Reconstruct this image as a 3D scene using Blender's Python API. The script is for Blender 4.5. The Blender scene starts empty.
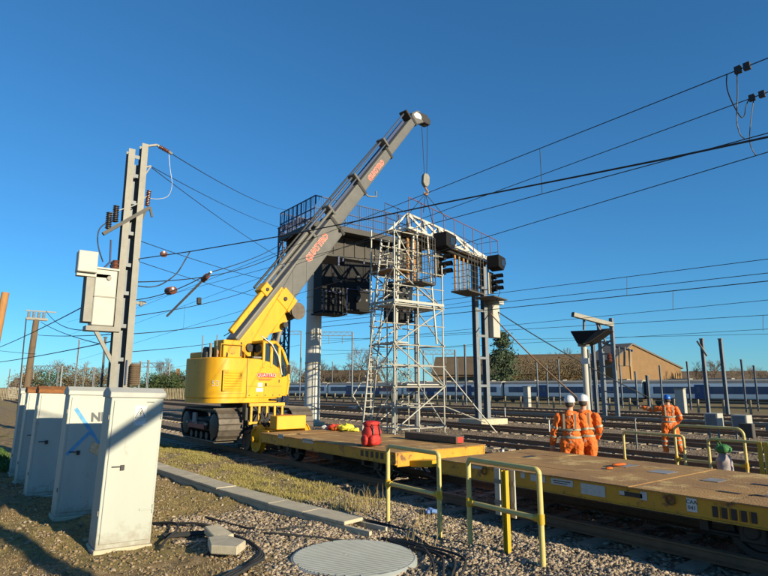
import bpy, math, random
import numpy as np
from mathutils import Vector, Matrix

rnd = random.Random(7)
sc = bpy.context.scene
C = sc.collection
PI = math.pi
# ------------------------------------------------------------------ camera
EYE = Vector((0.0, 0.0, 2.0))
FPX, HOR = 560.0, 387.0
PITCH = math.atan((HOR - 288.0) / FPX)
YAW = math.radians(52.5)
cam = bpy.data.cameras.new('camera')
cam.sensor_width = 36.0
cam.lens = 36.0 * FPX / 768.0
cam.clip_start = 0.05
cam.clip_end = 4000
camo = bpy.data.objects.new('camera', cam)
camo.location = EYE
camo.rotation_euler = (PI / 2 + PITCH, 0, YAW)
C.objects.link(camo)
sc.camera = camo
# ------------------------------------------------------------------ light
SUN_EL, SUN_AZ = math.radians(16.5), math.radians(10.0)      # azimuth from +X towards +Y
sdir = Vector((math.cos(SUN_EL) * math.cos(SUN_AZ), math.cos(SUN_EL) * math.sin(SUN_AZ), math.sin(SUN_EL)))
w = bpy.data.worlds.new('World')
sc.world = w
w.use_nodes = True
nt = w.node_tree
sky = nt.nodes.new('ShaderNodeTexSky')
sky.sky_type = 'NISHITA'
sky.sun_disc = False
sky.sun_elevation = SUN_EL
sky.sun_rotation = PI / 2 - SUN_AZ
sky.altitude = 50
sky.air_density = 1.0
sky.dust_density = 0.0
sky.ozone_density = 8.0
bg = nt.nodes['Background']
hs = nt.nodes.new('ShaderNodeGamma')
hs.inputs[1].default_value = 0.88
tint = nt.nodes.new('ShaderNodeMix')
tint.data_type = 'RGBA'
tint.blend_type = 'MULTIPLY'
tint.inputs[0].default_value = 1.0
tint.inputs[7].default_value = (0.62, 1.0, 1.03, 1)
nt.links.new(sky.outputs[0], hs.inputs[0])
nt.links.new(hs.outputs[0], tint.inputs[6])
nt.links.new(tint.outputs[2], bg.inputs[0])
bg.inputs[1].default_value = 0.102
sun = bpy.data.lights.new('sun', 'SUN')
sun.energy = 5.0
sun.angle = math.radians(0.5)
sun.color = (1.0, 0.87, 0.60)
suno = bpy.data.objects.new('sun', sun)
suno.rotation_euler = (-sdir).to_track_quat('-Z', 'Y').to_euler()
suno.location = (10, 0, 20)
C.objects.link(suno)
sc.view_settings.view_transform = 'Standard'
sc.view_settings.look = 'None'
sc.view_settings.exposure = 0.82
sc.view_settings.gamma = 1.0
sc.view_settings.use_curve_mapping = False

# ------------------------------------------------------------------ helpers
_F0 = Vector((-math.sin(YAW), math.cos(YAW), 0))
_R = Vector((math.cos(YAW), math.sin(YAW), 0))
_F = _F0 * math.cos(PITCH) + Vector((0, 0, math.sin(PITCH)))
_U = -_F0 * math.sin(PITCH) + Vector((0, 0, math.cos(PITCH)))


def _ray(x, y):
    return _F + _R * ((x - 384) / FPX) - _U * ((y - 288) / FPX)


def aty(x, y, Y):
    d = _ray(x, y)
    return EYE + d * (Y / d.y)


def atx(x, y, X):
    d = _ray(x, y)
    return EYE + d * (X / d.x)


def V(*a):
    return Vector(a)


def smooth01(a, b, t):
    t = min(1, max(0, (t - a) / (b - a)))
    return t * t * (3 - 2 * t)


class MB:
    """collects shapes in world coordinates; build() makes one mesh object"""

    def __init__(s):
        s.v, s.f = [], []

    def add(s, vs, fs):
        o = len(s.v)
        s.v += [tuple(p) for p in vs]
        s.f += [tuple(i + o for i in f) for f in fs]
        return s

    def box(s, c, d, ax=None):
        """centre, full sizes, optional 3 axis vectors"""
        ex, ey, ez = ax if ax else (V(1, 0, 0), V(0, 1, 0), V(0, 0, 1))
        c = Vector(c)
        hx, hy, hz = ex * (d[0] / 2), ey * (d[1] / 2), ez * (d[2] / 2)
        vs = [c + hx * i + hy * j + hz * k for k in (-1, 1) for j in (-1, 1) for i in (-1, 1)]
        return s.add(vs, [(0, 2, 3, 1), (4, 5, 7, 6), (0, 1, 5, 4), (2, 6, 7, 3), (0, 4, 6, 2), (1, 3, 7, 5)])

    def b2(s, p, q):
        return s.box([(a + b) / 2 for a, b in zip(p, q)], [abs(b - a) for a, b in zip(p, q)])

    def bar(s, p, q, a, b=None, up=V(0, 0, 1)):
        """rectangular bar from p to q with section a x b"""
        p, q = Vector(p), Vector(q)
        e = (q - p).normalized()
        if abs(e.dot(up)) > 0.99:
            up = V(1, 0, 0)
        x = e.cross(up).normalized()
        y = x.cross(e).normalized()
        return s.box((p + q) / 2, ((q - p).length, a, b or a), (e, x, y))

    def cyl(s, p, q, r, r2=None, n=10, cap=True):
        p, q = Vector(p), Vector(q)
        r2 = r if r2 is None else r2
        e = (q - p)
        if e.length < 1e-6:
            return s
        e.normalize()
        x = e.orthogonal().normalized()
        y = e.cross(x)
        vs, fs = [], []
        for k in range(n):
            a = 2 * PI * k / n
            d = x * math.cos(a) + y * math.sin(a)
            vs += [p + d * r, q + d * r2]
        for k in range(n):
            m = (k + 1) % n
            fs.append((2 * k, 2 * m, 2 * m + 1, 2 * k + 1))
        if cap:
            fs.append(tuple(2 * k for k in reversed(range(n))))
            fs.append(tuple(2 * k + 1 for k in range(n)))
        return s.add(vs, fs)

    def tube(s, pts, r, n=8, cap=True):
        pts = [Vector(p) for p in pts]
        rs = r if isinstance(r, (list, tuple)) else [r] * len(pts)
        x = None
        vs, fs = [], []
        for i, p in enumerate(pts):
            e = (pts[min(i + 1, len(pts) - 1)] - pts[max(i - 1, 0)])
            if e.length < 1e-9:
                e = V(0, 0, 1)
            e.normalize()
            if x is None:
                x = e.orthogonal().normalized()
            x = (x - e * x.dot(e))
            x = x.normalized() if x.length > 1e-6 else e.orthogonal().normalized()
            y = e.cross(x)
            for k in range(n):
                a = 2 * PI * k / n
                vs.append(p + (x * math.cos(a) + y * math.sin(a)) * rs[i])
        for i in range(len(pts) - 1):
            for k in range(n):
                m = (k + 1) % n
                fs.append((i * n + k, i * n + m, (i + 1) * n + m, (i + 1) * n + k))
        if cap:
            fs.append(tuple(reversed(range(n))))
            fs.append(tuple((len(pts) - 1) * n + k for k in range(n)))
        return s.add(vs, fs)

    def prism(s, poly, vec):
        """polygon of 3-D points pushed along vec"""
        n = len(poly)
        vec = Vector(vec)
        poly = [Vector(p) for p in poly]
        nrm = V(0, 0, 0)
        for i in range(n):
            nrm += poly[i].cross(poly[(i + 1) % n])
        if nrm.dot(vec) > 0:
            poly = poly[::-1]
        vs = poly + [p + vec for p in poly]
        fs = [tuple(range(n)), tuple(reversed(range(n, 2 * n)))]
        for i in range(n):
            j = (i + 1) % n
            fs.append((i, i + n, j + n, j))
        return s.add(vs, fs)

    def ball(s, c, r, n=10, m=7, ax=None):
        c = Vector(c)
        r = r if isinstance(r, (list, tuple)) else (r, r, r)
        ex, ey, ez = ax if ax else (V(1, 0, 0), V(0, 1, 0), V(0, 0, 1))
        vs, fs = [c - ez * r[2]], []
        for j in range(1, m):
            t = PI * j / m - PI / 2
            for k in range(n):
                a = 2 * PI * k / n
                vs.append(c + ex * (r[0] * math.cos(t) * math.cos(a)) + ey * (r[1] * math.cos(t) * math.sin(a)) + ez * (r[2] * math.sin(t)))
        vs.append(c + ez * r[2])
        for k in range(n):
            fs.append((0, 1 + (k + 1) % n, 1 + k))
            fs.append((len(vs) - 1, 1 + (m - 2) * n + k, 1 + (m - 2) * n + (k + 1) % n))
        for j in range(m - 2):
            for k in range(n):
                fs.append((1 + j * n + k, 1 + j * n + (k + 1) % n, 1 + (j + 1) * n + (k + 1) % n, 1 + (j + 1) * n + k))
        return s.add(vs, fs)

    def lathe(s, c, axis, prof, n=16):
        """prof: list of (distance along axis, radius)"""
        c, e = Vector(c), Vector(axis).normalized()
        x = e.orthogonal().normalized()
        y = e.cross(x)
        vs, fs = [], []
        for (h, r) in prof:
            for k in range(n):
                a = 2 * PI * k / n
                vs.append(c + e * h + (x * math.cos(a) + y * math.sin(a)) * r)
        for i in range(len(prof) - 1):
            for k in range(n):
                m = (k + 1) % n
                fs.append((i * n + k, i * n + m, (i + 1) * n + m, (i + 1) * n + k))
        fs.append(tuple(reversed(range(n))))
        fs.append(tuple((len(prof) - 1) * n + k for k in range(n)))
        return s.add(vs, fs)


def spl(pts, sub=6):
    pts = [Vector(p) for p in pts]
    out = []
    for i in range(len(pts) - 1):
        p0, p1, p2, p3 = pts[max(i - 1, 0)], pts[i], pts[i + 1], pts[min(i + 2, len(pts) - 1)]
        for k in range(sub):
            t = k / sub
            out.append(0.5 * ((2 * p1) + (p2 - p0) * t + (2 * p0 - 5 * p1 + 4 * p2 - p3) * t * t + (3 * p1 - p0 - 3 * p2 + p3) * t ** 3))
    return out + [pts[-1]]


ORG = {}


def empty(name, loc):
    o = bpy.data.objects.new(name, None)
    o.location = loc
    o.empty_display_size = 0.2
    C.objects.link(o)
    ORG[o.name] = Vector(loc)
    return o


def tag(o, label=None, cat=None, group=None, kind=None):
    if label: o['label'] = label
    if cat: o['category'] = cat
    if group: o['group'] = group
    if kind: o['kind'] = kind
    return o


def thing(name, loc, label, cat, group=None):
    return tag(empty(name, loc), label, cat, group)


def ob(name, mb, mat, parent=None, loc=None, smooth=None, bevel=0.0, seg=1, kind=None):
    """link the collected shapes as one mesh object; world coordinates are kept"""
    o0 = ORG[parent.name] if parent else Vector(loc or (0, 0, 0))
    me = bpy.data.meshes.new(name)
    me.from_pydata([(p[0] - o0[0], p[1] - o0[1], p[2] - o0[2]) for p in mb.v], [], mb.f)
    me.update()
    if smooth is not None:
        me.shade_smooth()
        me.set_sharp_from_angle(angle=math.radians(smooth))
    o = bpy.data.objects.new(name, me)
    C.objects.link(o)
    if mat: me.materials.append(MAT[mat])
    if parent:
        o.parent = parent
    else:
        o.location = o0
    ORG[o.name] = o0
    if bevel:
        m = o.modifiers.new('b', 'BEVEL')
        m.width = bevel
        m.segments = seg
        m.limit_method = 'ANGLE'
        m.angle_limit = math.radians(40)
    if kind: o['kind'] = kind
    return o


def mesh_np(name, v, f, mat, loc=(0, 0, 0), parent=None, smooth=False):
    """fast mesh from numpy arrays (all faces with the same corner count)"""
    me = bpy.data.meshes.new(name)
    k = f.shape[1]
    me.vertices.add(len(v)); me.vertices.foreach_set('co', np.asarray(v, np.float32).ravel())
    me.loops.add(f.size); me.loops.foreach_set('vertex_index', np.asarray(f, np.int32).ravel())
    me.polygons.add(len(f)); me.polygons.foreach_set('loop_start', np.arange(0, f.size, k, dtype=np.int32))
    me.update(calc_edges=True); me.validate()
    if smooth: me.shade_smooth()
    me.materials.append(MAT[mat])
    o = bpy.data.objects.new(name, me)
    o.location = loc
    C.objects.link(o)
    if parent: o.parent = parent
    return o


def text(name, s, mat, parent, origin, right, up, size, thick=0.0015, bold=0.0):
    cu = bpy.data.curves.new(name, 'FONT')
    cu.body = s
    cu.size = size
    cu.extrude = thick
    cu.resolution_u = 3
    cu.align_x = 'CENTER'
    cu.align_y = 'CENTER'
    cu.materials.append(MAT[mat])
    if bold: cu.offset = bold
    tmp = bpy.data.objects.new(name, cu)
    me = bpy.data.meshes.new_from_object(tmp)
    bpy.data.objects.remove(tmp)
    o = bpy.data.objects.new(name, me)
    C.objects.link(o)
    r, u = Vector(right).normalized(), Vector(up)
    u = (u - r * u.dot(r)).normalized()
    n = r.cross(u)
    o.matrix_world = Matrix(((r.x, u.x, n.x, 0), (r.y, u.y, n.y, 0), (r.z, u.z, n.z, 0), (0, 0, 0, 1)))
    o.parent = parent
    o.location = Vector(origin) - (ORG[parent.name] if parent else V(0, 0, 0))
    return o


def copy_tree(o, loc, parent=None):
    c = o.copy()
    C.objects.link(c)
    if parent is None:
        c.location = loc
    c.parent = parent
    ORG[c.name] = Vector(loc)
    for ch in list(o.children):
        if ch.name != c.name:
            copy_tree(ch, loc, c)
    return c


# ------------------------------------------------------------------ materials
MAT = {}


def mat(name, col, rough=0.6, metal=0.0, col2=None, scale=6.0, amt=0.5, bump=0.0, bscale=40.0, rust=0.0, rcol=(0.16, 0.06, 0.025), rscale=5.0, stretch=None, spec=0.5, coord='pos', mud=0.0):
    m = bpy.data.materials.new(name)
    m.use_nodes = True
    t = m.node_tree
    N, L = t.nodes, t.links
    b = N['Principled BSDF']
    b.inputs['Roughness'].default_value = rough
    b.inputs['Metallic'].default_value = metal
    b.inputs['Specular IOR Level'].default_value = spec
    g = N.new('ShaderNodeNewGeometry')
    src = g.outputs['Position']
    if coord == 'obj':
        tc = N.new('ShaderNodeTexCoord')
        src = tc.outputs['Object']
    if stretch:
        mp = N.new('ShaderNodeMapping')
        mp.inputs['Scale'].default_value = stretch
        L.new(src, mp.inputs[0])
        src = mp.outputs[0]
    c2 = col2 if col2 else tuple(c * 0.72 for c in col)
    n1 = N.new('ShaderNodeTexNoise')
    n1.inputs['Scale'].default_value = scale
    n1.inputs['Detail'].default_value = 6
    n1.inputs['Roughness'].default_value = 0.65
    L.new(src, n1.inputs['Vector'])
    r1 = N.new('ShaderNodeMapRange')
    r1.inputs[1].default_value = 0.5 - 0.22
    r1.inputs[2].default_value = 0.5 + 0.22
    r1.inputs[3].default_value = 0.5 - amt / 2 if not col2 else 0
    r1.inputs[4].default_value = 0.5 + amt / 2 if not col2 else 1
    L.new(n1.outputs[0], r1.inputs[0])
    mx = N.new('ShaderNodeMix')
    mx.data_type = 'RGBA'
    mx.inputs[6].default_value = (*col, 1)
    mx.inputs[7].default_value = (*c2, 1)
    L.new(r1.outputs[0], mx.inputs[0])
    out = mx.outputs[2]
    if rust > 0:
        n2 = N.new('ShaderNodeTexNoise')
        n2.inputs['Scale'].default_value = rscale
        n2.inputs['Detail'].default_value = 8
        n2.inputs['Roughness'].default_value = 0.7
        L.new(src, n2.inputs['Vector'])
        r2 = N.new('ShaderNodeMapRange')
        r2.inputs[1].default_value = 0.68 - 0.3 * rust
        r2.inputs[2].default_value = 0.76 - 0.3 * rust
        L.new(n2.outputs[0], r2.inputs[0])
        m2 = N.new('ShaderNodeMix')
        m2.data_type = 'RGBA'
        m2.inputs[7].default_value = (*rcol, 1)
        L.new(out, m2.inputs[6])
        L.new(r2.outputs[0], m2.inputs[0])
        out = m2.outputs[2]
    if mud:
        sp_ = N.new('ShaderNodeSeparateXYZ')
        L.new(g.outputs['Position'], sp_.inputs[0])
        n4 = N.new('ShaderNodeTexNoise')
        n4.inputs['Scale'].default_value = 14
        n4.inputs['Detail'].default_value = 7
        L.new(g.outputs['Position'], n4.inputs['Vector'])
        a4 = N.new('ShaderNodeMath'); a4.operation = 'MULTIPLY_ADD'
        L.new(n4.outputs[0], a4.inputs[0]); a4.inputs[1].default_value = -0.7
        L.new(sp_.outputs[2], a4.inputs[2])
        r4 = N.new('ShaderNodeMapRange')
        r4.inputs[1].default_value = -0.1; r4.inputs[2].default_value = -0.1 - mud
        r4.inputs[3].default_value = 0; r4.inputs[4].default_value = 0.5
        L.new(a4.outputs[0], r4.inputs[0])
        m4 = N.new('ShaderNodeMix'); m4.data_type = 'RGBA'
        m4.inputs[7].default_value = (0.17, 0.12, 0.065, 1)
        L.new(out, m4.inputs[6]); L.new(r4.outputs[0], m4.inputs[0])
        out = m4.outputs[2]
    L.new(out, b.inputs['Base Color'])
    if bump:
        n3 = N.new('ShaderNodeTexNoise')
        n3.inputs['Scale'].default_value = bscale
        n3.inputs['Detail'].default_value = 5
        L.new(src, n3.inputs['Vector'])
        bp = N.new('ShaderNodeBump')
        bp.inputs['Strength'].default_value = min(1, bump)
        bp.inputs['Distance'].default_value = 0.02
        L.new(n3.outputs[0], bp.inputs['Height'])
        L.new(bp.outputs[0], b.inputs['Normal'])
    MAT[name] = m
    return m


mat('crane_yellow', (0.62, 0.33, 0.004), 0.5, col2=(0.50, 0.25, 0.006), scale=2.2, rust=0.3, rcol=(0.27, 0.15, 0.03), rscale=5, stretch=(1, 1, 0.4), bump=0.05, bscale=4)
mat('wagon_yellow', (0.58, 0.285, 0.012), 0.6, col2=(0.42, 0.19, 0.014), scale=3, rust=0.45, rcol=(0.15, 0.065, 0.025), rscale=4, bump=0.1)
mat('rail_yellow', (0.5148, 0.4134, 0.1326), 0.5, col2=(0.429, 0.3432, 0.1326), scale=9, rust=0.12, rcol=(0.35, 0.27, 0.12), rscale=14)
mat('fitting_yellow', (0.5148, 0.3276, 0.0156), 0.5)
mat('deck', (0.41, 0.225, 0.066), 0.85, col2=(0.22, 0.115, 0.042), scale=1.1, rust=0.48, rcol=(0.52, 0.345, 0.13), rscale=1.8, bump=0.6, bscale=45)
mat('deck_grey', (0.27, 0.29, 0.32), 0.6, col2=(0.20, 0.15, 0.10), scale=5)
mat('boom_grey', (0.125, 0.118, 0.108), 0.45, col2=(0.095, 0.09, 0.084), scale=3, rust=0.1, rcol=(0.16, 0.14, 0.12))
mat('chrome', (0.434, 0.434, 0.434), 0.22, 0.9)
mat('dark_steel', (0.035, 0.033, 0.032), 0.6, 0.2, rust=0.2, rcol=(0.07, 0.04, 0.025))
mat('black', (0.012, 0.012, 0.014), 0.5)
mat('black_signal', (0.008, 0.008, 0.010), 0.7, scale=3, spec=0.25)
mat('rubber', (0.02, 0.02, 0.022), 0.8)
mat('blue_steel', (0.03, 0.05, 0.13), 0.6, rust=0.1, rcol=(0.05, 0.035, 0.03))
mat('red_steel', (0.16, 0.05, 0.05), 0.65, col2=(0.09, 0.05, 0.07), scale=5)
mat('girder_grey', (0.062, 0.055, 0.05), 0.8, col2=(0.042, 0.038, 0.035), scale=2, rust=0.3, rcol=(0.06, 0.045, 0.035))
mat('track_shoe', (0.136, 0.116, 0.096), 0.65, 0.35, col2=(0.08, 0.064, 0.052), scale=9, rust=0.3, bump=0.3)
mat('red_box', (0.22, 0.03, 0.02), 0.6, rust=0.3, rcol=(0.05, 0.03, 0.03))
mat('glass', (0.02, 0.025, 0.03), 0.06, spec=0.9)
mat('galv', (0.1998, 0.1924, 0.1739), 0.6, 0.15, col2=(0.148, 0.1406, 0.1258), scale=4, rust=0.06)
mat('galv_blue', (0.1628, 0.1813, 0.2072), 0.6, 0.2, col2=(0.1184, 0.1332, 0.1554), scale=3, rust=0.08)
mat('alu', (0.37, 0.3552, 0.3182), 0.45, 0.15, col2=(0.2516, 0.2405, 0.2146), scale=5, rust=0.1, rcol=(0.25, 0.2, 0.15))
mat('white_paint', (0.37, 0.3626, 0.3256), 0.55, col2=(0.3108, 0.3034, 0.2701), scale=3, rust=0.08, rcol=(0.30, 0.22, 0.14))
mat('truss_white', (0.4588, 0.444, 0.3996), 0.5, col2=(0.3552, 0.3404, 0.3034), scale=5, rust=0.1, rcol=(0.3, 0.22, 0.15))
mat('column_white', (0.50, 0.485, 0.45), 0.6, col2=(0.41, 0.395, 0.365), scale=2.0, rust=0.15, rcol=(0.28, 0.25, 0.21), rscale=2, stretch=(1, 1, 0.5))
mat('cab_grey', (0.35, 0.365, 0.335), 0.5, col2=(0.31, 0.325, 0.295), scale=1.6, rust=0.12, rcol=(0.24, 0.22, 0.17), rscale=5, stretch=(1, 1, 0.3), mud=0.28)
mat('cab_white', (0.39, 0.395, 0.365), 0.55, col2=(0.32, 0.325, 0.295), scale=2.2, rust=0.22, rcol=(0.24, 0.19, 0.125), rscale=5, stretch=(1, 1, 0.35), mud=0.28)
mat('cab_roof', (0.36, 0.36, 0.3456), 0.6, col2=(0.288, 0.288, 0.2736), scale=4)
mat('rusty', (0.24, 0.092, 0.02), 0.85, col2=(0.136, 0.048, 0.016), scale=9, rust=0.2, rcol=(0.42, 0.36, 0.28), bump=0.3)
mat('blue_spray', (0.04, 0.22, 0.46), 0.7, col2=(0.14, 0.34, 0.52), scale=25)
mat('dark_spray', (0.09, 0.10, 0.11), 0.7)
mat('orange_sticker', (0.55, 0.22, 0.06), 0.6, col2=(0.65, 0.52, 0.36), scale=30)
mat('sign_white', (0.6084, 0.6084, 0.5928), 0.45)
mat('sign_grey', (0.33, 0.37, 0.42), 0.5, col2=(0.55, 0.57, 0.6), scale=30)
mat('decal_white', (0.4836, 0.4758, 0.4446), 0.5, col2=(0.351, 0.351, 0.3354), scale=20)
mat('red_print', (0.45, 0.03, 0.02), 0.5)
mat('letter_pink', (0.80, 0.34, 0.26), 0.5)
mat('letter_red', (0.55, 0.05, 0.035), 0.5)
mat('ink', (0.02, 0.02, 0.02), 0.6)
mat('wood_post', (0.15, 0.10, 0.06), 0.9, col2=(0.09, 0.06, 0.038), scale=7, stretch=(3, 3, 0.4), bump=0.3)
mat('wood_orange', (0.36, 0.18, 0.06), 0.85, col2=(0.26, 0.12, 0.045), scale=7, stretch=(3, 3, 0.4))
mat('porcelain', (0.13, 0.045, 0.03), 0.25)
mat('insulator_dark', (0.035, 0.03, 0.035), 0.4)
mat('insulator_grey', (0.28, 0.30, 0.34), 0.4)
mat('wire', (0.02, 0.02, 0.023), 0.6)
mat('wire_pale', (0.45, 0.46, 0.48), 0.5)
mat('wire_bronze', (0.42, 0.22, 0.09), 0.6)
mat('concrete', (0.50, 0.43, 0.31), 0.9, col2=(0.36, 0.31, 0.225), scale=5, rust=0.14, rcol=(0.17, 0.15, 0.11), rscale=6, bump=0.4, bscale=90)
mat('sleeper', (0.30, 0.245, 0.185), 0.95, col2=(0.20, 0.16, 0.12), scale=4, bump=0.4)
mat('rail_side', (0.26, 0.13, 0.07), 0.9, col2=(0.17, 0.09, 0.05), scale=5)
mat('rail_top', (0.30, 0.23, 0.18), 0.65, 0.1, rust=0.5, rcol=(0.2, 0.13, 0.09), rscale=2)
mat('cover_grey', (0.27, 0.29, 0.29), 0.75, col2=(0.22, 0.235, 0.23), scale=3, rust=0.06, rcol=(0.16, 0.14, 0.11))
mat('stone_a', (0.43, 0.35, 0.265), 0.95, col2=(0.25, 0.195, 0.145), scale=9)
mat('stone_b', (0.31, 0.24, 0.165), 0.95, col2=(0.17, 0.125, 0.085), scale=9)
mat('stone_dark', (0.15, 0.115, 0.085), 0.95, col2=(0.08, 0.06, 0.045), scale=9)
mat('grass', (0.34, 0.27, 0.09), 0.9, col2=(0.19, 0.175, 0.05), scale=1.6)
mat('grass_dry', (0.38, 0.28, 0.13), 0.9, col2=(0.26, 0.19, 0.08), scale=1.5)
mat('weed_green', (0.06, 0.12, 0.02), 0.85, col2=(0.04, 0.08, 0.015), scale=3)
mat('hivis', (0.688, 0.136, 0.0096), 0.75, col2=(0.56, 0.104, 0.0096), scale=6, bump=0.5, bscale=9)
mat('hivis_red', (0.576, 0.04, 0.016), 0.75, col2=(0.4, 0.024, 0.012), scale=9)
mat('hivis_yellow', (0.80, 0.72, 0.06), 0.75)
mat('reflect', (0.3024, 0.288, 0.216), 0.5, 0.1)
mat('skin', (0.52, 0.28, 0.19), 0.6)
mat('helmet_white', (0.585, 0.6006, 0.624), 0.3)
mat('helmet_blue', (0.02, 0.12, 0.48), 0.3)
mat('boot', (0.05, 0.04, 0.03), 0.8)
mat('glove', (0.12, 0.12, 0.13), 0.8)
mat('bag_red', (0.44, 0.02, 0.012), 0.7, col2=(0.288, 0.012, 0.0096), scale=8, bump=0.6, bscale=14)
mat('bag_green', (0.04, 0.16, 0.045), 0.7)
mat('bag_grey', (0.30, 0.27, 0.27), 0.7, col2=(0.20, 0.15, 0.17), scale=14)
mat('bag_blue', (0.13, 0.25, 0.55), 0.6)
mat('train_white', (0.84, 0.83, 0.79), 0.4, col2=(0.74, 0.73, 0.69), scale=0.6, stretch=(1, 1, 3))
mat('train_blue', (0.03, 0.065, 0.19), 0.4)
mat('train_glass', (0.018, 0.05, 0.15), 0.12, spec=0.8)
mat('train_roof', (0.30, 0.27, 0.23), 0.8, col2=(0.22, 0.2, 0.17), scale=0.8)
mat('train_under', (0.05, 0.045, 0.04), 0.9, col2=(0.10, 0.075, 0.055), scale=2)
mat('brick_wall', (0.2, 0.116, 0.0496), 0.9, col2=(0.152, 0.088, 0.04), scale=0.8, bump=0.3, bscale=6)
mat('brick_pale', (0.288, 0.18, 0.08), 0.9)
mat('roof_tile', (0.115, 0.08, 0.048), 0.9, col2=(0.08, 0.056, 0.035), scale=0.5, bump=0.4, bscale=5)
mat('roof_dark', (0.13, 0.11, 0.095), 0.9)
mat('bark', (0.115, 0.085, 0.062), 0.95)
mat('twig', (0.15, 0.11, 0.085), 0.95, col2=(0.11, 0.082, 0.062), scale=0.8)
mat('scrub', (0.155, 0.105, 0.05), 0.95, col2=(0.095, 0.072, 0.032), scale=0.5)
mat('leaf_green', (0.05, 0.08, 0.022), 0.9, col2=(0.03, 0.05, 0.016), scale=0.7)
mat('leaf_pine', (0.06, 0.088, 0.04), 0.9, col2=(0.035, 0.055, 0.028), scale=0.6)
mat('pale_fence', (0.252, 0.21, 0.14), 0.85, col2=(0.182, 0.147, 0.098), scale=2)


def ground_material():
    m = bpy.data.materials.new('ground')
    m.use_nodes = True
    t = m.node_tree
    N, L = t.nodes, t.links
    b = N['Principled BSDF']
    b.inputs['Roughness'].default_value = 0.95
    b.inputs['Specular IOR Level'].default_value = 0.15
    g = N.new('ShaderNodeNewGeometry')
    at = N.new('ShaderNodeAttribute')
    at.attribute_name = 'zone'
    sep = N.new('ShaderNodeSeparateColor')
    L.new(at.outputs['Color'], sep.inputs[0])

    def noise(s, d=6, r=0.65):
        n = N.new('ShaderNodeTexNoise')
        n.inputs['Scale'].default_value = s
        n.inputs['Detail'].default_value = d
        n.inputs['Roughness'].default_value = r
        L.new(g.outputs['Position'], n.inputs['Vector'])
        return n.outputs[0]

    def ramp(inp, cols, a=0.3, z=0.7):
        r = N.new('ShaderNodeValToRGB')
        e = r.color_ramp.elements
        e[0].position, e[0].color = a, (*cols[0], 1)
        e[1].position, e[1].color = z, (*cols[-1], 1)
        for i, c in enumerate(cols[1:-1]):
            x = e.new(a + (z - a) * (i + 1) / (len(cols) - 1))
            x.color = (*c, 1)
        L.new(inp, r.inputs[0])
        return r.outputs[0]

    def mix(f, a, c):
        x = N.new('ShaderNodeMix')
        x.data_type = 'RGBA'
        L.new(f, x.inputs[0]); L.new(a, x.inputs[6]); L.new(c, x.inputs[7])
        return x.outputs[2]

    dirt = ramp(noise(7.0, 12, 0.8), [(0.10, 0.068, 0.036), (0.25, 0.175, 0.092), (0.42, 0.31, 0.175)], 0.36, 0.64)
    grass = ramp(noise(9.0, 12, 0.82), [(0.11, 0.088, 0.03), (0.26, 0.20, 0.075), (0.42, 0.32, 0.14)], 0.36, 0.64)
    vo = N.new('ShaderNodeTexVoronoi')
    vo.inputs['Scale'].default_value = 19
    L.new(g.outputs['Position'], vo.inputs['Vector'])
    sv = N.new('ShaderNodeSeparateColor')
    L.new(vo.outputs['Color'], sv.inputs[0])
    grav = ramp(sv.outputs[0], [(0.15, 0.11, 0.075), (0.29, 0.215, 0.145), (0.42, 0.33, 0.24)], 0.05, 0.95)
    dark = ramp(noise(0.9, 6), [(0.55, 0.5, 0.45), (1.0, 1.0, 1.0)], 0.35, 0.62)
    mm = N.new('ShaderNodeMix')
    mm.data_type = 'RGBA'
    mm.blend_type = 'MULTIPLY'
    mm.inputs[0].default_value = 0.8
    L.new(grav, mm.inputs[6]); L.new(dark, mm.inputs[7])
    c = mix(sep.outputs[1], dirt, grass)
    c = mix(sep.outputs[0], c, mm.outputs[2])
    # straw-coloured far verge
    straw = ramp(noise(0.5, 6), [(0.15, 0.115, 0.06), (0.23, 0.175, 0.085)])
    c = mix(sep.outputs[2], c, straw)
    L.new(c, b.inputs['Base Color'])
    bp = N.new('ShaderNodeBump')
    bp.inputs['Strength'].default_value = 0.9
    bp.inputs['Distance'].default_value = 0.06
    ad = N.new('ShaderNodeMath')
    ad.operation = 'ADD'
    L.new(noise(22, 7, 0.7), ad.inputs[0])
    mu = N.new('ShaderNodeMath')
    mu.operation = 'MULTIPLY'
    L.new(vo.outputs['Distance'], mu.inputs[0])
    L.new(sep.outputs[0], mu.inputs[1])
    L.new(mu.outputs[0], ad.inputs[1])
    L.new(ad.outputs[0], bp.inputs['Height'])
    L.new(bp.outputs[0], b.inputs['Normal'])
    MAT['ground'] = m


ground_material()

# ------------------------------------------------------------------ ground
_pr = np.random.RandomState(3)
_lat = _pr.rand(256, 256)


def vnoise(x, y, s):
    x = np.asarray(x) * s + 137.3
    y = np.asarray(y) * s + 71.9
    xi, yi = np.floor(x).astype(int), np.floor(y).astype(int)
    fx, fy = x - xi, y - yi
    fx, fy = fx * fx * (3 - 2 * fx), fy * fy * (3 - 2 * fy)
    a = _lat[xi % 256, yi % 256]; b_ = _lat[(xi + 1) % 256, yi % 256]
    c = _lat[xi % 256, (yi + 1) % 256]; d = _lat[(xi + 1) % 256, (yi + 1) % 256]
    return (a * (1 - fx) + b_ * fx) * (1 - fy) + (c * (1 - fx) + d * fx) * fy


def sst(a, b, t):
    t = np.clip((np.asarray(t, float) - a) / (b - a), 0, 1)
    return t * t * (3 - 2 * t)


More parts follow.
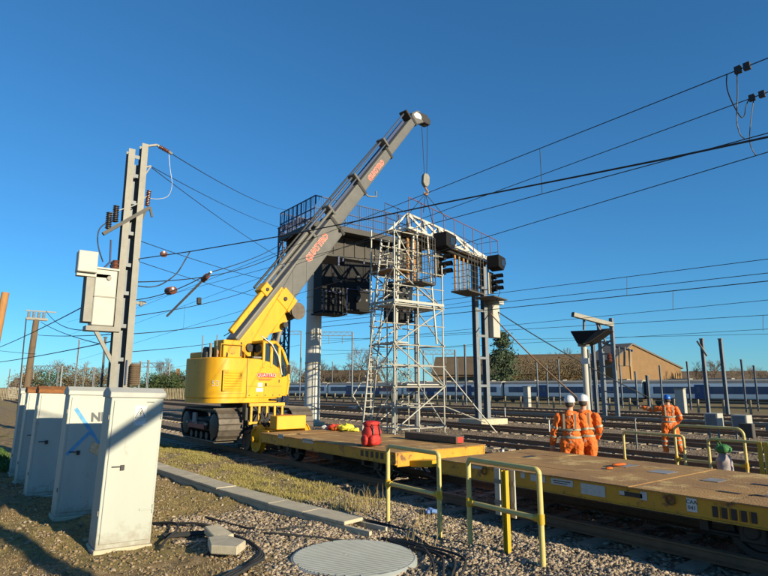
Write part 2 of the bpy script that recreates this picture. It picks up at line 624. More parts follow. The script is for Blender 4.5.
def ground_z(x, y):
    x, y = np.asarray(x, float), np.asarray(y, float)
    near = 1 - sst(6.6, 7.2, y)
    z = (vnoise(x, y, 0.9) - 0.5) * 0.09 * near + (vnoise(x, y, 3.1) - 0.5) * 0.05 * near
    z = z + ((vnoise(x, y, 8.0) - 0.5) * 0.03 + (vnoise(x, y, 5.3) - 0.5) * 0.025) * near
    # cess: the near track lies in a shallow dip at its edge
    z = z - 0.02 * sst(5.9, 6.5, y) * (1 - sst(7.0, 7.3, y))
    z = z - 0.10 * sst(6.3, 7.0, y)
    z = z - 0.7 * sst(28, 80, y)
    return z


def gz(x, y):
    return float(ground_z(x, y))


gx = np.concatenate([[-2500, -1200, -600, -350, -220], np.arange(-160, -44, 8), np.arange(-44, -20, 1.0), np.arange(-20, 1.0, 0.09), np.arange(1, 12, 1.0), [15, 20, 30, 50, 90, 150, 300, 700, 2000]])
gy = np.concatenate([[-900, -300, -100, -40, -15, -6, -3], np.arange(-1.5, 7.4, 0.09), np.arange(7.5, 20, 0.5), np.arange(20, 90, 3.0), [95, 105, 130, 170, 250, 500, 1000, 2500]])
GX, GY = np.meshgrid(gx, gy, indexing='ij')
GZ = ground_z(GX, GY)
gv = np.stack([GX.ravel(), GY.ravel(), GZ.ravel()], 1)
nx, ny = len(gx), len(gy)
ii, jj = np.meshgrid(np.arange(nx - 1), np.arange(ny - 1), indexing='ij')
a0 = (ii * ny + jj).ravel()
gf = np.stack([a0, a0 + ny, a0 + ny + 1, a0 + 1], 1)
ground = mesh_np('ground', gv, gf, 'ground', smooth=True)
tag(ground, 'rough trackside ground of dirt, dry grass and ballast', 'ground', kind='structure')


def zones(x, y):
    n = vnoise(x, y, 1.3) * 0.6 + vnoise(x, y, 4.0) * 0.4 - 0.5
    grav = sst(6.0, 6.6, y + n * 0.7)
    # clean stone round the handrails and the round cover
    g2 = sst(-9.6, -7.2, x + n * 2.0 + (y - 4.0) * 0.1) * sst(2.7, 3.6, y + n * 1.4) * (1 - 0.55 * sst(-8.2, -9.2, x) * 1)
    g3 = sst(0.52, 0.6, vnoise(x, y, 0.7)) * 0.6 * sst(2.4, 3.2, y)
    far = sst(63, 66, y)
    grav = np.maximum(np.maximum(grav * (1 - far), g2), g3 * (y < 6))
    gr = sst(4.6, 5.0, y + n * 0.5) * (1 - sst(6.3, 6.8, y + n)) * (1 - sst(-9.5, -7.0, x + n * 2))
    gr = np.maximum(gr, sst(0.5, 0.64, vnoise(x, y, 0.55) + n * 0.25) * (y < 4.2) * 0.75)
    straw = np.maximum(far, sst(-55, -75, x) * sst(18, 22, y) * 0.0)
    return grav, gr, straw


zg, zr, zs = zones(gv[:, 0], gv[:, 1])
ca = ground.data.color_attributes.new('zone', 'FLOAT_COLOR', 'POINT')
ca.data.foreach_set('color', np.stack([zg, zr, zs, np.ones_like(zg)], 1).astype(np.float32).ravel())

# ------------------------------------------------------------------ tracks
RAIL_PROF = [(-0.07, 0.0), (0.07, 0.0), (0.07, 0.012), (0.012, 0.035), (0.012, 0.105), (0.036, 0.115), (0.036, 0.145), (-0.036, 0.145), (-0.036, 0.115), (-0.012, 0.105), (-0.012, 0.035), (-0.07, 0.012)]


def rail_mesh(pts, zoff):
    mb = MB()
    n = len(RAIL_PROF)
    vs, fs = [], []
    for i, p in enumerate(pts):
        e = (pts[min(i + 1, len(pts) - 1)] - pts[max(i - 1, 0)]).normalized()
        x = V(e.y, -e.x, 0)
        for (a, h) in RAIL_PROF:
            vs.append(p + x * a + V(0, 0, h + zoff))
    for i in range(len(pts) - 1):
        for k in range(n):
            m = (k + 1) % n
            fs.append((i * n + k, i * n + m, (i + 1) * n + m, (i + 1) * n + k))
    fs.append(tuple(range(n))); fs.append(tuple(reversed(range((len(pts) - 1) * n, len(pts) * n))))
    return mb.add(vs, fs)


slm = MB()
for s in (-1, 1):
    slm.prism([V(-0.13, s * 0.45, -0.06), V(0.13, s * 0.45, -0.06), V(0.10, s * 0.45, 0.035), V(-0.10, s * 0.45, 0.035)], V(0, s * 0.8, 0))
slm.prism([V(-0.12, -0.45, -0.06), V(0.12, -0.45, -0.06), V(0.09, -0.45, 0.012), V(-0.09, -0.45, 0.012)], V(0, 0.9, 0))
SLEEPER = bpy.data.meshes.new('sleeper')
SLEEPER.from_pydata([tuple(p) for p in slm.v], [], slm.f)
SLEEPER.materials.append(MAT['sleeper'])


def track(cy, x0, x1, rot=0.0, zo=0.0, near=None):
    t = empty('railway_track', (x1, cy, 0))
    tag(t, kind='structure')
    c, s = math.cos(rot), math.sin(rot)
    px = -18.0

    def pt(x, off):
        Y = cy + (x - px) * s + off * c
        X = px + (x - px) * c - off * s
        return V(X, Y, float(ground_z(X, max(Y, 7.5))) + 0.035 + zo)
    step = 4.0 if x0 > -80 else 8.0
    xs = list(np.arange(x0, x1, step)) + [x1]
    for off in (-0.7525, 0.7525):
        pts = [pt(x, off) for x in xs]
        r = ob('rail', rail_mesh(pts, 0), 'rail_side', t)
        mb = MB()
        for a, b in zip(pts[:-1], pts[1:]):
            e = (b - a).normalized(); q = V(e.y, -e.x, 0) * 0.032; h = V(0, 0, 0.149)
            mb.add([a - q + h, b - q + h, b + q + h, a + q + h], [(0, 3, 2, 1)])
        ob('running_surface', mb, 'rail_top', r)
    far = MB()
    for x in np.arange(max(x0, -45), min(x1, 8), 0.65):
        p = pt(x, 0)
        p.z -= 0.035
        if near and near[0] < x < near[1]:
            o = bpy.data.objects.new('sleeper', SLEEPER)
            o.location = p - V(x1, cy, 0)
            o.rotation_euler = (0, 0, rot)
            C.objects.link(o)
            o.parent = t
        else:
            far.box(p + V(0, 0, -0.0), (0.24, 2.5, 0.07), (V(c, s, 0), V(-s, c, 0), V(0, 0, 1)))
    if far.v:
        ob('sleepers_beyond', far, 'sleeper', t, kind='stuff')
    return t


track(8.25, -220, 14, near=(-32, 3))['label'] = 'nearest railway track, under the wagons and the crane'
track(12.3, -220, 14, near=(-26, 2), zo=0.002)['label'] = 'railway track right behind the wagons'
track(16.3, -16.8, 16, near=(-16.8, 2), zo=0.003)['label'] = 'siding track where the worker in the blue helmet stands'
track(21.6, -220, 18, zo=0.004)['label'] = 'railway track behind the white signal post'
track(28.2, -220, 20, zo=0.005)['label'] = 'railway track behind the concrete block of the gantry leg'
for i, (cy, lb) in enumerate(((34.0, 'first of the far railway tracks'), (41.0, 'second of the far railway tracks'), (50.0, 'third of the far railway tracks'))):
    track(cy, -110, 30, rot=math.radians(4.5), zo=0.006 + 0.003 * i)['label'] = lb

# ------------------------------------------------------------------ loose ground cover
_ico_v = []
_t = (1 + 5 ** 0.5) / 2
for a, b in ((1, _t), (-1, _t), (1, -_t), (-1, -_t)):
    _ico_v += [(0, a, b), (a, b, 0), (b, 0, a)]
_ico_v = np.array(_ico_v) / math.sqrt(1 + _t * _t)
import itertools
_ed = 2 / math.sqrt(1 + _t * _t) + 0.01
_ico_f = [f for f in itertools.combinations(range(12), 3) if all(np.linalg.norm(_ico_v[f[i]] - _ico_v[f[j]]) < _ed for i, j in ((0, 1), (1, 2), (0, 2)))]
_ico_f = np.array([f if np.dot(np.cross(_ico_v[f[1]] - _ico_v[f[0]], _ico_v[f[2]] - _ico_v[f[0]]), _ico_v[f[0]]) > 0 else (f[0], f[2], f[1]) for f in _ico_f])
rs = np.random.RandomState(11)


def stones(name, pts, smin, smax, mats, label, zoff=0.0, spread=1.6):
    n = len(pts)
    sz = smin + (smax - smin) * rs.rand(n) ** spread
    # unit directions jittered per stone
    jit = 1 + (rs.rand(n, 12, 1) - 0.5) * 1.05
    sc3 = np.stack([0.75 + 0.6 * rs.rand(n), 0.75 + 0.6 * rs.rand(n), 0.5 + 0.4 * rs.rand(n)], 1)
    v = _ico_v[None] * jit * sc3[:, None, :] * sz[:, None, None]
    an = rs.rand(n) * 6.28
    c, s = np.cos(an)[:, None], np.sin(an)[:, None]
    x = v[..., 0] * c - v[..., 1] * s
    y = v[..., 0] * s + v[..., 1] * c
    tl = (rs.rand(n, 1) - 0.5) * 1.0
    z = v[..., 2] + x * tl
    V3 = np.stack([x + pts[:, None, 0], y + pts[:, None, 1], z + pts[:, None, 2] + zoff + sz[:, None] * 0.25], 2)
    F = (_ico_f[None] + (np.arange(n) * 12)[:, None, None]).reshape(-1, 3)
    o = mesh_np(name, V3.reshape(-1, 3), F, mats[0])
    for m in mats[1:]:
        o.data.materials.append(MAT[m])
    mi = np.repeat(rs.randint(0, len(mats), n), 20).astype(np.int32)
    o.data.polygons.foreach_set('material_index', mi)
    tag(o, label, 'stones', kind='stuff')
    return o


def scatter(n, x0, x1, y0, y1, fn):
    x = x0 + (x1 - x0) * rs.rand(n)
    y = y0 + (y1 - y0) * rs.rand(n)
    k = rs.rand(n) < fn(x, y)
    x, y = x[k], y[k]
    return np.stack([x, y, ground_z(x, y)], 1)


# clean ballast by the handrails
stones('ballast', scatter(115000, -9.2, -2.0, 2.6, 7.1, lambda x, y: zones(x, y)[0] * (1 - sst(6.2, 6.4, y) * 0.4) * (((x + 5.73) ** 2 + (y - 3.95) ** 2) > 0.5)), 0.005, 0.027, ['stone_a', 'stone_b', 'stone_b', 'stone_a', 'stone_dark'], 'pale loose ballast stones round the yellow handrails', spread=2.3)
stones('track_ballast', scatter(24000, -30, 2, 6.8, 15, lambda x, y: np.clip(1.2 - 0.03 * (y + np.abs(x)), 0.25, 1)), 0.02, 0.05, ['stone_b', 'stone_dark', 'stone_b', 'stone_a'], 'brown ballast between the rails of the near tracks', zoff=-0.01)
stones('far_ballast', scatter(16000, -36, 0, 15, 34, lambda x, y: np.ones_like(x)), 0.02, 0.042, ['stone_b', 'stone_dark', 'stone_dark'], 'brown ballast between the middle tracks', zoff=-0.012)
stones('rubble', scatter(9000, -20, -3, -0.5, 6.3, lambda x, y: 0.25 + 0.55 * (vnoise(x, y, 1.1) > 0.55)), 0.007, 0.03, ['stone_b', 'stone_dark', 'stone_a'], 'small stones and rubble scattered over the dirt', spread=4)


mat('clod', (0.26, 0.18, 0.095), 0.95, col2=(0.15, 0.10, 0.055), scale=12)
stones('clods', scatter(30000, -19, -3.2, -0.9, 5.2, lambda x, y: 0.2 + 0.7 * sst(0.4, 0.65, vnoise(x, y, 1.7))), 0.006, 0.026, ['clod', 'clod', 'stone_b'], 'crumbly earth clods on the trampled dirt', spread=3)


def blades(name, pts, h0, h1, m, label, lean=0.6, wid=0.006):
    n = len(pts)
    h = h0 + (h1 - h0) * rs.rand(n)
    an = rs.rand(n) * 6.28
    dx, dy = np.cos(an), np.sin(an)
    la = lean * rs.rand(n) * h
    a2 = rs.rand(n) * 6.28
    lx, ly = np.cos(a2) * la, np.sin(a2) * la
    P = pts
    w_ = wid * (0.6 + 0.8 * rs.rand(n))
    v = np.zeros((n, 5, 3))
    v[:, 0] = P + np.stack([-dx * w_, -dy * w_, 0 * w_], 1)
    v[:, 1] = P + np.stack([dx * w_, dy * w_, 0 * w_], 1)
    mid = P + np.stack([lx * 0.35, ly * 0.35, h * 0.6], 1)
    v[:, 2] = mid + np.stack([dx * w_ * 0.7, dy * w_ * 0.7, 0 * w_], 1)
    v[:, 3] = mid - np.stack([dx * w_ * 0.7, dy * w_ * 0.7, 0 * w_], 1)
    v[:, 4] = P + np.stack([lx, ly, h * (1 - 0.3 * lean)], 1)
    b = (np.arange(n) * 5)[:, None]
    F = np.concatenate([b + np.array([[0, 1, 2]]), b + np.array([[0, 2, 3]]), b + np.array([[3, 2, 4]])], 0)
    o = mesh_np(name, v.reshape(-1, 3), F, m)
    tag(o, label, 'grass', kind='stuff')


blades('verge_grass', scatter(130000, -26, -5.0, 4.55, 6.7, lambda x, y: zones(x, y)[1] * sst(0.35, 0.7, vnoise(x, y, 2.2) * .6 + vnoise(x, y, .8) * .4) + 0.03), 0.015, 0.085, 'grass', 'short green and straw grass along the trackside verge', wid=.0035, lean=.9)
blades('dry_grass', scatter(150000, -20, -4.5, -1.0, 4.3, lambda x, y: 0.12 + 0.75 * sst(0.45, 0.7, vnoise(x, y, 1.0))), 0.008, 0.04, 'grass_dry', 'dry trampled grass over the dirt by the cabinets', lean=2.2, wid=.003)
blades('stalks', scatter(900, -8.5, -5.5, 4.9, 6.4, lambda x, y: sst(0.5, 0.75, vnoise(x, y, 1.6))), 0.12, 0.42, 'grass_dry', 'tall dead weed stalks by the handrails', lean=0.7, wid=0.003)
blades('weeds', scatter(5000, -22, -16.5, 0.3, 1.6, lambda x, y: np.ones_like(x)), 0.05, 0.22, 'weed_green', 'patch of green weeds behind the cabinets', lean=0.9, wid=0.012)

# ================================================================== OBJECTS
X3, Y3, Z3 = V(1, 0, 0), V(0, 1, 0), V(0, 0, 1)


# ------------------------------------------------------------------ trackside cabinets
def cabinet(x, y0, wid, h, body, roofm, label, doors=1, sign=False, dep=0.42, lean=0.0):
    t = thing('trackside_cabinet', (x, y0 + wid / 2, 0), label, 'cabinet', 'row of trackside equipment cabinets')
    y1 = y0 + wid
    zb = gz(x, y0 + 0.3) - 0.02
    ob('plinth', MB().b2((x - dep - 0.03, y0 - 0.02, zb - 0.12), (x + 0.03, y1 + 0.02, zb + 0.05)), 'concrete', t, bevel=0.01)
    ob('body', MB().b2((x - dep, y0, zb + 0.05), (x, y1, h - 0.11)), body, t, bevel=0.006)
    r = MB()
    o_ = 0.022
    prof = [V(x + o_, 0, h - 0.112), V(x + o_, 0, h - 0.045), V(x - dep * 0.32, 0, h + 0.02), V(x - dep * 0.68, 0, h + 0.02), V(x - dep - o_, 0, h - 0.045), V(x - dep - o_, 0, h - 0.112)]
    r.prism([p + Y3 * (y0 - o_) for p in prof], Y3 * (wid + 2 * o_))
    ob('roof', r, roofm, t, bevel=0.006)
    for d in range(doors):
        ya = y0 + 0.035 + d * (wid - 0.05) / doors
        yb = y0 - 0.0 + (d + 1) * (wid - 0.035) / doors + 0.01
        dr = ob('door', MB().b2((x - 0.005, ya, zb + 0.11), (x + 0.016, yb, h - 0.15)), body, t, bevel=0.005)
        hz = h * 0.50
        hm = MB().b2((x + 0.016, ya + 0.05, hz - 0.007), (x + 0.03, ya + 0.19, hz + 0.007))
        hm.b2((x + 0.016, ya + 0.155, hz - 0.045), (x + 0.04, ya + 0.2, hz + 0.02))
        ob('handle', hm, 'dark_steel', dr)
        for hz2 in (0.22 * h, 0.83 * h):
            ob('hinge', MB().b2((x + 0.016, yb - 0.16, hz2 - 0.012), (x + 0.026, yb + 0.004, hz2 + 0.012)).cyl((x + 0.02, yb + 0.008, hz2 - 0.05), (x + 0.02, yb + 0.008, hz2 + 0.05), 0.013), body if doors == 1 else 'galv', dr)
        ob('vent_slot', MB().b2((x + 0.016, yb - 0.2, h - 0.17), (x + 0.0185, yb - 0.1, h - 0.162)), 'dark_steel', dr)
        if sign:
            yc, zc = y0 + wid * 0.56, h - 0.32
            K_ = 1.22
            ob('warning_sign', MB().b2((x + 0.0175, yc - 0.062 * K_, zc - 0.062 * K_), (x + 0.021, yc + 0.062 * K_, zc + 0.085 * K_)), 'sign_white', dr)
            tm = MB()
            A, B, D = V(x + 0.0235, yc - 0.052 * K_, zc - 0.042 * K_), V(x + 0.0235, yc + 0.052 * K_, zc - 0.042 * K_), V(x + 0.0235, yc, zc + 0.066 * K_)
            for p, q in ((A, B), (B, D), (D, A)):
                tm.bar(p, q, 0.004, 0.009, up=X3)
            bolt = [(0.006, 0.036), (-0.010, 0.004), (0.000, 0.004), (-0.006, -0.030), (0.012, 0.010), (0.002, 0.010), (0.012, 0.036)]
            tm.prism([V(x + 0.022, yc + a * K_, zc + b * K_) for a, b in bolt], V(0.002, 0, 0))
            ob('bolt_symbol', tm, 'ink', dr)
            ob('caption_plate', MB().b2((x + 0.0175, yc - 0.062 * K_, zc - 0.125 * K_), (x + 0.021, yc + 0.062 * K_, zc - 0.068 * K_)), 'sign_grey', dr)
    for q in (0.8, 0.2):
        ob('side_clip', MB().b2((x - 0.06, y0 - 0.012, h * q), (x - 0.02, y0, h * (q + .03))), 'galv', t)
    t.rotation_euler = (-0.028, 0, 0)
    return t


c1 = cabinet(-8.05, 1.66, 0.66, 1.97, 'cab_grey', 'cab_roof', 'nearest pale grey cabinet with the triangular warning sign on its door', sign=True)
c2 = cabinet(-10.2, 1.50, 0.76, 1.98, 'cab_white', 'cab_white', 'white cabinet with a blue spray-painted cross on its door')
c3 = cabinet(-12.4, 1.33, 0.76, 1.99, 'cab_white', 'rusty', 'white cabinet with an orange rusted roof, third from the camera')
c4 = cabinet(-14.3, 1.33, 0.66, 1.98, 'cab_white', 'rusty', 'white cabinet with a dull rusted roof, fourth from the camera')
c5 = cabinet(-16.0, 1.36, 0.62, 1.95, 'cab_white', 'cab_white', 'white cabinet at the far end of the row, fifth from the camera')
# graffiti and sticker on the second cabinet
d2 = [c for c in c2.children if c.name.startswith('door')][0]
gm = MB()
gx0 = -10.2 + 0.019
for a, b, wd in (((0.10, 1.66), (0.42, 1.22), 0.036), ((0.42, 1.22), (0.54, 1.06), 0.022), ((0.34, 1.28), (0.05, 0.95), 0.034)):
    p, q = V(gx0, 1.5 + a[0], a[1]), V(gx0, 1.5 + b[0], b[1])
    gm.bar(p, q, wd * 1.5, 0.003, up=X3)
ob('spray_cross', gm, 'blue_spray', d2)
tx = text('spray_letters', 'NE', 'dark_spray', d2, (gx0 + 0.002, 1.955, 1.52), (0, 1, 0.06), (0, 0, 1), 0.19, bold=.008)
sm = MB().prism([V(gx0, 1.86, 1.0), V(gx0, 2.03, 0.90), V(gx0, 2.05, 1.08), V(gx0, 1.90, 1.14)], V(0.003, 0, 0))
ob('torn_sticker', sm, 'orange_sticker', d2)

# ------------------------------------------------------------------ cable trough lids
tr = thing('cable_trough', (-10, 4.4, 0), 'line of concrete cable trough lids running behind the nearest cabinet', 'cable trough')
path = [(-21.5, 4.02), (-14.7, 4.2), (-10.7, 4.36), (-8.3, 4.56), (-6.45, 4.86)]
P = [V(a, b, 0) for a, b in path]
L_ = [0]
for a, b in zip(P[:-1], P[1:]): L_.append(L_[-1] + (b - a).length)


def along(s):
    for i in range(len(P) - 1):
        if s <= L_[i + 1] or i == len(P) - 2:
            f = (s - L_[i]) / (L_[i + 1] - L_[i])
            return P[i].lerp(P[i + 1], f), (P[i + 1] - P[i]).normalized()


s = 0.0
k = 0
while s + 0.9 < L_[-1] + 0.15:
    a, e = along(s + 0.45)
    n = V(-e.y, e.x, 0)
    z = gz(a.x, a.y)
    ang = rnd.uniform(-0.012, 0.012)
    e2 = (e + n * ang).normalized(); n2 = V(-e2.y, e2.x, 0)
    up = (Z3 + n2 * rnd.uniform(-0.04, 0.04) + e2 * rnd.uniform(-0.03, 0.03)).normalized()
    e3 = n2.cross(up).normalized() * 1
    ob('lid', MB().box(a + V(0, 0, 0.125 + rnd.uniform(-0.006, 0.006)), (0.905, 0.40, 0.05), (e2, n2, up)), 'concrete', tr, bevel=0.008)
    s += 0.914
    k += 1
wm = MB()
for i in range(len(P) - 1):
    e = (P[i + 1] - P[i]).normalized(); n = V(-e.y, e.x, 0)
    for sd in (-1, 1):
        wm.bar(P[i] + n * 0.16 * sd + V(0, 0, 0.0), P[i + 1] + n * 0.16 * sd + V(0, 0, 0.0), 0.05, 0.19)
ob('trough_wall', wm, 'concrete', tr)


# broken slabs
def slab(poly, z0, th, label, tilt):
    mb = MB().prism([V(a, b, z0 + (a + 8) * tilt[0] + (b - 2.5) * tilt[1]) for a, b in poly], V(0, 0, th))
    c = V(sum(a for a, b in poly) / len(poly), sum(b for a, b in poly) / len(poly), 0)
    return tag(ob('concrete_slab', mb, 'concrete', None, loc=c, bevel=0.012), label, 'slab', 'broken concrete slabs by the cables')


slab([(-7.19, 2.76), (-7.12, 2.98), (-6.66, 3.03), (-6.45, 2.83), (-6.75, 2.63)], 0.03, 0.10, 'larger broken concrete slab lying on the dirt beside black cables', (0.04, 0.02))
slab([(-7.78, 2.93), (-7.74, 3.12), (-7.27, 3.14), (-7.22, 2.88)], 0.06, 0.10, 'smaller broken concrete slab tucked behind the larger one', (-0.08, 0.05))
slab([(-6.35, 2.62), (-5.75, 2.45), (-5.45, 2.95), (-5.9, 3.2), (-6.25, 3.05)], -0.03, 0.06, 'flat concrete slab half buried beside the round cover', (0.0, 0.0))

# round GRP cover
cv = thing('manhole_cover', (-5.73, 3.95, 0.0), 'round grey ribbed chamber cover lying in the ballast', 'cover')
ob('rim', MB().lathe((-5.73, 3.95, -0.05), Z3, [(0, 0.74), (0.09, 0.74), (0.115, 0.715), (0.115, 0.70)], 72), 'cover_grey', cv, smooth=30)
rb = MB()
rib_dir = V(0.35, 0.94, 0).normalized(); rib_n = V(-rib_dir.y, rib_dir.x, 0)
for i in range(-17, 18):
    o_ = i * 0.0405
    hl = math.sqrt(max(0, 0.695 ** 2 - o_ ** 2))
    if hl > 0.03:
        c = V(-5.73, 3.95, 0.069) + rib_n * o_
        rb.bar(c - rib_dir * hl, c + rib_dir * hl, 0.022, 0.005)
ob('ribs', rb, 'cover_grey', cv, kind='stuff')


# ------------------------------------------------------------------ cables on the ground
def cable(name, pts, r, label, m='rubber', n=6, cat='cable', group=None, sub=10):
    out = []
    pts = [Vector(p) for p in pts]
    for i in range(len(pts) - 1):
        p0, p1, p2, p3 = pts[max(i - 1, 0)], pts[i], pts[i + 1], pts[min(i + 2, len(pts) - 1)]
        for k in range(sub):
            t = k / sub
            out.append(0.5 * ((2 * p1) + (p2 - p0) * t + (2 * p0 - 5 * p1 + 4 * p2 - p3) * t * t + (3 * p1 - p0 - 3 * p2 + p3) * t ** 3))
    out.append(pts[-1])
    return tag(ob(name, MB().tube(out, r, n), m, None, loc=pts[0], smooth=60), label, cat, group)


def gpt(x, y, dz=0.02):
    return V(x, y, gz(x, y) + dz)


for i, (dx, lb) in enumerate(((0, 'outer black cable curving past the broken slabs'), (0.05, 'middle black cable curving past the broken slabs'), (0.10, 'inner black cable curving past the broken slabs'))):
    cable('ground_cable', [gpt(-8.3 + dx, 2.55, .05), gpt(-7.95 + dx, 3.15, .06), gpt(-7.2 + dx, 3.26, .03), gpt(-6.5 + dx, 3.14, .03), gpt(-6.15 + dx, 2.8, .03), gpt(-5.9 + dx, 2.45, .03), gpt(-5.4 + dx, 1.9, .03)], 0.019, lb, group='cables past the broken slabs')
cable('ground_cable', [gpt(-9.0, 2.7), gpt(-8.5, 3.1, .06), gpt(-7.9, 3.45), gpt(-7.2, 3.7), gpt(-6.8, 4.0), gpt(-6.3, 4.35), gpt(-5.9, 4.72)], 0.02, 'black cable running over the dirt towards the round cover')
cable('ground_cable', [gpt(-9.2, 2.6), gpt(-8.7, 2.8, .08), gpt(-8.3, 2.75, .1), gpt(-8.0, 2.5, .05), gpt(-7.7, 2.35)], 0.018, 'black cable coiled at the foot of the nearest cabinet')
cable('ground_cable', [gpt(-9.0, 3.4), gpt(-8.3, 3.6), gpt(-7.7, 3.75), gpt(-7.4, 4.0), gpt(-7.25, 4.3)], 0.017, 'thin black cable leading under the trough lids')
cable('ground_cable', [gpt(-11.0, 4.72), gpt(-9.0, 4.86), gpt(-7.6, 5.05), gpt(-6.6, 5.3), gpt(-5.9, 5.15), gpt(-5.2, 4.85)], 0.022, 'black cable following the far edge of the trough lids')
for i, (a, b, lb) in enumerate(((-5.35, 4.85, 'first'), (-5.2, 4.92, 'second'), (-5.05, 4.97, 'third'), (-4.95, 5.05, 'fourth'), (-5.1, 4.7, 'fifth'))):
    cable('ground_cable', [gpt(-6.3 + i * 0.04, 4.8 + 0.03 * i, 0.04), gpt(-5.75, 4.75 + 0.05 * i, .04), gpt(a, b - 0.1, .05), gpt(a + 0.45, b - 0.4 - 0.07 * i, .035), gpt(a + 0.75, b - 0.75 - 0.05 * i, .01)], 0.016, lb + ' of the black cables fanning out of the trough end', group='cables fanning out of the trough end')
# small blue litter by the track
mb = MB()
for i in range(7):
    mb.ball((-7.02 + rnd.uniform(-.06, .06), 6.33 + rnd.uniform(-.07, .07), 0.04 + rnd.uniform(0, .03)), (0.05, 0.05, 0.035), 6, 5)
tag(ob('plastic_bag', mb, 'bag_blue', None, loc=(-7.02, 6.33, 0)), 'small crumpled blue plastic bag on the stones behind the handrail', 'litter')


def soft_box(name, c, r3, m, par, n=4, dist=0.03, exp=3.0):
    """rounded pack shape: superellipsoid with soft creases"""
    mb = MB().ball((0, 0, 0), 1.0, 26, 18)
    vs = []
    for p in mb.v:
        p = Vector(p)
        k = (abs(p.x) ** exp + abs(p.y) ** exp + abs(p.z) ** exp) ** (-1 / exp)
        p = p * k
        tap = 1 - .22 * max(0, p.z) ** 2
        wob = 1 + .06 * math.sin(p.z * 7 + p.x * 4) * math.cos(p.y * 5)
        vs.append(Vector(c) + V(p.x * r3[0] * tap * wob, p.y * r3[1] * tap * wob, p.z * r3[2]))
    mb.v = [tuple(q) for q in vs]
    o = ob(name, mb, m, par, smooth=180)
    tex = bpy.data.textures.new('creases', 'CLOUDS'); tex.noise_scale = 0.09
    d = o.modifiers.new('d', 'DISPLACE'); d.texture = tex; d.texture_coords = 'GLOBAL'; d.strength = dist
    return o



# ------------------------------------------------------------------ yellow handrails
def handrail(pts, h, label, mid=True, group='yellow tubular handrails', r=0.032, z0=None, arm=0.055):
    t = thing('handrail', (pts[0][0], pts[0][1], 0), label, 'handrail', group)
    A, B = [V(a, b, gz(a, b) - 0.15 if z0 is None else z0) for a, b in pts]
    e = (B - A); e.z = 0; e.normalize()
    for q in (A, B):
        ob('post', MB().cyl(q, V(q.x, q.y, h - arm), r, n=12), 'rail_yellow', t, smooth=50)
    top = []
    for k in range(7):
        a = PI / 2 * k / 6
        top.append(V(A.x, A.y, h - arm) + e * (arm * (1 - math.cos(a))) + Z3 * (arm * math.sin(a)))
    for k in range(7):
        a = PI / 2 * (1 - k / 6)
        top.append(V(B.x, B.y, h - arm) - e * (arm * (1 - math.cos(a))) + Z3 * (arm * math.sin(a)))
    ob('top_rail', MB().tube(top, r, 12), 'rail_yellow', t, smooth=50)
    if mid:
        zm = h * 0.5
        ob('mid_rail', MB().cyl(V(A.x, A.y, zm), V(B.x, B.y, zm), r * 0.93, n=12), 'rail_yellow', t, smooth=50)
        for q in (A, B):
            ob('clamp', MB().cyl(V(q.x, q.y, zm - 0.055), V(q.x, q.y, zm + 0.055), r * 1.3, n=12).cyl(V(q.x, q.y, zm) + e * (-0.01 if q is B else 0.01), V(q.x, q.y, zm) + e * (-0.09 if q is B else 0.09), r * 1.22, n=12), 'fitting_yellow', t, smooth=50)
    return t


handrail([(-7.08, 5.51), (-5.89, 5.47)], 1.10, 'yellow tubular handrail nearest the end of the cable trough')
handrail([(-5.37, 5.51), (-4.21, 5.46)], 1.07, 'yellow tubular handrail with a short yellow post inside its frame')
handrail([(-6.2, 10.75), (-5.02, 10.72)], 1.12, 'yellow handrail behind the wagon in front of the pointing worker', z0=-0.1, r=.025)
handrail([(-5.45, 11.3), (-4.22, 11.25)], 1.27, 'taller yellow handrail behind the wagon, over the hanging bag', z0=-0.1, r=.025, arm=0.12)
handrail([(-4.60, 10.72), (-3.55, 10.68)], 1.10, 'yellow handrail behind the wagon beside the hanging bag', z0=-0.1, r=.025)
handrail([(-3.82, 11.0), (-2.6, 10.95)], 1.10, 'yellow handrail behind the wagon at the right edge of view', z0=-0.1, r=.025)
mp = thing('marker_post', (-4.83, 5.62, 0), 'short bright yellow channel post standing inside the second handrail', 'post')
ob('channel', MB().b2((-4.87, 5.60, -0.1), (-4.81, 5.61, 0.98)).b2((-4.875, 5.575, -0.1), (-4.865, 5.635, 0.98)).b2((-4.815, 5.575, -0.1), (-4.805, 5.635, 0.98)), 'fitting_yellow', mp)
for dx in (-0.16, 0.08):
    ob('guard_strip', MB().b2((-4.90 + dx, 5.66, 0.42), (-4.82 + dx, 5.68, 0.98)), 'white_paint', mp)
ob('cross_strap', MB().b2((-5.06, 5.645, 0.55), (-4.74, 5.658, 0.6)).b2((-5.06, 5.645, 0.8), (-4.74, 5.658, 0.85)), 'galv', mp)
mq = thing('marker_post', (-3.72, 10.5, 0), 'pair of bright yellow channel posts behind the wagon at the right edge', 'post')
for dx in (0, .1):
    ob('channel', MB().b2((-3.76 + dx, 10.5, -0.1), (-3.70 + dx, 10.53, 1.12)), 'fitting_yellow', mq)
ob('guard_strip', MB().b2((-3.52, 10.56, 0.5), (-3.42, 10.58, 1.05)), 'white_paint', mq)
bg_ = thing('hanging_bag', (-4.45, 10.95, 0.5), 'grey rubbish sack with a green top hung on the handrail behind the wagon', 'bag')
soft_box('sack', (-4.45, 10.92, 0.66), (.11, .13, .22), 'bag_grey', bg_, dist=.08)
soft_box('green_top', (-4.45, 10.92, 0.93), (.12, .14, .07), 'bag_green', bg_, dist=.07)
ob('strap', MB().tube([V(-4.45, 10.86, 1.0), V(-4.45, 10.74, 1.14), V(-4.45, 10.68, 1.1), V(-4.45, 10.75, 1.0)], 0.012, 6), 'bag_green', bg_)


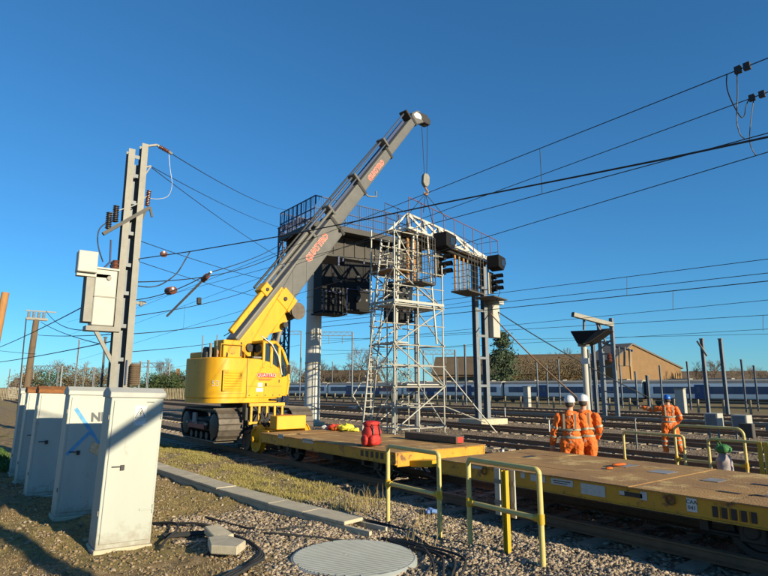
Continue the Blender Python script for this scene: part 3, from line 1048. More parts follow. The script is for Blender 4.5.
# ------------------------------------------------------------------ wagons
def wheelset(parent, x, r=0.33):
    for y, s in ((7.50, -1), (9.0, 1)):
        o = ob('wheel', MB().lathe((x, y + 0.09 * s * -1, r + 0.085), V(0, s, 0), [(0, r + 0.028), (0.03, r + 0.028), (0.035, r), (0.14, r - 0.006), (0.14, r - 0.075), (0.095, r - 0.085), (0.085, 0.14), (0.16, 0.12), (0.165, 0.06)], 36), 'dark_steel', parent, smooth=35)
        ob('axle_box', MB().b2((x - 0.14, y + s * 0.16 - 0.07, r - 0.05), (x + 0.14, y + s * 0.16 + 0.07, r + 0.20)).cyl((x, y + s * 0.2, r + 0.085), (x, y + s * 0.26, r + 0.085), 0.09, n=14), 'dark_steel', o, bevel=0.015)
    ob('axle', MB().cyl((x, 7.5, r + 0.085), (x, 9.0, r + 0.085), 0.07, n=12), 'dark_steel', parent)


def wagon(x0, x1, label, wheels, npl, groovy):
    t = thing('flat_wagon', ((x0 + x1) / 2, 8.25, 0), label, 'wagon', 'yellow flat rail wagons')
    zt, y0, y1 = 0.755, 7.0, 9.5
    side = ob('side_beam', MB().b2((x0, y0, zt - 0.23), (x1, y0 + 0.035, zt - 0.015)).b2((x0, y0 - 0.02, zt - 0.24), (x1, y0 + 0.06, zt - 0.225)), 'wagon_yellow', t, bevel=0.004)
    ob('side_beam', MB().b2((x0, y1 - 0.035, zt - 0.23), (x1, y1, zt - 0.015)), 'wagon_yellow', t)
    for xx, s in ((x0, 1), (x1, -1)):
        ob('end_beam', MB().b2((xx, y0 + 0.04, zt - 0.28), (xx + 0.05 * s, y1 - 0.04, zt - 0.02)), 'wagon_yellow', t, bevel=0.006)
    # deck plates with open joints
    n = npl
    for i in range(n):
        a = x0 - 0.02 + (x1 - x0 + 0.04) * i / n
        b = x0 - 0.02 + (x1 - x0 + 0.04) * (i + 1) / n
        for (ya, yb) in ((y0 - 0.03, y0 + 0.62), (y0 + 0.62, y1 - 0.62), (y1 - 0.62, y1 + 0.03)):
            dz = rnd.uniform(-0.004, 0.004)
            ob('deck_plate', MB().b2((a + 0.005, ya + 0.004, zt - 0.014 + dz), (b - 0.005, yb - 0.004, zt + dz)), 'deck', t)
    fr = MB()
    for y in (7.5, 9.0):
        fr.b2((x0 + 0.1, y - 0.05, zt - 0.34), (x1 - 0.1, y + 0.05, zt - 0.016))
    for i in range(9):
        x = x0 + 0.2 + (x1 - x0 - 0.4) * i / 8
        fr.b2((x - 0.04, y0 + 0.04, zt - 0.2), (x + 0.04, y1 - 0.04, zt - 0.018))
    ob('underframe', fr, 'dark_steel', t)
    for x in wheels: wheelset(t, x)
    bk = MB()
    for x in wheels:
        bk.b2((x - 0.55, 7.25, 0.35), (x - 0.45, 7.35, 0.7)).b2((x + 0.45, 7.25, 0.35), (x + 0.55, 7.35, 0.7))
        bk.cyl((x - 0.6, 7.4, 0.32), (x + 0.6, 7.4, 0.32), 0.025)
    bk.b2(((x0 + x1) / 2 - 0.9, 7.6, 0.25), ((x0 + x1) / 2 - 0.2, 8.2, 0.6)).cyl(((x0 + x1) / 2 + 0.2, 7.7, 0.42), ((x0 + x1) / 2 + 1.1, 7.7, 0.42), 0.15, n=12)
    ob('brake_gear', bk, 'dark_steel', t)
    return t, side, zt


W2, side2, zt = wagon(-7.55, 5.5, 'long yellow flat wagon with a rusty deck, nearest the camera', (-2.75, -0.9), 11, True)
W1, side1, _ = wagon(-14.7, -8.75, 'shorter yellow flat wagon coupled in front of the crane', (-13.6, -9.7), 6, False)
yf = 7.0 - 0.004


def plate(name, x, z, w_, h_, m, par, d=0.003):
    return ob(name, MB().b2((x - w_ / 2, yf - d, z - h_ / 2), (x + w_ / 2, yf + 0.002, z + h_ / 2)), m, par)


def fx(px, py):
    p = aty(px, py, 7.0)
    return p.x, p.z


for (px, py, w_, h_) in ((477, 467, .24, .05), (523, 474.5, .08, .10), (538, 478, .26, .10), (562, 482.3, .36, .085), (593, 490, .36, .14)):
    x, z = fx(px, py)
    plate('label_plate', x, z, w_, h_, 'decal_white', side2)
x, z = fx(562, 482.3); plate('print_line', x, z + .012, .28, .012, 'ink', side2, .004); plate('print_line', x - .02, z - .016, .22, .010, 'ink', side2, .004)
x, z = fx(631, 494.5); plate('label_plate', x, z, 0.30, 0.055, 'ink', side2); plate('label_plate', x - .12, z + .004, 0.07, 0.05, 'decal_white', side2, .004)
x, z = fx(644, 496); plate('label_plate', x, z, 0.085, 0.10, 'decal_white', side2)
x, z = fx(692, 505); plate('number_plate', x, z, 0.115, 0.15, 'sign_white', side2)
text('plate_text', 'CAA', 'ink', side2, (x, yf - 0.005, z + 0.032), X3, Z3, 0.062)
text('plate_text', '041', 'ink', side2, (x, yf - 0.005, z - 0.032), X3, Z3, 0.062)
for px, py in ((671, 500), (485, 471)):
    x, z = fx(px, py)
    ob('lashing_ring', MB().tube([V(x + 0.05 * math.cos(a), yf - 0.018, z + 0.05 * math.sin(a)) for a in np.linspace(0, 2 * PI, 17)], 0.011, 6), 'rusty', side2)
# slotted box section towards the right hand end
xa, z = fx(717, 512)
for i in range(5):
    plate('slot', xa - 0.02 + i * 0.098, z - 0.0, 0.055, 0.115, 'black', side2)
    if i < 4: ob('slot_rib', MB().b2((xa + 0.022 + i * 0.098, yf - 0.012, z - 0.06), (xa + 0.036 + i * 0.098, yf, z + 0.06)), 'wagon_yellow', side2)
for px, py in ((281, 435.5), (308, 440)):
    x, z = fx(px, py)
    plate('label_plate', x, z - 0.02, 0.5 if px > 300 else 0.3, 0.10, 'decal_white', side1)
for i in range(5):
    x, z = fx(362 + i * 5, 452.5 + i * 0.75)
    plate('slot', x, z - 0.01, 0.09, 0.12, 'black', side1)
# deck marks, slots and loose bits on the near wagon
for (x, y, a, b, m, nm) in ((-4.35, 8.55, .30, .34, 'deck_grey', 'worn_patch'), (-3.55, 8.35, .22, .30, 'deck_grey', 'worn_patch'), (-2.55, 7.75, .34, .16, 'deck_grey', 'worn_patch'), (-5.0, 8.75, .16, .4, 'deck_grey', 'worn_patch'), (-3.05, 7.55, .26, .045, 'black', 'deck_slot'), (-3.0, 8.45, .26, .06, 'black', 'deck_slot'), (-2.1, 7.5, .36, .04, 'black', 'deck_slot'), (-6.75, 8.5, .1, .3, 'black', 'deck_slot')):
    ob(nm, MB().b2((x - a / 2, y - b / 2, zt + 0.006), (x + a / 2, y + b / 2, zt + 0.0085)), m, W2)
mb = MB()
mb.ball((-5.05, 8.55, zt + 0.04), (0.07, 0.16, 0.018), 10, 6).ball((-5.0, 8.2, zt + 0.02), (0.05, 0.07, 0.018), 8, 5).ball((-5.08, 8.68, zt + .03), (.06, .12, .02), 8, 5)
tag(ob('orange_cloth', mb, 'hivis', None, loc=(-5.05, 8.5, zt), smooth=60), 'crumpled orange cloth lying on the deck of the nearest wagon', 'cloth')
# coupling between the wagons
cp = thing('coupling', (-8.15, 8.25, 0.5), 'yellow drawbar with red air valve between the two wagons', 'coupling')
ob('drawbar', MB().b2((-8.75, 8.15, 0.42), (-7.55, 8.35, 0.56)), 'crane_yellow', cp, bevel=0.01)
ob('bracket', MB().prism([V(-8.74, 7.35, 0.45), V(-8.74, 7.75, 0.45), V(-8.2, 7.6, 0.5), V(-8.2, 7.45, 0.5)], V(0, 0, 0.13)), 'crane_yellow', cp, bevel=0.01)
ob('air_valve', MB().cyl((-7.95, 7.4, 0.5), (-7.75, 7.4, 0.5), 0.10, n=14).cyl((-7.95, 7.4, 0.62), (-7.8, 7.4, 0.62), 0.05, n=10), 'red_box', cp, smooth=40)
ob('hose', MB().tube([V(-8.72, 7.6, 0.5), V(-8.4, 7.5, 0.33), V(-8.1, 7.45, 0.3), V(-7.8, 7.42, 0.45)], 0.022, 8), 'rubber', cp, smooth=60)
# timber beam with red end on the far side
bt = thing('timber_beam', (-8.6, 9.3, 0.77), 'brown timber beam with a red painted end lying on the shorter wagon', 'beam')
ob('beam', MB().b2((-10.9, 9.0, 0.77), (-9.12, 9.24, 0.92)), 'wood_post', bt, bevel=0.01)
ob('painted_end', MB().b2((-9.118, 9.03, 0.785), (-9.11, 9.21, 0.905)), 'red_print', bt)
# red bag on the wagon
bp = aty(369, 443, 7.25)
rb_ = thing('red_bag', (bp.x, 7.3, zt), 'red rucksack standing on the edge of the shorter wagon', 'bag')
bx, by = bp.x, 7.32
soft_box('body', (bx, by, zt + .245), (.165, .20, .24), 'bag_red', rb_, dist=.05)
soft_box('pocket', (bx + .165, by - .03, zt + .15), (.075, .14, .115), 'bag_red', rb_, dist=.035)
soft_box('top_lid', (bx - .01, by, zt + .47), (.15, .18, .065), 'bag_red', rb_, dist=.04)
soft_box('side_pocket', (bx + .02, by - .2, zt + .14), (.10, .05, .11), 'bag_red', rb_, dist=.03)
for q in (-.09, .09):
    ob('strap', MB().tube([V(bx + .17, by + q, zt + .02), V(bx + .19, by + q, zt + .25), V(bx + .16, by + q, zt + .42), V(bx + .05, by + q, zt + .53)], 0.014, 6), 'black', rb_, smooth=60)
ob('handle', MB().tube([V(bx - .04, by - .04, zt + .52), V(bx - .04, by - .03, zt + .57), V(bx - .04, by + .03, zt + .57), V(bx - .04, by + .04, zt + .52)], 0.010, 6), 'black', rb_, smooth=60)
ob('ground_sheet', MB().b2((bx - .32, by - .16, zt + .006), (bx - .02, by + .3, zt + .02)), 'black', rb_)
# clothes heap
hp = aty(343, 427, 9.2)
hv = thing('clothes_heap', (hp.x, 9.2, zt), 'heap of red, yellow and white work clothes on the shorter wagon', 'clothes')
for nm, dx, dy, r3, m in (('red_jacket', -0.5, 0.1, (.22, .26, .09), 'hivis_red'), ('white_cloth', -0.75, -0.05, (.2, .22, .06), 'sign_white'), ('yellow_vest', 0.1, 0.15, (.28, .3, .13), 'hivis_yellow'), ('orange_vest', -0.15, -0.12, (.2, .2, .07), 'hivis'), ('yellow_vest', .45, .2, (.2, .2, .05), 'hivis_yellow')):
    soft_box(nm, (hp.x + dx, 9.15 + dy * .6, zt + r3[2] * .75), (r3[0] * .8, r3[1] * .8, r3[2] * .8), m, hv, dist=.14, exp=2.3)

# ------------------------------------------------------------------ rail crane
CR = thing('rail_crane', (-18.1, 8.25, 0), 'big yellow crawler crane on rail wheels with a long grey telescopic boom raised', 'crane')
AZ = math.radians(9.3)
f_ = V(-math.sin(AZ), math.cos(AZ), 0)           # boom direction
r_ = V(math.cos(AZ), math.sin(AZ), 0)            # side that faces the sun
HC = V(-17.95, 7.55, 0)                           # slew centre


def H(u, v, z):
    return HC + f_ * u + r_ * v + Z3 * z


HA = (f_, r_, Z3)


def hbox(mb, a, b):
    c = [(p + q) / 2 for p, q in zip(a, b)]
    return mb.box(H(*c), [abs(q - p) for p, q in zip(a, b)], HA)


# crawlers
for cy, lab in ((6.92, 'near'), (9.42, 'far')):
    x0, x1 = -20.1, -16.65
    R_ = 0.47
    zc = 0.83
    wd = 0.74
    cr = ob('crawler', MB().b2((x0 + 0.5, cy - 0.20, zc - 0.22), (x1 - 0.5, cy + 0.20, zc + 0.2)).b2((x0 + 0.9, cy - 0.43, zc - 0.14), (x1 - 0.95, cy - 0.2, zc + 0.10)), 'dark_steel', CR, bevel=0.03)
    ob('guard_plate', MB().b2((x0 + 0.95, cy - 0.455, zc - 0.13), (x1 - 1.0, cy - 0.43, zc + 0.03)), 'red_box', cr, bevel=0.01)
    ob('motor_cover', MB().b2((x0 + 1.4, cy - 0.47, zc + 0.03), (x0 + 1.75, cy - 0.41, zc + 0.36)), 'galv_blue', cr, bevel=0.01)
    for i in range(3):
        ob('bracket', MB().b2((x0 + 0.8 + i * 0.85, cy - 0.47, zc + 0.0), (x0 + 1.0 + i * 0.85, cy - 0.43, zc + 0.07)), 'galv', cr)
    for xx in (x0 + R_, x1 - R_):
        ob('sprocket', MB().lathe((xx, cy - 0.40, zc), Y3, [(0, 0.2), (0.05, 0.36), (0.12, 0.40), (0.65, 0.40), (0.72, 0.36), (0.78, 0.2)], 24), 'dark_steel', cr, smooth=35)
    for i in range(5):
        xx = x0 + 0.95 + i * 0.46
        ob('roller', MB().cyl((xx, cy - 0.32, zc - 0.34), (xx, cy + 0.32, zc - 0.34), 0.12, n=14), 'dark_steel', cr, smooth=40)
    # shoes round the oval
    straight = (x1 - x0 - 2 * R_)
    per = 2 * straight + 2 * PI * R_
    n = 46
    pit = per / n
    bm = MB().b2((-pit * 0.47, -wd / 2, -0.02), (pit * 0.47, wd / 2, 0.02)).b2((pit * 0.28, -wd / 2, 0.02), (pit * 0.42, wd / 2, 0.05)).b2((-pit * 0.3, -0.1, -0.09), (pit * 0.3, 0.1, -0.02))
    sh = bpy.data.meshes.new('track_shoe')
    sh.from_pydata([tuple(p) for p in bm.v], [], bm.f)
    sh.materials.append(MAT['track_shoe'])
    for i in range(n):
        d = i * pit
        if d < straight: p = V(x0 + R_ + d, 0, zc + R_); a = 0
        elif d < straight + PI * R_:
            a = (d - straight) / R_
            p = V(x1 - R_ + R_ * math.sin(a), 0, zc + R_ * math.cos(a))
        elif d < 2 * straight + PI * R_: p = V(x1 - R_ - (d - straight - PI * R_), 0, zc - R_); a = PI
        else:
            a = PI + (d - 2 * straight - PI * R_) / R_
            p = V(x0 + R_ + R_ * math.sin(a), 0, zc + R_ * math.cos(a))
        o = bpy.data.objects.new('track_shoe', sh)
        o.location = V(p.x, cy, p.z) - ORG[CR.name]
        o.rotation_euler = (0, a, 0)
        C.objects.link(o)
        o.parent = cr
# centre frame, rail gear
ob('carbody', MB().b2((-19.4, 7.3, 0.55), (-17.0, 9.1, 1.15)).cyl((-17.95, 7.9, 1.1), (-17.95, 7.9, 1.58), 0.75, n=28), 'dark_steel', CR, bevel=0.02)
for xx in (-15.95, -19.9):
    for y, s in ((7.50, -1), (9.0, 1)):
        ob('rail_wheel', MB().lathe((xx, y + 0.08, 0.475), V(0, -1, 0), [(0, .42), (.03, .42), (.035, .385), (.15, .38), (.15, .30), (.11, .27), (.11, .12), (.17, .1), (.17, .04)], 32), 'crane_yellow', CR, smooth=35)
    ob('rail_axle', MB().cyl((xx, 7.3, 0.475), (xx, 9.2, 0.475), 0.08, n=12).b2((xx - 0.3 if xx > -18 else xx - .1, 7.75, 0.45), (xx + .1 if xx > -18 else xx + .3, 8.75, 0.8)), 'crane_yellow', CR, bevel=0.015)
ob('rail_wheel', MB().lathe((-16.55, 7.52, 0.40), V(0, -1, 0), [(0, .34), (.03, .34), (.035, .30), (.13, .295), (.13, .2), (.1, .18), (.1, .05)], 28), 'track_shoe', CR, smooth=35)
gr = MB()
for i in range(5):
    y = 7.35 + i * 0.26
    gr.b2((-16.28, y, 0.95), (-16.22, y + 0.07, 1.5))
gr.b2((-16.3, 7.3, 1.42), (-16.2, 8.5, 1.52)).b2((-16.3, 7.3, 0.88), (-16.2, 8.5, 0.96))
ob('grille', gr, 'crane_yellow', CR, bevel=0.006)
hg = MB()
for i in range(9):
    y0_ = 7.5 + rnd.uniform(0, 0.9)
    hg.tube([V(-16.4, y0_, 1.4), V(-16.15, y0_ + rnd.uniform(-.2, .2), 1.1), V(-16.1, y0_ + rnd.uniform(-.3, .3), 0.8), V(-16.4, y0_ + rnd.uniform(-.2, .2), 0.6)], 0.025, 6)
ob('hydraulic_hoses', hg, 'rubber', CR, smooth=60)
ob('valve_block', MB().b2((-16.6, 7.25, 1.0), (-16.35, 7.4, 1.5)), 'dark_steel', CR, bevel=0.01)
ob('valve_block', MB().b2((-16.45, 8.3, 0.7), (-16.15, 8.75, 1.15)), 'red_box', CR, bevel=0.01)
ob('front_frame', MB().b2((-16.6, 8.05, 0.62), (-15.2, 8.45, 0.82)).b2((-15.7, 7.45, 0.4), (-15.2, 7.75, 0.75)).bar((-15.9, 7.6, 0.6), (-15.2, 7.6, 0.5), 0.12), 'crane_yellow', CR, bevel=0.015)
ob('tool_box', MB().b2((-15.3, 7.55, 0.80), (-14.85, 8.5, 1.18)), 'crane_yellow', CR, bevel=0.015)

# house
hp_ = []
R1 = 0.55
u0, u1, v0, v1 = -1.50, 1.02, -0.92, 1.22
for (cu_, cv_, a0_, r1_) in ((u0 + R1, v1 - R1, 90, R1), (u0 + R1, v0 + R1, 180, R1), (u1 - .2, v0 + .2, 270, .2), (u1 - .35, v1 - .35, 0, .35)):
    for k in range(7):
        a = math.radians(a0_ + 15 * k)
        hp_.append((cu_ + r1_ * math.cos(a), cv_ + r1_ * math.sin(a)))


def hprism(poly, z0, z1):
    return MB().prism([H(u, v, z0) for u, v in poly], Z3 * (z1 - z0))


ob('skirt', hprism([(u * 0.985, v * 0.985) for u, v in hp_], 1.52, 1.66), 'crane_yellow', CR, smooth=30)
rear = [p for p in hp_ if p[0] < -0.02]
rear = [(-0.03, v1)] + [p for p in hp_ if p[0] < -0.5] + [(-0.03, v0)]
ob('counterweight', hprism([(-0.35, v1)] + [p for p in hp_ if p[0] < -0.5] + [(-0.35, v0)], 1.66, 2.90), 'crane_yellow', CR, smooth=30, bevel=0.03, seg=2)
# side housing with a roof line that drops to the cab
sp = [(-0.345, 1.66), (1.02, 1.66), (1.03, 1.9), (1.0, 2.25), (0.85, 2.62), (0.5, 2.80), (0.1, 2.88), (-0.345, 2.90)]
for va, vb in ((0.2, v1), (v0, -0.35)):
    ob('side_housing', MB().prism([H(u, va, z) for u, z in sp], r_ * (vb - va)), 'crane_yellow', CR, bevel=0.025, seg=2)
ob('slew_deck', hprism([(-0.34, .195), (1.1, .195), (1.1, -.345), (-.34, -.345)], 1.67, 2.2), 'crane_yellow', CR)
vt = ob('vent_panel', hbox(MB(), (-1.2, v1 - 0.01, 1.88), (-0.52, v1 + 0.02, 2.52)), 'crane_yellow', CR, bevel=0.01)
for i in range(7):
    ob('louvre', MB().prism([H(-1.15, v1 + 0.02, 1.93 + i * .08), H(-1.15, v1 + 0.045, 1.94 + i * .08), H(-1.15, v1 + 0.02, 1.985 + i * .08)], f_ * 0.58), 'crane_yellow', vt)
ob('panel_gap', hbox(MB(), (-0.36, v1 + 0.001, 1.68), (-0.345, v1 + 0.004, 2.88)), 'dark_steel', CR)
# lettering on the side
lg = ob('name_panel', hbox(MB(), (0.03, v1 + 0.001, 2.30), (0.72, v1 + 0.008, 2.44)), 'red_print', CR, bevel=0.003)
text('panel_letters', 'QUATTRO', 'sign_white', lg, H(0.375, v1 + 0.012, 2.37), f_, Z3, 0.15)
for zz, ww in ((2.255, .3), (2.215, .22)):
    ob('print_line', hbox(MB(), (0.30 - ww, v1 + 0.001, zz - .01), (0.30 + ww, v1 + 0.005, zz + .01)), 'red_print', lg)
ob('notice_plate', hbox(MB(), (0.0, v1 + 0.001, 1.85), (0.26, v1 + 0.006, 1.97)), 'sign_white', CR)
ob('notice_plate', hbox(MB(), (0.05, v1 + 0.001, 2.0), (0.24, v1 + 0.006, 2.14)), 'decal_white', CR)
ob('door_latch', hbox(MB(), (0.33, v1 + .001, 2.03), (0.39, v1 + .02, 2.12)).add([], []), 'dark_steel', CR)
ob('door_latch', hbox(MB(), (0.86, v1 - .01, 2.14), (0.89, v1 + .015, 2.24)), 'dark_steel', CR)
text('fleet_number', '53', 'decal_white', CR, H(u0 + R1, v1 - R1, 2.1) + (r_ - f_).normalized() * (R1 + .004), (f_ + r_).normalized(), Z3, 0.24)
# machinery on top: winch box, exhaust, beacon, air filter
wb = ob('winch_box', hbox(MB(), (-1.12, 0.45, 2.9), (-0.45, 1.05, 3.45)), 'crane_yellow', CR, bevel=0.02)
ob('winch_emblem', MB().lathe(H(-0.8, 1.05, 3.17), r_, [(0, 0.17), (0.01, 0.17), (0.01, 0.155)], 28), 'wagon_yellow', wb)
ob('vent_grid', MB().box(H(-0.5, 1.055, 3.17), (0.05, 0.01, 0.45), HA), 'dark_steel', wb)
ob('exhaust', MB().cyl(H(-1.3, 0.6, 2.9), H(-1.3, 0.6, 3.35), 0.045, n=12).cyl(H(-1.24, .85, 2.9), H(-1.24, .85, 3.6), 0.02, n=8).cyl(H(-1.42, .3, 2.9), H(-1.42, .3, 3.6), 0.02, n=8), 'galv', CR, smooth=50)
ob('air_filter', MB().cyl(H(-1.3, 0.25, 3.08), H(-1.0, 0.25, 3.08), 0.17, n=16).cyl(H(-1.32, 0.4, 2.9), H(-1.32, 0.4, 3.08), 0.11, n=14), 'black', CR, smooth=40)
ob('engine_hood', hbox(MB(), (-1.3, -0.7, 2.9), (-0.75, 0.05, 3.1)), 'crane_yellow', CR, bevel=0.04, seg=2)
ob('deck_hatch', hbox(MB(), (-0.15, 0.75, 2.885), (0.3, 1.15, 2.97)), 'black', CR, bevel=0.01)
ob('hatch_hinge', hbox(MB(), (-0.1, 1.1, 2.91), (0.2, 1.17, 2.96)), 'galv', CR)
# cab on the sunny side at the front
cab = ob('cab', MB(), 'crane_yellow', CR) if False else None
cv0, cv1 = 0.42, 1.20
cp_ = [(0.42, 2.55), (0.42, 3.42), (0.95, 3.42), (1.22, 3.22), (1.50, 2.7), (1.58, 2.2), (1.50, 1.75), (1.21, 1.72), (1.21, 2.3)]
cabm = MB()
fr_pts = [(0.25, 2.60), (0.25, 3.44), (0.72, 3.44), (0.98, 3.23), (1.22, 2.72), (1.28, 2.2), (1.2, 1.74)]
for vv in (cv0, cv1):
    for a, b in zip(fr_pts[:-1], fr_pts[1:]):
        cabm.bar(H(a[0], vv, a[1]), H(b[0], vv, b[1]), 0.09, 0.09)
    for (a, b) in (((0.55, 2.62), (0.55, 3.42)), ((0.92, 2.3), (0.86, 3.3))):
        cabm.bar(H(a[0], vv, a[1]), H(b[0], vv, b[1]), 0.10, 0.08)
for u, z in fr_pts:
    cabm.bar(H(u, cv0, z), H(u, cv1, z), 0.08, 0.08)
cab = ob('cab', cabm, 'crane_yellow', CR, bevel=0.02)
ob('cab_roof', MB().prism([H(u, cv0 - .02, z) for u, z in ((0.22, 3.43), (0.22, 3.5), (0.74, 3.5), (1.02, 3.26), (.98, 3.21), (.72, 3.43))], r_ * (cv1 - cv0 + .04)), 'crane_yellow', cab, bevel=0.015)
ob('cab_floor', hbox(MB(), (0.25, cv0, 2.2), (0.99, cv1, 2.56)), 'crane_yellow', cab)
ob('cab_panel', MB().prism([H(u, cv1 - .03, z) for u, z in ((1.0, 1.72), (1.2, 1.72), (1.28, 2.2), (1.25, 2.4), (.95, 2.3))], r_ * 0.045), 'crane_yellow', cab)
ob('side_window', MB().prism([H(u, cv1 - .02, z) for u, z in ((0.29, 2.63), (0.29, 3.4), (0.52, 3.4), (0.52, 2.63))], r_ * 0.015), 'glass', cab)
ob('side_window', MB().prism([H(u, cv1 - .02, z) for u, z in ((0.59, 2.63), (0.59, 3.4), (0.71, 3.4), (.83, 3.29), (.88, 2.4))], r_ * 0.015), 'glass', cab)
ob('side_window', MB().prism([H(u, cv1 - .02, z) for u, z in ((.96, 2.35), (.91, 3.25), (.96, 3.2), (1.19, 2.7), (1.24, 2.35))], r_ * 0.015), 'glass', cab)
ob('windscreen', MB().prism([H(.97, cv0, 3.22), H(1.21, cv0, 2.72), H(1.27, cv0, 2.2), H(1.25, cv0, 2.2), H(1.19, cv0, 2.72), H(.95, cv0, 3.22)], r_ * (cv1 - cv0)), 'glass', cab)
ob('rear_window', hbox(MB(), (0.26, cv0 + .05, 2.63), (0.275, cv1 - .05, 3.38)), 'glass', cab)
ob('seat', hbox(MB(), (0.4, 0.6, 2.56), (.8, 1.0, 2.75)).box(H(0.42, 0.8, 3.0), (0.12, 0.4, 0.55), HA), 'hivis_red', cab, bevel=0.03)
ob('mirror', hbox(MB(), (1.13, cv1 + 0.10, 2.42), (1.17, cv1 + 0.28, 2.72)).bar(H(1.1, cv1, 2.62), H(1.15, cv1 + 0.12, 2.62), 0.03), 'galv', cab, bevel=0.01)
ob('grab_rail', MB().tube([H(0.1, 1.26, 3.62), H(0.5, 1.28, 3.38), H(.78, 1.28, 3.0), H(.95, 1.27, 2.4)], 0.02, 8), 'sign_white', cab, smooth=60)
# seams, bolts, rails and lights
for (a, b_, z0_, z1_) in ((-0.36, 1.0, 2.02, 2.028), (0.30, 0.306, 1.70, 2.0), (-1.30, -.4, 1.80, 1.806)):
    ob('panel_seam', hbox(MB(), (a, v1 + .001, z0_), (b_, v1 + .003, z1_)), 'dark_steel', CR)
for a in (-0.25, 0.05, 0.35, 0.65, 0.9):
    ob('bolt_head', MB().cyl(H(a, v1, 1.74), H(a, v1 + .014, 1.74), .018, n=8), 'dark_steel', CR)
ob('roof_handrail', MB().tube([H(-1.25, 1.12, 2.9), H(-1.25, 1.12, 3.3), H(-0.4, 1.12, 3.3), H(-0.4, 1.12, 2.9)], .016, 8), 'crane_yellow', CR, smooth=60)
ob('lifting_lug', MB().lathe(H(-1.0, 1.0, 2.98) - f_ * .02, f_, [(0, .09), (.04, .09)], 16), 'dark_steel', CR)
for a in (0.32, 0.62):
    ob('work_light', MB().cyl(H(a, 1.1, 3.52), H(a + .1, 1.1, 3.52), .06, n=12), 'dark_steel', CR, smooth=40)
ob('beacon', MB().lathe(H(-1.2, .8, 2.9), Z3, [(0, .05), (.1, .05), (.12, .065), (.2, .06), (.24, .03)], 12), 'wood_orange', CR, smooth=40)
ob('cab_step', hbox(MB(), (0.5, v1, 1.60), (0.9, v1 + .12, 1.63)), 'dark_steel', CR)
hz2 = MB()
for q in range(5):
    o_ = q * .05
    hz2.tube([H(-.3 + o_, .3 + .03 * q, 2.95), H(-.15 + o_, .42, 3.35), H(.05 + o_, .45, 3.75 + .05 * q), H(.35 + o_, .42, 4.2)], .022, 6)
ob('boom_hoses', hz2, 'wood_post', CR, smooth=60)
# boom foot frame
for vv in (-0.3, 0.16):
    ob('boom_foot', MB().prism([H(u, vv, z) for u, z in ((-0.5, 2.2), (-0.62, 3.1), (-0.42, 3.52), (-0.1, 3.55), (0.5, 2.9), (0.85, 2.2))], r_ * 0.10), 'crane_yellow', CR, bevel=0.015)

# boom
B0, B1 = V(-17.7, 7.25, 3.2), V(-19.2, 16.4, 14.65)
be = (B1 - B0).normalized()
br = V(be.y, -be.x, 0).normalized()       # sideways, sunny side
bu = br.cross(be).normalized()            # up-left of the boom
if bu.z < 0: bu = -bu
BL = (B1 - B0).length
BA = (be, br, bu)


def BP(t, s=0.0, h=0.0):
    """t metres along, s sideways, h above the axis"""
    return B0 + be * t + br * s + bu * h


def bbox(mb, t0, t1, s0, s1, h0, h1):
    return mb.box(BP((t0 + t1) / 2, (s0 + s1) / 2, (h0 + h1) / 2), (t1 - t0, abs(s1 - s0), abs(h1 - h0)), BA)


ob('boom_base', bbox(bbox(MB(), 0.1, 2.85, -0.36, 0.36, -0.62, 0.12), 2.35, 2.95, -0.39, 0.39, -0.70, 0.0), 'crane_yellow', CR, bevel=0.03, seg=2)
ob('boom_base_rail', bbox(bbox(MB(), 0.3, 2.3, 0.18, 0.36, 0.42, 0.60), 2.1, 2.5, 0.0, 0.40, 0.34, 0.68), 'crane_yellow', CR, bevel=0.02)
ob('cylinder_lug', MB().prism([BP(1.1, -0.2, -0.5), BP(1.75, -0.2, -1.0), BP(2.2, -0.2, -0.95), BP(2.4, -0.2, -0.5)], br * 0.4), 'crane_yellow', CR, bevel=0.02)
for s in (-0.28, 0.28):
    ob('lift_cylinder', MB().cyl(H(1.15, s * .6, 2.3), BP(1.9, s * .5, -0.9), 0.075, n=14), 'galv', CR, smooth=50)
SEC = [(0.25, 6.75, 0.62, 0.86), (6.8, 9.15, 0.50, 0.55), (9.1, 11.9, 0.44, 0.48), (11.8, 14.75, 0.37, 0.41)]
for (t0, t1, wz, hz) in SEC:
    sct = ob('boom_section', bbox(MB(), t0, t1, -wz / 2, wz / 2, -hz / 2 - 0.02 - (0.14 if hz > .8 else 0), hz / 2 - 0.02 - (0.14 if hz > .8 else 0)), 'boom_grey', CR, bevel=0.05, seg=2)
    cl = bbox(MB(), t1 - 0.16, t1, -wz / 2 - .03, wz / 2 + .03, -hz / 2 - .07 - (0.14 if hz > .8 else 0), hz / 2 + .02 - (0.14 if hz > .8 else 0))
    ob('section_collar', cl, 'dark_steel', sct, bevel=0.02)
    ob('rib_plate', bbox(MB(), t0, t1 - .2, wz / 2 - 0.002, wz / 2 + 0.006, -hz / 2 + .06 - (0.14 if hz > .8 else 0), -hz / 2 + .085 - (0.14 if hz > .8 else 0)), 'boom_grey', sct)
for (tt, hh, rr) in ((0.35, -.3, .14), (1.9, -.85, .1), (2.6, -.25, .07), (6.6, -.35, .06), (2.3, .5, .06)):
    ob('pin_boss', MB().cyl(BP(tt, .30, hh), BP(tt, .44, hh), rr, n=16), 'dark_steel', CR, smooth=40)
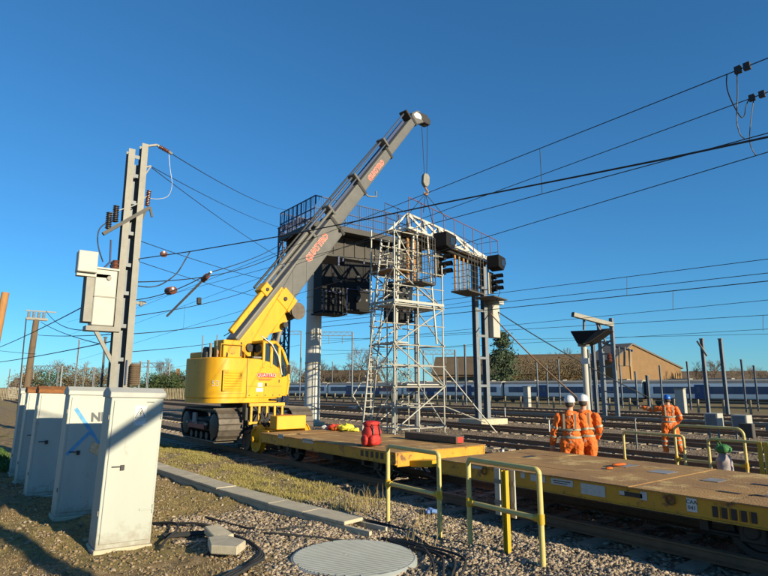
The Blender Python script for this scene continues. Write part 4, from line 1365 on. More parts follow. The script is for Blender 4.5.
# extension cylinders and rods carried above the boom
ob('extension_cylinder', MB().cyl(BP(2.2, 0.05, 0.55), BP(5.6, 0.05, 0.55), 0.10, n=14).cyl(BP(2.3, 0.24, 0.44), BP(7.0, .24, .42), 0.06, n=12), 'boom_grey', CR, smooth=50)
ob('extension_rod', MB().cyl(BP(5.6, .05, .60), BP(9.3, .05, .54), 0.055, n=12).cyl(BP(7.0, .22, .45), BP(9.3, .2, .42), .035), 'chrome', CR, smooth=50)
ob('extension_rod', MB().cyl(BP(9.2, .05, .56), BP(14.5, .05, .55), 0.045, n=12).cyl(BP(9.2, .2, .42), BP(12.0, .18, .36), .035), 'chrome', CR, smooth=50)
ob('guide_bar', MB().cyl(BP(2.3, -.2, .68), BP(9.3, -.15, .62), 0.04, n=10).cyl(BP(9.2, -.15, .62), BP(12, -.12, .58), .035), 'dark_steel', CR, smooth=50)
ob('cable_tray', bbox(MB(), 6.9, 14.2, -0.12, 0.0, 0.24, 0.36), 'blue_steel', CR)
for t in (5.5, 7.0, 9.2, 12.0, 14.5):
    m = bbox(MB(), t - 0.16, t + 0.14, -0.2, 0.3, 0.18, 0.74)
    ob('rod_bracket', bbox(MB(), t - 0.06, t + 0.06, -0.20, 0.27, 0.18, 0.66), 'boom_grey' if t < 14 else 'dark_steel', CR, bevel=0.02)
ob('end_hook', MB().tube([BP(9.25, 0.0, -0.3), BP(9.25, 0.1, -0.55), BP(9.5, .25, -.8), BP(9.7, .2, -.65)], 0.035, 8), 'galv', CR, smooth=60)
# lettering on the boom
for tt, sz in ((5.2, 0.31), (10.45, 0.29)):
    wv = [w_ for (a, b, w_, h) in SEC if a < tt < b][0]
    text('letter_outline', 'QUATTRO', 'letter_pink', CR, BP(tt, wv / 2 + 0.004, -0.04), be, bu, sz, bold=0.022)
    text('boom_letters', 'QUATTRO', 'letter_red', CR, BP(tt, wv / 2 + 0.009, -0.04), be, bu, sz)
for u in (0.06, 0.36):
    pass
# boom head with sheaves
hd = ob('boom_head', MB().prism([BP(14.65, -0.17, -0.22), BP(14.6, -.17, 0.14), BP(14.95, -.17, 0.30), BP(15.45, -.17, 0.12), BP(15.75, -.17, -0.45), BP(15.55, -.17, -.62), BP(15.2, -.17, -.45)], br * 0.34), 'boom_grey', CR, bevel=0.03)
ob('head_plate', MB().prism([BP(14.9, .172, .2), BP(15.2, .172, .16), BP(15.45, .172, -.18), BP(15.2, .172, -.28), BP(14.9, .172, .0)], br * 0.02), 'sign_white', hd)
ob('head_cap', MB().prism([BP(15.35, -.2, .1), BP(15.8, -.2, -.35), BP(15.85, -.2, -.75), BP(15.6, -.2, -.85), BP(15.3, -.2, -.5)], br * .40), 'dark_steel', hd, bevel=0.04, seg=2)
SH = BP(15.6, 0, -.6)
ob('sheave', MB().lathe(SH - br * .05, br, [(0, .2), (.03, .17), (.07, .17), (.1, .2)], 20), 'galv', hd, smooth=40)
# luffing winch pod below the boom foot (grey drum)
wd_ = ob('winch_drum', MB().cyl(BP(2.75, -0.25, -1.0), BP(2.75, 0.25, -1.0), 0.26, n=26), 'track_shoe', CR, smooth=40)
for q in (-.28, .28):
    ob('drum_cheek', MB().cyl(BP(2.75, q - .02, -1.0), BP(2.75, q + .02, -1.0), 0.31, n=26), 'track_shoe', wd_, smooth=40)
ob('drum_bracket', bbox(MB(), 2.45, 2.9, -0.24, 0.24, -1.0, -0.5), 'dark_steel', wd_)
# hoist ropes and hook block
HK = V(SH.x, SH.y, 0)
hz_top = 12.05
ob('hoist_rope', MB().cyl((HK.x + .0, HK.y - .20, SH.z), (HK.x, HK.y - 0.05, hz_top), 0.014, n=6), 'wire', CR)
ob('hoist_rope', MB().cyl((HK.x + .0, HK.y + .19, SH.z), (HK.x, HK.y + 0.09, hz_top), 0.014, n=6), 'wire', CR)
hk = thing('hook_block', (HK.x, HK.y, hz_top - 1), 'grey crane hook block hanging from the boom head above the white truss', 'hook')
ob('block', MB().prism([V(HK.x - .1, HK.y + a, hz_top + b) for a, b in ((-.17, .05), (-.1, .2), (.12, .2), (.22, .05), (.2, -.3), (.08, -.48), (-.08, -.48), (-.2, -.3))], V(.2, 0, 0)), 'galv', hk, bevel=0.04, seg=2)
ob('hook', MB().tube([V(HK.x, HK.y, hz_top - .45)] + [V(HK.x, HK.y + .02 + .13 * math.sin(a), hz_top - .72 + .13 * math.cos(a)) for a in np.linspace(0, 4.6, 14)], [.05] + [.05] * 12 + [.04, .02], 8), 'wood_orange', hk, smooth=60)
for dx, dy in ((-.5, -.8), (.5, -.6), (-.5, .9), (.4, 1.0)):
    ob('sling_chain', MB().cyl((HK.x, HK.y, hz_top - .82), (HK.x + dx, HK.y + dy, 10.05), 0.016, n=6), 'wire', hk)

# ------------------------------------------------------------------ people
def person(name, loc, face, label, arms, helmet, scale=1.0, legs=None, group='workers in orange', lean=0.0, head_turn=0.0):
    """loc: feet; face: heading angle of the body; local x right, y forward"""
    t = thing(name, loc, label, 'person', group)
    ca_, sa_ = math.cos(face), math.sin(face)
    O = Vector(loc)

    def W(p):
        x, y, z = p
        y += lean * max(0, z - 0.9)
        x, y, z = x * scale, y * scale, z * scale
        # heading: forward = (cos, sin), right = (sin, -cos)
        return O + V(ca_ * y + sa_ * x, sa_ * y - ca_ * x, z)

    def limb(mb, pts, rs_, n=10):
        pts = [W(p) for p in pts]
        rs_ = [r * scale for r in rs_]
        mb.tube(pts, rs_, n)
        mb.ball(pts[0], rs_[0], n, 6).ball(pts[-1], rs_[-1], n, 6)

    def ell(mb, c, r3):
        mb.ball(W(c), [q * scale for q in r3], 14, 9, (V(sa_, -ca_, 0), V(ca_, sa_, 0), Z3))
    legs = legs or [[(-0.10, 0, 0.90), (-0.115, 0.02, 0.50), (-0.12, -0.02, 0.09)], [(0.10, 0, 0.90), (0.115, 0.03, 0.50), (0.125, 0.0, 0.09)]]
    # continuous body (skin): head, neck, trunk, limbs, hands with fingers
    bd = MB()
    hy = 0.02
    ell(bd, (0, hy, 1.625), (0.077, 0.098, 0.118)); ell(bd, (0, hy + 0.02, 1.56), (0.058, 0.075, 0.06))
    ell(bd, (0, hy + 0.105, 1.605), (0.014, 0.02, 0.022))
    for q in (-1, 1): ell(bd, (q * 0.078, hy - 0.005, 1.61), (0.012, 0.022, 0.033))
    limb(bd, [(0, -0.005, 1.42), (0, 0.01, 1.56)], [0.062, 0.056])
    limb(bd, [(0, 0, 0.92), (0, 0, 1.15), (0, 0, 1.38)], [0.13, 0.12, 0.12])
    for a in arms:
        limb(bd, a, [0.05, 0.042, 0.032])
        hnd = Vector(a[2]); d = (Vector(a[2]) - Vector(a[1])).normalized()
        sdv = d.cross(V(0, 1, 0)).normalized() if abs(d.y) < .9 else V(1, 0, 0)
        limb(bd, [hnd, hnd + d * 0.085], [0.03, 0.036])
        for k in range(4):
            o_ = sdv * ((k - 1.5) * 0.02)
            limb(bd, [hnd + d * .08 + o_, hnd + d * (.125 - abs(k - 1.4) * .008) + o_ + V(0, .008, 0), hnd + d * (.165 - abs(k - 1.4) * .012) + o_ + V(0, .025, 0)], [.0105, .0095, .008], 6)
        limb(bd, [hnd + d * .03 + sdv * .03, hnd + d * .07 + sdv * .055, hnd + d * .10 + sdv * .055], [.013, .011, .009], 6)
    for l in legs: limb(bd, l, [0.075, 0.055, 0.04])
    b = ob('body', bd, 'skin', t, smooth=180)
    m = b.modifiers.new('r', 'REMESH'); m.mode = 'VOXEL'; m.voxel_size = 0.011; m.use_smooth_shade = True
    # overalls
    cv = MB()
    for z0_, rx, ry in ((0.86, .165, .125), (0.95, .175, .13), (1.06, .172, .13), (1.18, .185, .135), (1.30, .195, .135), (1.385, .185, .115)):
        ell(cv, (0, 0, z0_), (rx, ry, 0.11))
    ell(cv, (0, -0.01, 1.455), (0.085, 0.08, 0.045))
    for a in arms: limb(cv, [a[0], Vector(a[0]).lerp(Vector(a[1]), .5), a[1], Vector(a[1]).lerp(Vector(a[2]), .5), Vector(a[1]).lerp(Vector(a[2]), .95)], [0.08, 0.074, 0.068, 0.064, 0.06], 12)
    for l in legs:
        A, B_, D = map(Vector, l)
        limb(cv, [A, A.lerp(B_, .5), B_, B_.lerp(D, .5), D + (B_ - D) * .06], [0.122, 0.108, 0.09, 0.085, 0.082], 12)
    c = ob('overalls', cv, 'hivis', t, smooth=180)
    m = c.modifiers.new('r', 'REMESH'); m.mode = 'VOXEL'; m.voxel_size = 0.014; m.use_smooth_shade = True
    m = c.modifiers.new('s', 'SMOOTH'); m.iterations = 3; m.factor = 0.5
    tex = bpy.data.textures.new('folds', 'CLOUDS'); tex.noise_scale = 0.11
    m = c.modifiers.new('d', 'DISPLACE'); m.texture = tex; m.texture_coords = 'GLOBAL'; m.strength = 0.05; m.mid_level = 0.5
    tex2 = bpy.data.textures.new('fine_folds', 'CLOUDS'); tex2.noise_scale = 0.045
    m = c.modifiers.new('d2', 'DISPLACE'); m.texture = tex2; m.texture_coords = 'GLOBAL'; m.strength = 0.022; m.mid_level = 0.5
    # reflective tape
    ax3 = (V(sa_, -ca_, 0), V(ca_, sa_, 0), Z3)

    def band(z, rx, ry):
        mb = MB()
        vs, fs = [], []
        n = 28
        for zz in (z - .019, z + .019):
            for k in range(n):
                a = 2 * PI * k / n
                vs.append(W((rx * math.cos(a), ry * math.sin(a), zz)))
        for k in range(n):
            q = (k + 1) % n
            fs.append((k, q, n + q, n + k))
        return ob('reflective_band', mb.add(vs, fs), 'reflect', t, smooth=60)
    band(1.0, .190, .147); band(1.14, .194, .15)
    for q in (-1, 1):
        ob('reflective_brace', MB().bar(W((q * .10, -.152, 1.15)), W((q * .105, -.125, 1.43)),   .036 * scale, .008, up=V(ca_, sa_, 0)), 'reflect', t)
        ob('reflective_brace', MB().bar(W((q * .10, .154, 1.15)), W((q * .105, .118, 1.43)),   .036 * scale, .008, up=V(ca_, sa_, 0)), 'reflect', t)

    def ring(p, q, f, r):
        p, q = W(p), W(q)
        c_ = p.lerp(q, f); d = (q - p).normalized() * .019 * scale
        return ob('reflective_band', MB().cyl(c_ - d, c_ + d, r * scale, n=18, cap=False), 'reflect', t, smooth=60)
    for a in arms: ring(a[1], a[2], .35, .073); ring(a[0], a[1], .75, .082)
    for l in legs: ring(l[1], l[2], .2, .099); ring(l[1], l[2], .5, .097)
    # boots
    for l in legs:
        f0 = Vector(l[2])
        mb = MB()
        p0 = W((f0.x, f0.y + .05, f0.z - .04))
        mb.ball(p0, [.055 * scale, .145 * scale, .052 * scale], 12, 8, ax3).ball(W((f0.x, f0.y - .01, f0.z + .02)), [.055 * scale, .065 * scale, .07 * scale], 12, 8, ax3)
        ob('boot', mb, 'boot', t, smooth=60)
    # helmet
    hm = MB()
    prof = [(0.0, .108), (0.03, .112), (0.07, .104), (0.105, .082), (0.128, .05), (0.138, .012)]
    vs, fs = [], []
    n = 24
    for (hh, r) in prof:
        for k in range(n):
            a = 2 * PI * k / n
            vs.append(W((r * .93 * math.cos(a), hy - .004 + r * 1.14 * math.sin(a), 1.645 + hh)))
    for i in range(len(prof) - 1):
        for k in range(n):
            q = (k + 1) % n
            fs.append((i * n + k, i * n + q, (i + 1) * n + q, (i + 1) * n + k))
    fs.append(tuple((len(prof) - 1) * n + k for k in range(n)))
    he = ob('helmet', hm.add(vs, fs), helmet, t, smooth=50)
    ob('helmet_peak', MB().prism([W((r * math.cos(a), hy + r * 1.2 * math.sin(a), 1.643)) for a, r in [(math.radians(d), .1 if d in (20, 160) else .138) for d in (20, 45, 70, 90, 110, 135, 160)]], V(0, 0, .012)), helmet, he)
    ob('helmet_ridge', MB().tube([W((0, hy - .004 + .12 * math.cos(a) * 1.0, 1.645 + .134 * math.sin(a))) for a in np.linspace(.3, PI - .3, 9)], .009 * scale, 6), helmet, he, smooth=60)
    ob('hair', MB().ball(W((0, hy - .035, 1.61)), [.079 * scale, .075 * scale, .07 * scale], 12, 8, ax3), 'boot', t, smooth=60)
    return t


down_l = [(-0.215, 0, 1.37), (-0.275, -0.03, 1.10), (-0.27, 0.06, 0.86)]
down_r = [(0.215, 0, 1.37), (0.275, -0.03, 1.10), (0.27, 0.06, 0.86)]
front_l = [(-0.215, 0, 1.37), (-0.26, 0.04, 1.10), (-0.12, 0.26, 1.08)]
front_r = [(0.215, 0, 1.37), (0.26, 0.04, 1.10), (0.12, 0.26, 1.08)]
# the two men with white helmets watch the lift: they face away from the camera
p1 = aty(571.5, 440, 10.35); p2 = aty(584, 440, 10.75)
person('person', (p1.x, 10.35, gz(p1.x, 10.35)), math.radians(118), 'worker in orange with a white helmet, arm hanging, nearer of the two behind the wagon', [[(-0.215, 0, 1.37), (-0.31, -0.02, 1.10), (-0.36, 0.04, 0.86)], front_r], 'helmet_white', scale=1.085)
person('person', (p2.x, 10.8, gz(p2.x, 10.8)), math.radians(112), 'worker in orange with a white helmet, half hidden behind his colleague', [front_l, [(0.215, 0, 1.37), (0.27, 0.02, 1.12), (0.2, 0.17, 0.98)]], 'helmet_white', scale=1.095)
pw = aty(672, 455, 17.9)
person('person', (pw.x, 17.9, gz(pw.x, 17.9)), math.radians(128), 'worker in orange with a blue helmet pointing with his outstretched arm', [[(-0.215, 0, 1.37), (-0.44, 0.13, 1.33), (-0.64, 0.22, 1.39)], [(0.215, 0, 1.37), (0.31, -0.03, 1.10), (0.22, 0.12, 0.95)]], 'helmet_blue', scale=1.05,
       legs=[[(-0.10, 0, 0.90), (-0.13, 0.08, 0.50), (-0.15, 0.02, 0.09)], [(0.10, 0, 0.90), (0.17, -0.06, 0.52), (0.24, -0.22, 0.12)]])


# ------------------------------------------------------------------ helpers for steelwork
def lattice(mb, a, b, w_, n, r, ax):
    """four-legged lattice between points a and b"""
    ex, ey = ax
    c = [(-1, -1), (1, -1), (1, 1), (-1, 1)]
    pt = lambda i, k: a.lerp(b, k / n) + ex * (c[i % 4][0] * w_ / 2) + ey * (c[i % 4][1] * w_ / 2)
    for i in range(4):
        mb.bar(pt(i, 0), pt(i, n), r * 2.2)
        for k in range(n):
            mb.bar(pt(i, k), pt(i + 1, k), r)
            mb.bar(pt(i, k), pt(i + 1, k + 1), r)
    return mb


# ------------------------------------------------------------------ big dark signal gantry on the white column
G = thing('signal_gantry', (-28.2, 16.5, 0), 'dark signal gantry with railed platform carried by one fat white column', 'gantry')
ob('column', MB().cyl((-28.2, 16.5, -0.15), (-28.2, 16.5, 9.6), 0.44, n=40), 'column_white', G, smooth=40)
for z in (0.75, 2.95, 3.3, 5.0, 6.3, 7.1):
    ob('column_band', MB().cyl((-28.2, 16.5, z), (-28.2, 16.5, z + 0.09), 0.455, n=40), 'concrete' if z > 1 else 'galv', G, smooth=40)
ob('base_flange', MB().cyl((-28.2, 16.5, -0.12), (-28.2, 16.5, 0.06), 0.72, n=40), 'concrete', G, smooth=40)
# box girder along Y
gy0, gy1, gx0_, gx1_ = 15.1, 23.4, -29.2, -26.5
zg0, zg1 = 9.35, 10.62
ob('girder_web', MB().b2((gx1_ - 0.08, gy0, zg0 + .1), (gx1_ - 0.04, gy1, zg1 - .1)), 'girder_grey', G)
ob('girder_web', MB().b2((gx0_ + 0.04, gy0, zg0 + .1), (gx0_ + 0.08, gy1, zg1 - .1)), 'girder_grey', G)
for zz in (zg0, zg1 - 0.12):
    for xx in (gx0_, gx1_ - 0.16):
        ob('girder_chord', MB().b2((xx, gy0 - .04, zz), (xx + 0.16, gy1, zz + 0.12)), 'girder_grey' if zz > 10 else 'dark_steel', G)
for i in range(12):
    y = gy0 + 0.1 + i * 0.74
    ob('girder_rib', MB().b2((gx1_ - 0.04, y, zg0 + .12), (gx1_ + 0.02, y + 0.09, zg1 - .12)), 'dark_steel', G)
ob('girder_soffit', MB().b2((gx0_ + .16, gy0, zg0 + .02), (gx1_ - .16, gy1, zg0 + .06)), 'dark_steel', G)
ob('platform_floor', MB().b2((-29.6, 14.8, 10.64), (-25.45, 23.4, 10.72)), 'dark_steel', G)
ob('platform_edge', MB().b2((-29.62, 14.76, 10.56), (-25.42, 14.8, 10.84)).b2((-25.45, 14.8, 10.56), (-25.41, 22.0, 10.84)), 'dark_steel', G)
# railing, every post its own part
zr0, zr1 = 10.72, 12.30
per = []
for i in range(9): per.append(V(-29.55 + i * (4.1 / 8), 14.82, 0))
for i in range(1, 9): per.append(V(-25.45, 14.82 + i * 0.98, 0))
for i in range(1, 8): per.append(V(-29.55, 14.82 + i * 0.98, 0))
for p in per:
    ob('railing_post', MB().bar(V(p.x, p.y, zr0), V(p.x, p.y, zr1), 0.05), 'blue_steel', G)
for i in range(5):
    x = -29.3 + i * 0.32
    ob('railing_post', MB().bar(V(x, 16.4, zr0), V(x, 16.4, zr1 - .25), 0.07), 'blue_steel', G)
for zz in (zr1, (zr0 + zr1) / 2 + 0.1, zr0 + .4):
    ob('railing_bar', MB().bar(V(-29.55, 14.82, zz), V(-25.45, 14.82, zz), 0.05), 'blue_steel', G)
    ob('railing_bar', MB().bar(V(-25.45, 14.82, zz), V(-25.45, 22.7, zz), 0.05), 'blue_steel', G)
    ob('railing_bar', MB().bar(V(-29.55, 14.82, zz), V(-29.55, 22.7, zz), 0.05), 'blue_steel', G)
ms = MB()
for i in range(26):
    x = -29.55 + i * 0.16
    ms.bar(V(x, 14.85, zr0), V(x, 14.85, zr1), 0.02)
for i in range(40):
    y = 14.9 + i * 0.16
    ms.bar(V(-25.48, y, zr0), V(-25.48, y, zr1), 0.02)
    ms.bar(V(-29.52, y, zr0), V(-29.52, y, zr1), 0.02)
ob('railing_mesh', ms, 'blue_steel', G, kind='stuff')
# signal backs hanging under the girder
for (ya, yb, za, zb, xa_, xb_) in ((15.65, 17.15, 6.05, 8.75, -26.9, -26.0), (17.2, 19.0, 6.35, 9.1, -27.0, -26.1), (20.6, 22.2, 6.0, 8.3, -26.9, -26.0)):
    bx_ = ob('signal_back', MB().b2((xa_, ya, za), (xb_, yb, zb)), 'black_signal', G, bevel=0.03)
    for q in (ya + .15, yb - .15):
        ob('hanger', MB().bar(V((xa_ + xb_) / 2, q, zb), V((xa_ + xb_) / 2, q, zg0 + .05), 0.1), 'blue_steel', bx_)
    for k in range(3):
        zz = za + .6 + k * .6
        ob('lamp_housing', MB().cyl(V(xb_, (ya + yb) / 2, zz), V(xb_ + .14, (ya + yb) / 2, zz), 0.16, n=16), 'dark_steel', bx_, smooth=40)
        ob('bolt_plate', MB().b2((xb_, yb - .3, zz - .06), (xb_ + .012, yb - .18, zz + .06)), 'galv', bx_)
    ob('service_ledge', MB().b2((xa_ - .1, ya - .05, za - .12), (xb_ + .25, yb + .05, za - .04)), 'black_signal', bx_)
    ob('cage_rail', MB().tube([V(xb_ + .25, ya, za - .04), V(xb_ + .25, ya, za + 1.1), V(xb_ + .25, yb, za + 1.1), V(xb_ + .25, yb, za - .04)], .03, 6), 'blue_steel', bx_)
# lattice mast that carries the far end
LM = thing('lattice_mast', (-32.6, 17.0, 0), 'slim blue lattice mast standing behind the crane boom', 'mast')
lt = MB()
lattice(lt, V(-32.3, 16.6, -0.1), V(-32.3, 16.6, 12.3), 0.62, 16, 0.05, (X3, Y3))
ob('lattice', lt, 'blue_steel', LM)
ob('cap_plate', MB().b2((-32.7, 16.2, 12.3), (-29.6, 17.0, 12.36)), 'blue_steel', LM)
ob('foot', MB().b2((-32.85, 16.05, -.2), (-31.75, 17.15, .12)), 'concrete', LM)

# ------------------------------------------------------------------ white truss gantry with two signals
T = thing('truss_gantry', (-23, 25, 0), 'white triangulated truss gantry with two hooded signals, on a twin steel leg', 'gantry')
TL, TR = V(-20.1, 16.5, 9.45), V(-22.7, 25.2, 9.45)
te = (TR - TL).normalized(); tn = V(te.y, -te.x, 0)      # tn faces the sun and the camera
TLEN = (TR - TL).length


def TP(s, o_=0.0, z=0.0):
    return TL + te * s + tn * o_ + Z3 * z


for o_ in (-0.75, 0.45):
    ob('bottom_chord', MB().bar(TP(-.2, o_), TP(TLEN, o_), 0.13), 'truss_white', T)
n = 6
for i in range(n):
    s0 = i * TLEN / n
    s1 = (i + 1) * TLEN / n
    hz_ = 1.0 if i < 4 else 1.0 - 0.22 * (i - 3)
    ap = TP((s0 + s1) / 2, -0.15, hz_)
    for o_ in (-0.75, 0.45):
        for ss in (s0, s1):
            ob('truss_brace', MB().bar(TP(ss, o_, .06), ap, 0.10), 'truss_white', T)
    if i:
        ob('ridge_bar', MB().bar(pap, ap, 0.1), 'truss_white', T)
    pap = ap
    ob('cross_bar', MB().bar(TP(s0, -.75), TP(s0, .45), 0.08), 'alu', T)
for k in range(6):
    s0 = k * TLEN / 6
    ob('walkway_plank', MB().box(TP(s0 + TLEN / 12, -.15, -.10), (TLEN / 6 - .02, 1.05, .05), (te, tn, Z3)), 'wood_post', T)
ob('cable_bundle', MB().cyl(TP(.5, .1, -.2), TP(TLEN - .3, .1, -.22), .09, n=8).cyl(TP(.5, -.3, -.2), TP(TLEN - .3, -.3, -.2), .06, n=8), 'rubber', T, smooth=60)
for i in range(10):
    s0 = -.2 + i * (TLEN + .9) / 9
    for o_, m in ((-.85, 'blue_steel'), (.55, 'red_steel')):
        ob('railing_post', MB().bar(TP(s0, o_, 0), TP(s0, o_, 1.45), 0.03), m, T)
for o_, m in ((-.85, 'blue_steel'), (.55, 'red_steel')):
    for zz in ((.75, 1.45) if o_ < 0 else (1.45,)):
        ob('railing_bar', MB().bar(TP(-.2, o_, zz), TP(TLEN + .7, o_, zz), 0.035), m, T)
ob('end_gate', MB().tube([TP(TLEN + .7, -.85, 0), TP(TLEN + .7, -.85, 1.45), TP(TLEN + .7, .55, 1.45), TP(TLEN + .7, .55, 0)], .022, 6).bar(TP(TLEN + .7, -.85, .75), TP(TLEN + .7, .55, .75), .03), 'blue_steel', T)
# twin leg
for dy in (-0.38, 0.38):
    lg_ = ob('leg', MB().b2((-23.0, 24.75 + dy - .14, 0.22), (-22.97, 24.75 + dy + .14, 9.4)).b2((-22.73, 24.75 + dy - .14, .22), (-22.7, 24.75 + dy + .14, 9.4)).b2((-22.97, 24.75 + dy - .02, .22), (-22.73, 24.75 + dy + .02, 9.4)), 'galv_blue', T)
    ob('foot_plate', MB().b2((-23.1, 24.75 + dy - .24, .22), (-22.6, 24.75 + dy + .24, .26)), 'galv', lg_)
for z in (2.0, 3.6, 4.9, 6.4, 7.8):
    ob('tie_plate', MB().b2((-22.75, 24.3, z), (-22.68, 25.2, z + .14)), 'galv_blue', T)
ob('foundation_block', MB().b2((-23.75, 23.65, -.15), (-21.95, 25.85, .22)), 'concrete', T, bevel=0.02)
eb = ob('equipment_box', MB().b2((-22.95, 25.35, 4.9), (-22.35, 25.95, 6.9)), 'white_paint', T, bevel=0.02)
ob('box_hood', MB().b2((-23.0, 25.3, 6.9), (-22.2, 26.2, 7.25)), 'white_paint', eb, bevel=0.02)
ob('box_bracket', MB().b2((-22.9, 25.1, 5.0), (-22.8, 25.4, 5.1)).b2((-22.9, 25.1, 6.6), (-22.8, 25.4, 6.7)), 'galv', eb)


def signal_head(s, zt_, par, w_=0.9):
    # hood / backboard box and three lamps with visors, facing along the track towards +X
    c = TP(s, .75, zt_)
    hd_ = ob('signal_hood', MB().prism([c + te * a + Z3 * b for a, b in ((-w_ / 2, .42), (w_ / 2, .36), (w_ / 2 + .12, .05), (w_ / 2 - .25, -.42), (-w_ / 2, -.30))], tn * .75), 'black_signal', par, bevel=0.02)
    ob('hood_lens', MB().prism([c + tn * .755 + te * a + Z3 * b for a, b in ((-.1, .2), (.35, .2), (.3, -.2), (-.1, -.15))], tn * .01), 'glass', hd_)
    for k in range(3):
        z = zt_ - .75 - k * .36
        q = TP(s + .12, .8, z)
        lm = ob('lamp', MB().cyl(q, q + tn * .25, .15, n=16), 'black_signal', par, smooth=40)
        vs_ = MB()
        ring_ = [(te * (math.cos(a) * .15) + Z3 * (math.sin(a) * .15)) for a in np.linspace(-.3, PI + .3, 12)]
        for a, b in zip(ring_[:-1], ring_[1:]):
            vs_.prism([q + tn * .25 + a, q + tn * .25 + b, q + tn * .62 + b, q + tn * .62 + a], (a + b) * .04)
        ob('visor', vs_, 'black_signal', lm)
    ob('back_plate', MB().box(TP(s + .1, .74, zt_ - 1.1), (.48, .06, 1.25), (te, tn, Z3)), 'girder_grey', par)
    ob('head_post', MB().bar(TP(s - .25, .7, zt_ - 1.8), TP(s - .25, .7, zt_ + .4), .09), 'alu', par)


signal_head(2.15, -.35, T)
signal_head(TLEN - .9, -.35, T)


def cage(s0, s1, z0, z1, par, back='rusty'):
    pl = ob('cage_floor', MB().box(TP((s0 + s1) / 2, .45, z0), (s1 - s0, 1.1, .08), (te, tn, Z3)), 'girder_grey', par)
    for s_ in np.linspace(s0, s1, 6):
        ob('cage_bar', MB().bar(TP(s_, 1.0, z0), TP(s_, 1.0, z1), .028), 'girder_grey', pl)
    for z in np.linspace(z0 + .1, z1, 7):
        ob('cage_hoop', MB().tube([TP(s0, -.05, z), TP(s0, 1.0, z), TP(s1, 1.0, z), TP(s1, -.05, z)], .014, 5), 'girder_grey', pl)
    for k, s_ in enumerate(np.linspace(s0 + .15, s1 - .15, 4)):
        ob('timber_slat', MB().box(TP(s_, .1, (z0 + z1) / 2), (.16, .05, (z1 - z0) * .95), (te, tn, Z3)), 'wood_orange' if k % 2 == 0 else 'pale_fence', pl)


cage(4.9, 6.7, -2.35, -.25, T)
ob('service_platform', MB().box(TP(TLEN - .6, .6, -2.35), (1.9, 1.2, .07), (te, tn, Z3)), 'girder_grey', T)
cage(.2, 1.4, -2.6, -.3, T)

# ------------------------------------------------------------------ scaffold tower
S = thing('scaffold_tower', (-20.5, 17, 0), 'tall aluminium scaffold tower built round the end of the white truss', 'scaffold')
XS = (-21.55, -19.75)
YS = (15.75, 17.15, 18.75)
lifts = [0.15, 2.0, 3.9, 5.7, 7.4, 9.2]
for x in XS:
    for y in YS:
        z_ = gz(x, y)
        ob('standard', MB().cyl((x, y, z_ - .05), (x, y, 9.6 if y < 18 else 7.9), 0.04, n=8), 'alu', S, smooth=60)
        ob('base_jack', MB().b2((x - .09, y - .09, z_ - .06), (x + .09, y + .09, z_ + .01)), 'galv', S)
for z in lifts:
    top = z > 8
    for x in XS:
        ob('ledger', MB().cyl((x, YS[0] - .1, z), (x, YS[1] + .1 if top else YS[2] + .1, z), 0.034, n=8), 'alu', S, smooth=60)
        if not top: ob('ledger', MB().cyl((x, YS[0] - .1, z + .95), (x, YS[2] + .1, z + .95), 0.026, n=8), 'alu', S, smooth=60)
    for y in YS[:2] if top else YS:
        ob('transom', MB().cyl((XS[0] - .1, y, z + .05), (XS[1] + .1, y, z + .05), 0.034, n=8), 'alu', S, smooth=60)
for i in range(len(lifts) - 2):
    a, b = lifts[i], lifts[i + 1]
    y0_, y1_ = (YS[0], YS[2]) if i % 2 == 0 else (YS[2], YS[0])
    for x in XS:
        ob('diagonal_brace', MB().cyl((x + .04, y0_, a), (x + .04, y1_, b), 0.034, n=8), 'alu', S, smooth=60)
    ob('diagonal_brace', MB().cyl((XS[0], YS[0] - .04, a), (XS[1], YS[0] - .04, b), 0.034, n=8), 'alu', S, smooth=60)
    ob('diagonal_brace', MB().cyl((XS[0], YS[2] + .04, b), (XS[1], YS[2] + .04, a), 0.034, n=8), 'alu', S, smooth=60)
for zz, ya, yb in ((2.08, 16.5, 18.7), (5.78, 15.8, 18.7), (3.98, 15.8, 16.6)):
    for k in range(4):
        x = XS[0] + .15 + k * .42
        ob('scaffold_board', MB().b2((x, ya, zz), (x + .36, yb, zz + .06)), 'white_paint', S)
# heavier tubes that prop the truss
for a, b, r in (((-20.65, 16.35, -.1), (-20.35, 16.55, 9.6), .085), ((-20.2, 17.1, 5.6), (-20.1, 17.2, 9.5), .085), ((-19.6, 18.2, 4.0), (-19.95, 18.0, 9.3), .05), ((-20.75, 17.9, -.1), (-20.75, 17.9, 6.0), .10)):
    ob('prop', MB().cyl(a, b, r, n=12), 'alu' if r < .1 else 'galv_blue', S, smooth=50)
for a, b in (((-21.45, 15.2, -.1), (-20.9, 15.9, 8.9)), ((-21.55, 15.75, 2.9), (-21.8, 14.9, 1.6)), ((-21.8, 14.9, 1.6), (-21.55, 15.9, .2)), ((-19.75, 18.75, 2.9), (-18.2, 20.6, -.1)), ((-19.75, 18.75, 1.1), (-18.5, 20.2, .35)), ((-19.75, 15.75, 9.3), (-19.75, 17.15, 7.4)), ((-19.75, 15.75, 7.4), (-19.75, 18.75, 5.7))):
    ob('outrigger', MB().cyl(a, b, .045 if a[2] < 0 else .03, n=8), 'alu', S, smooth=60)
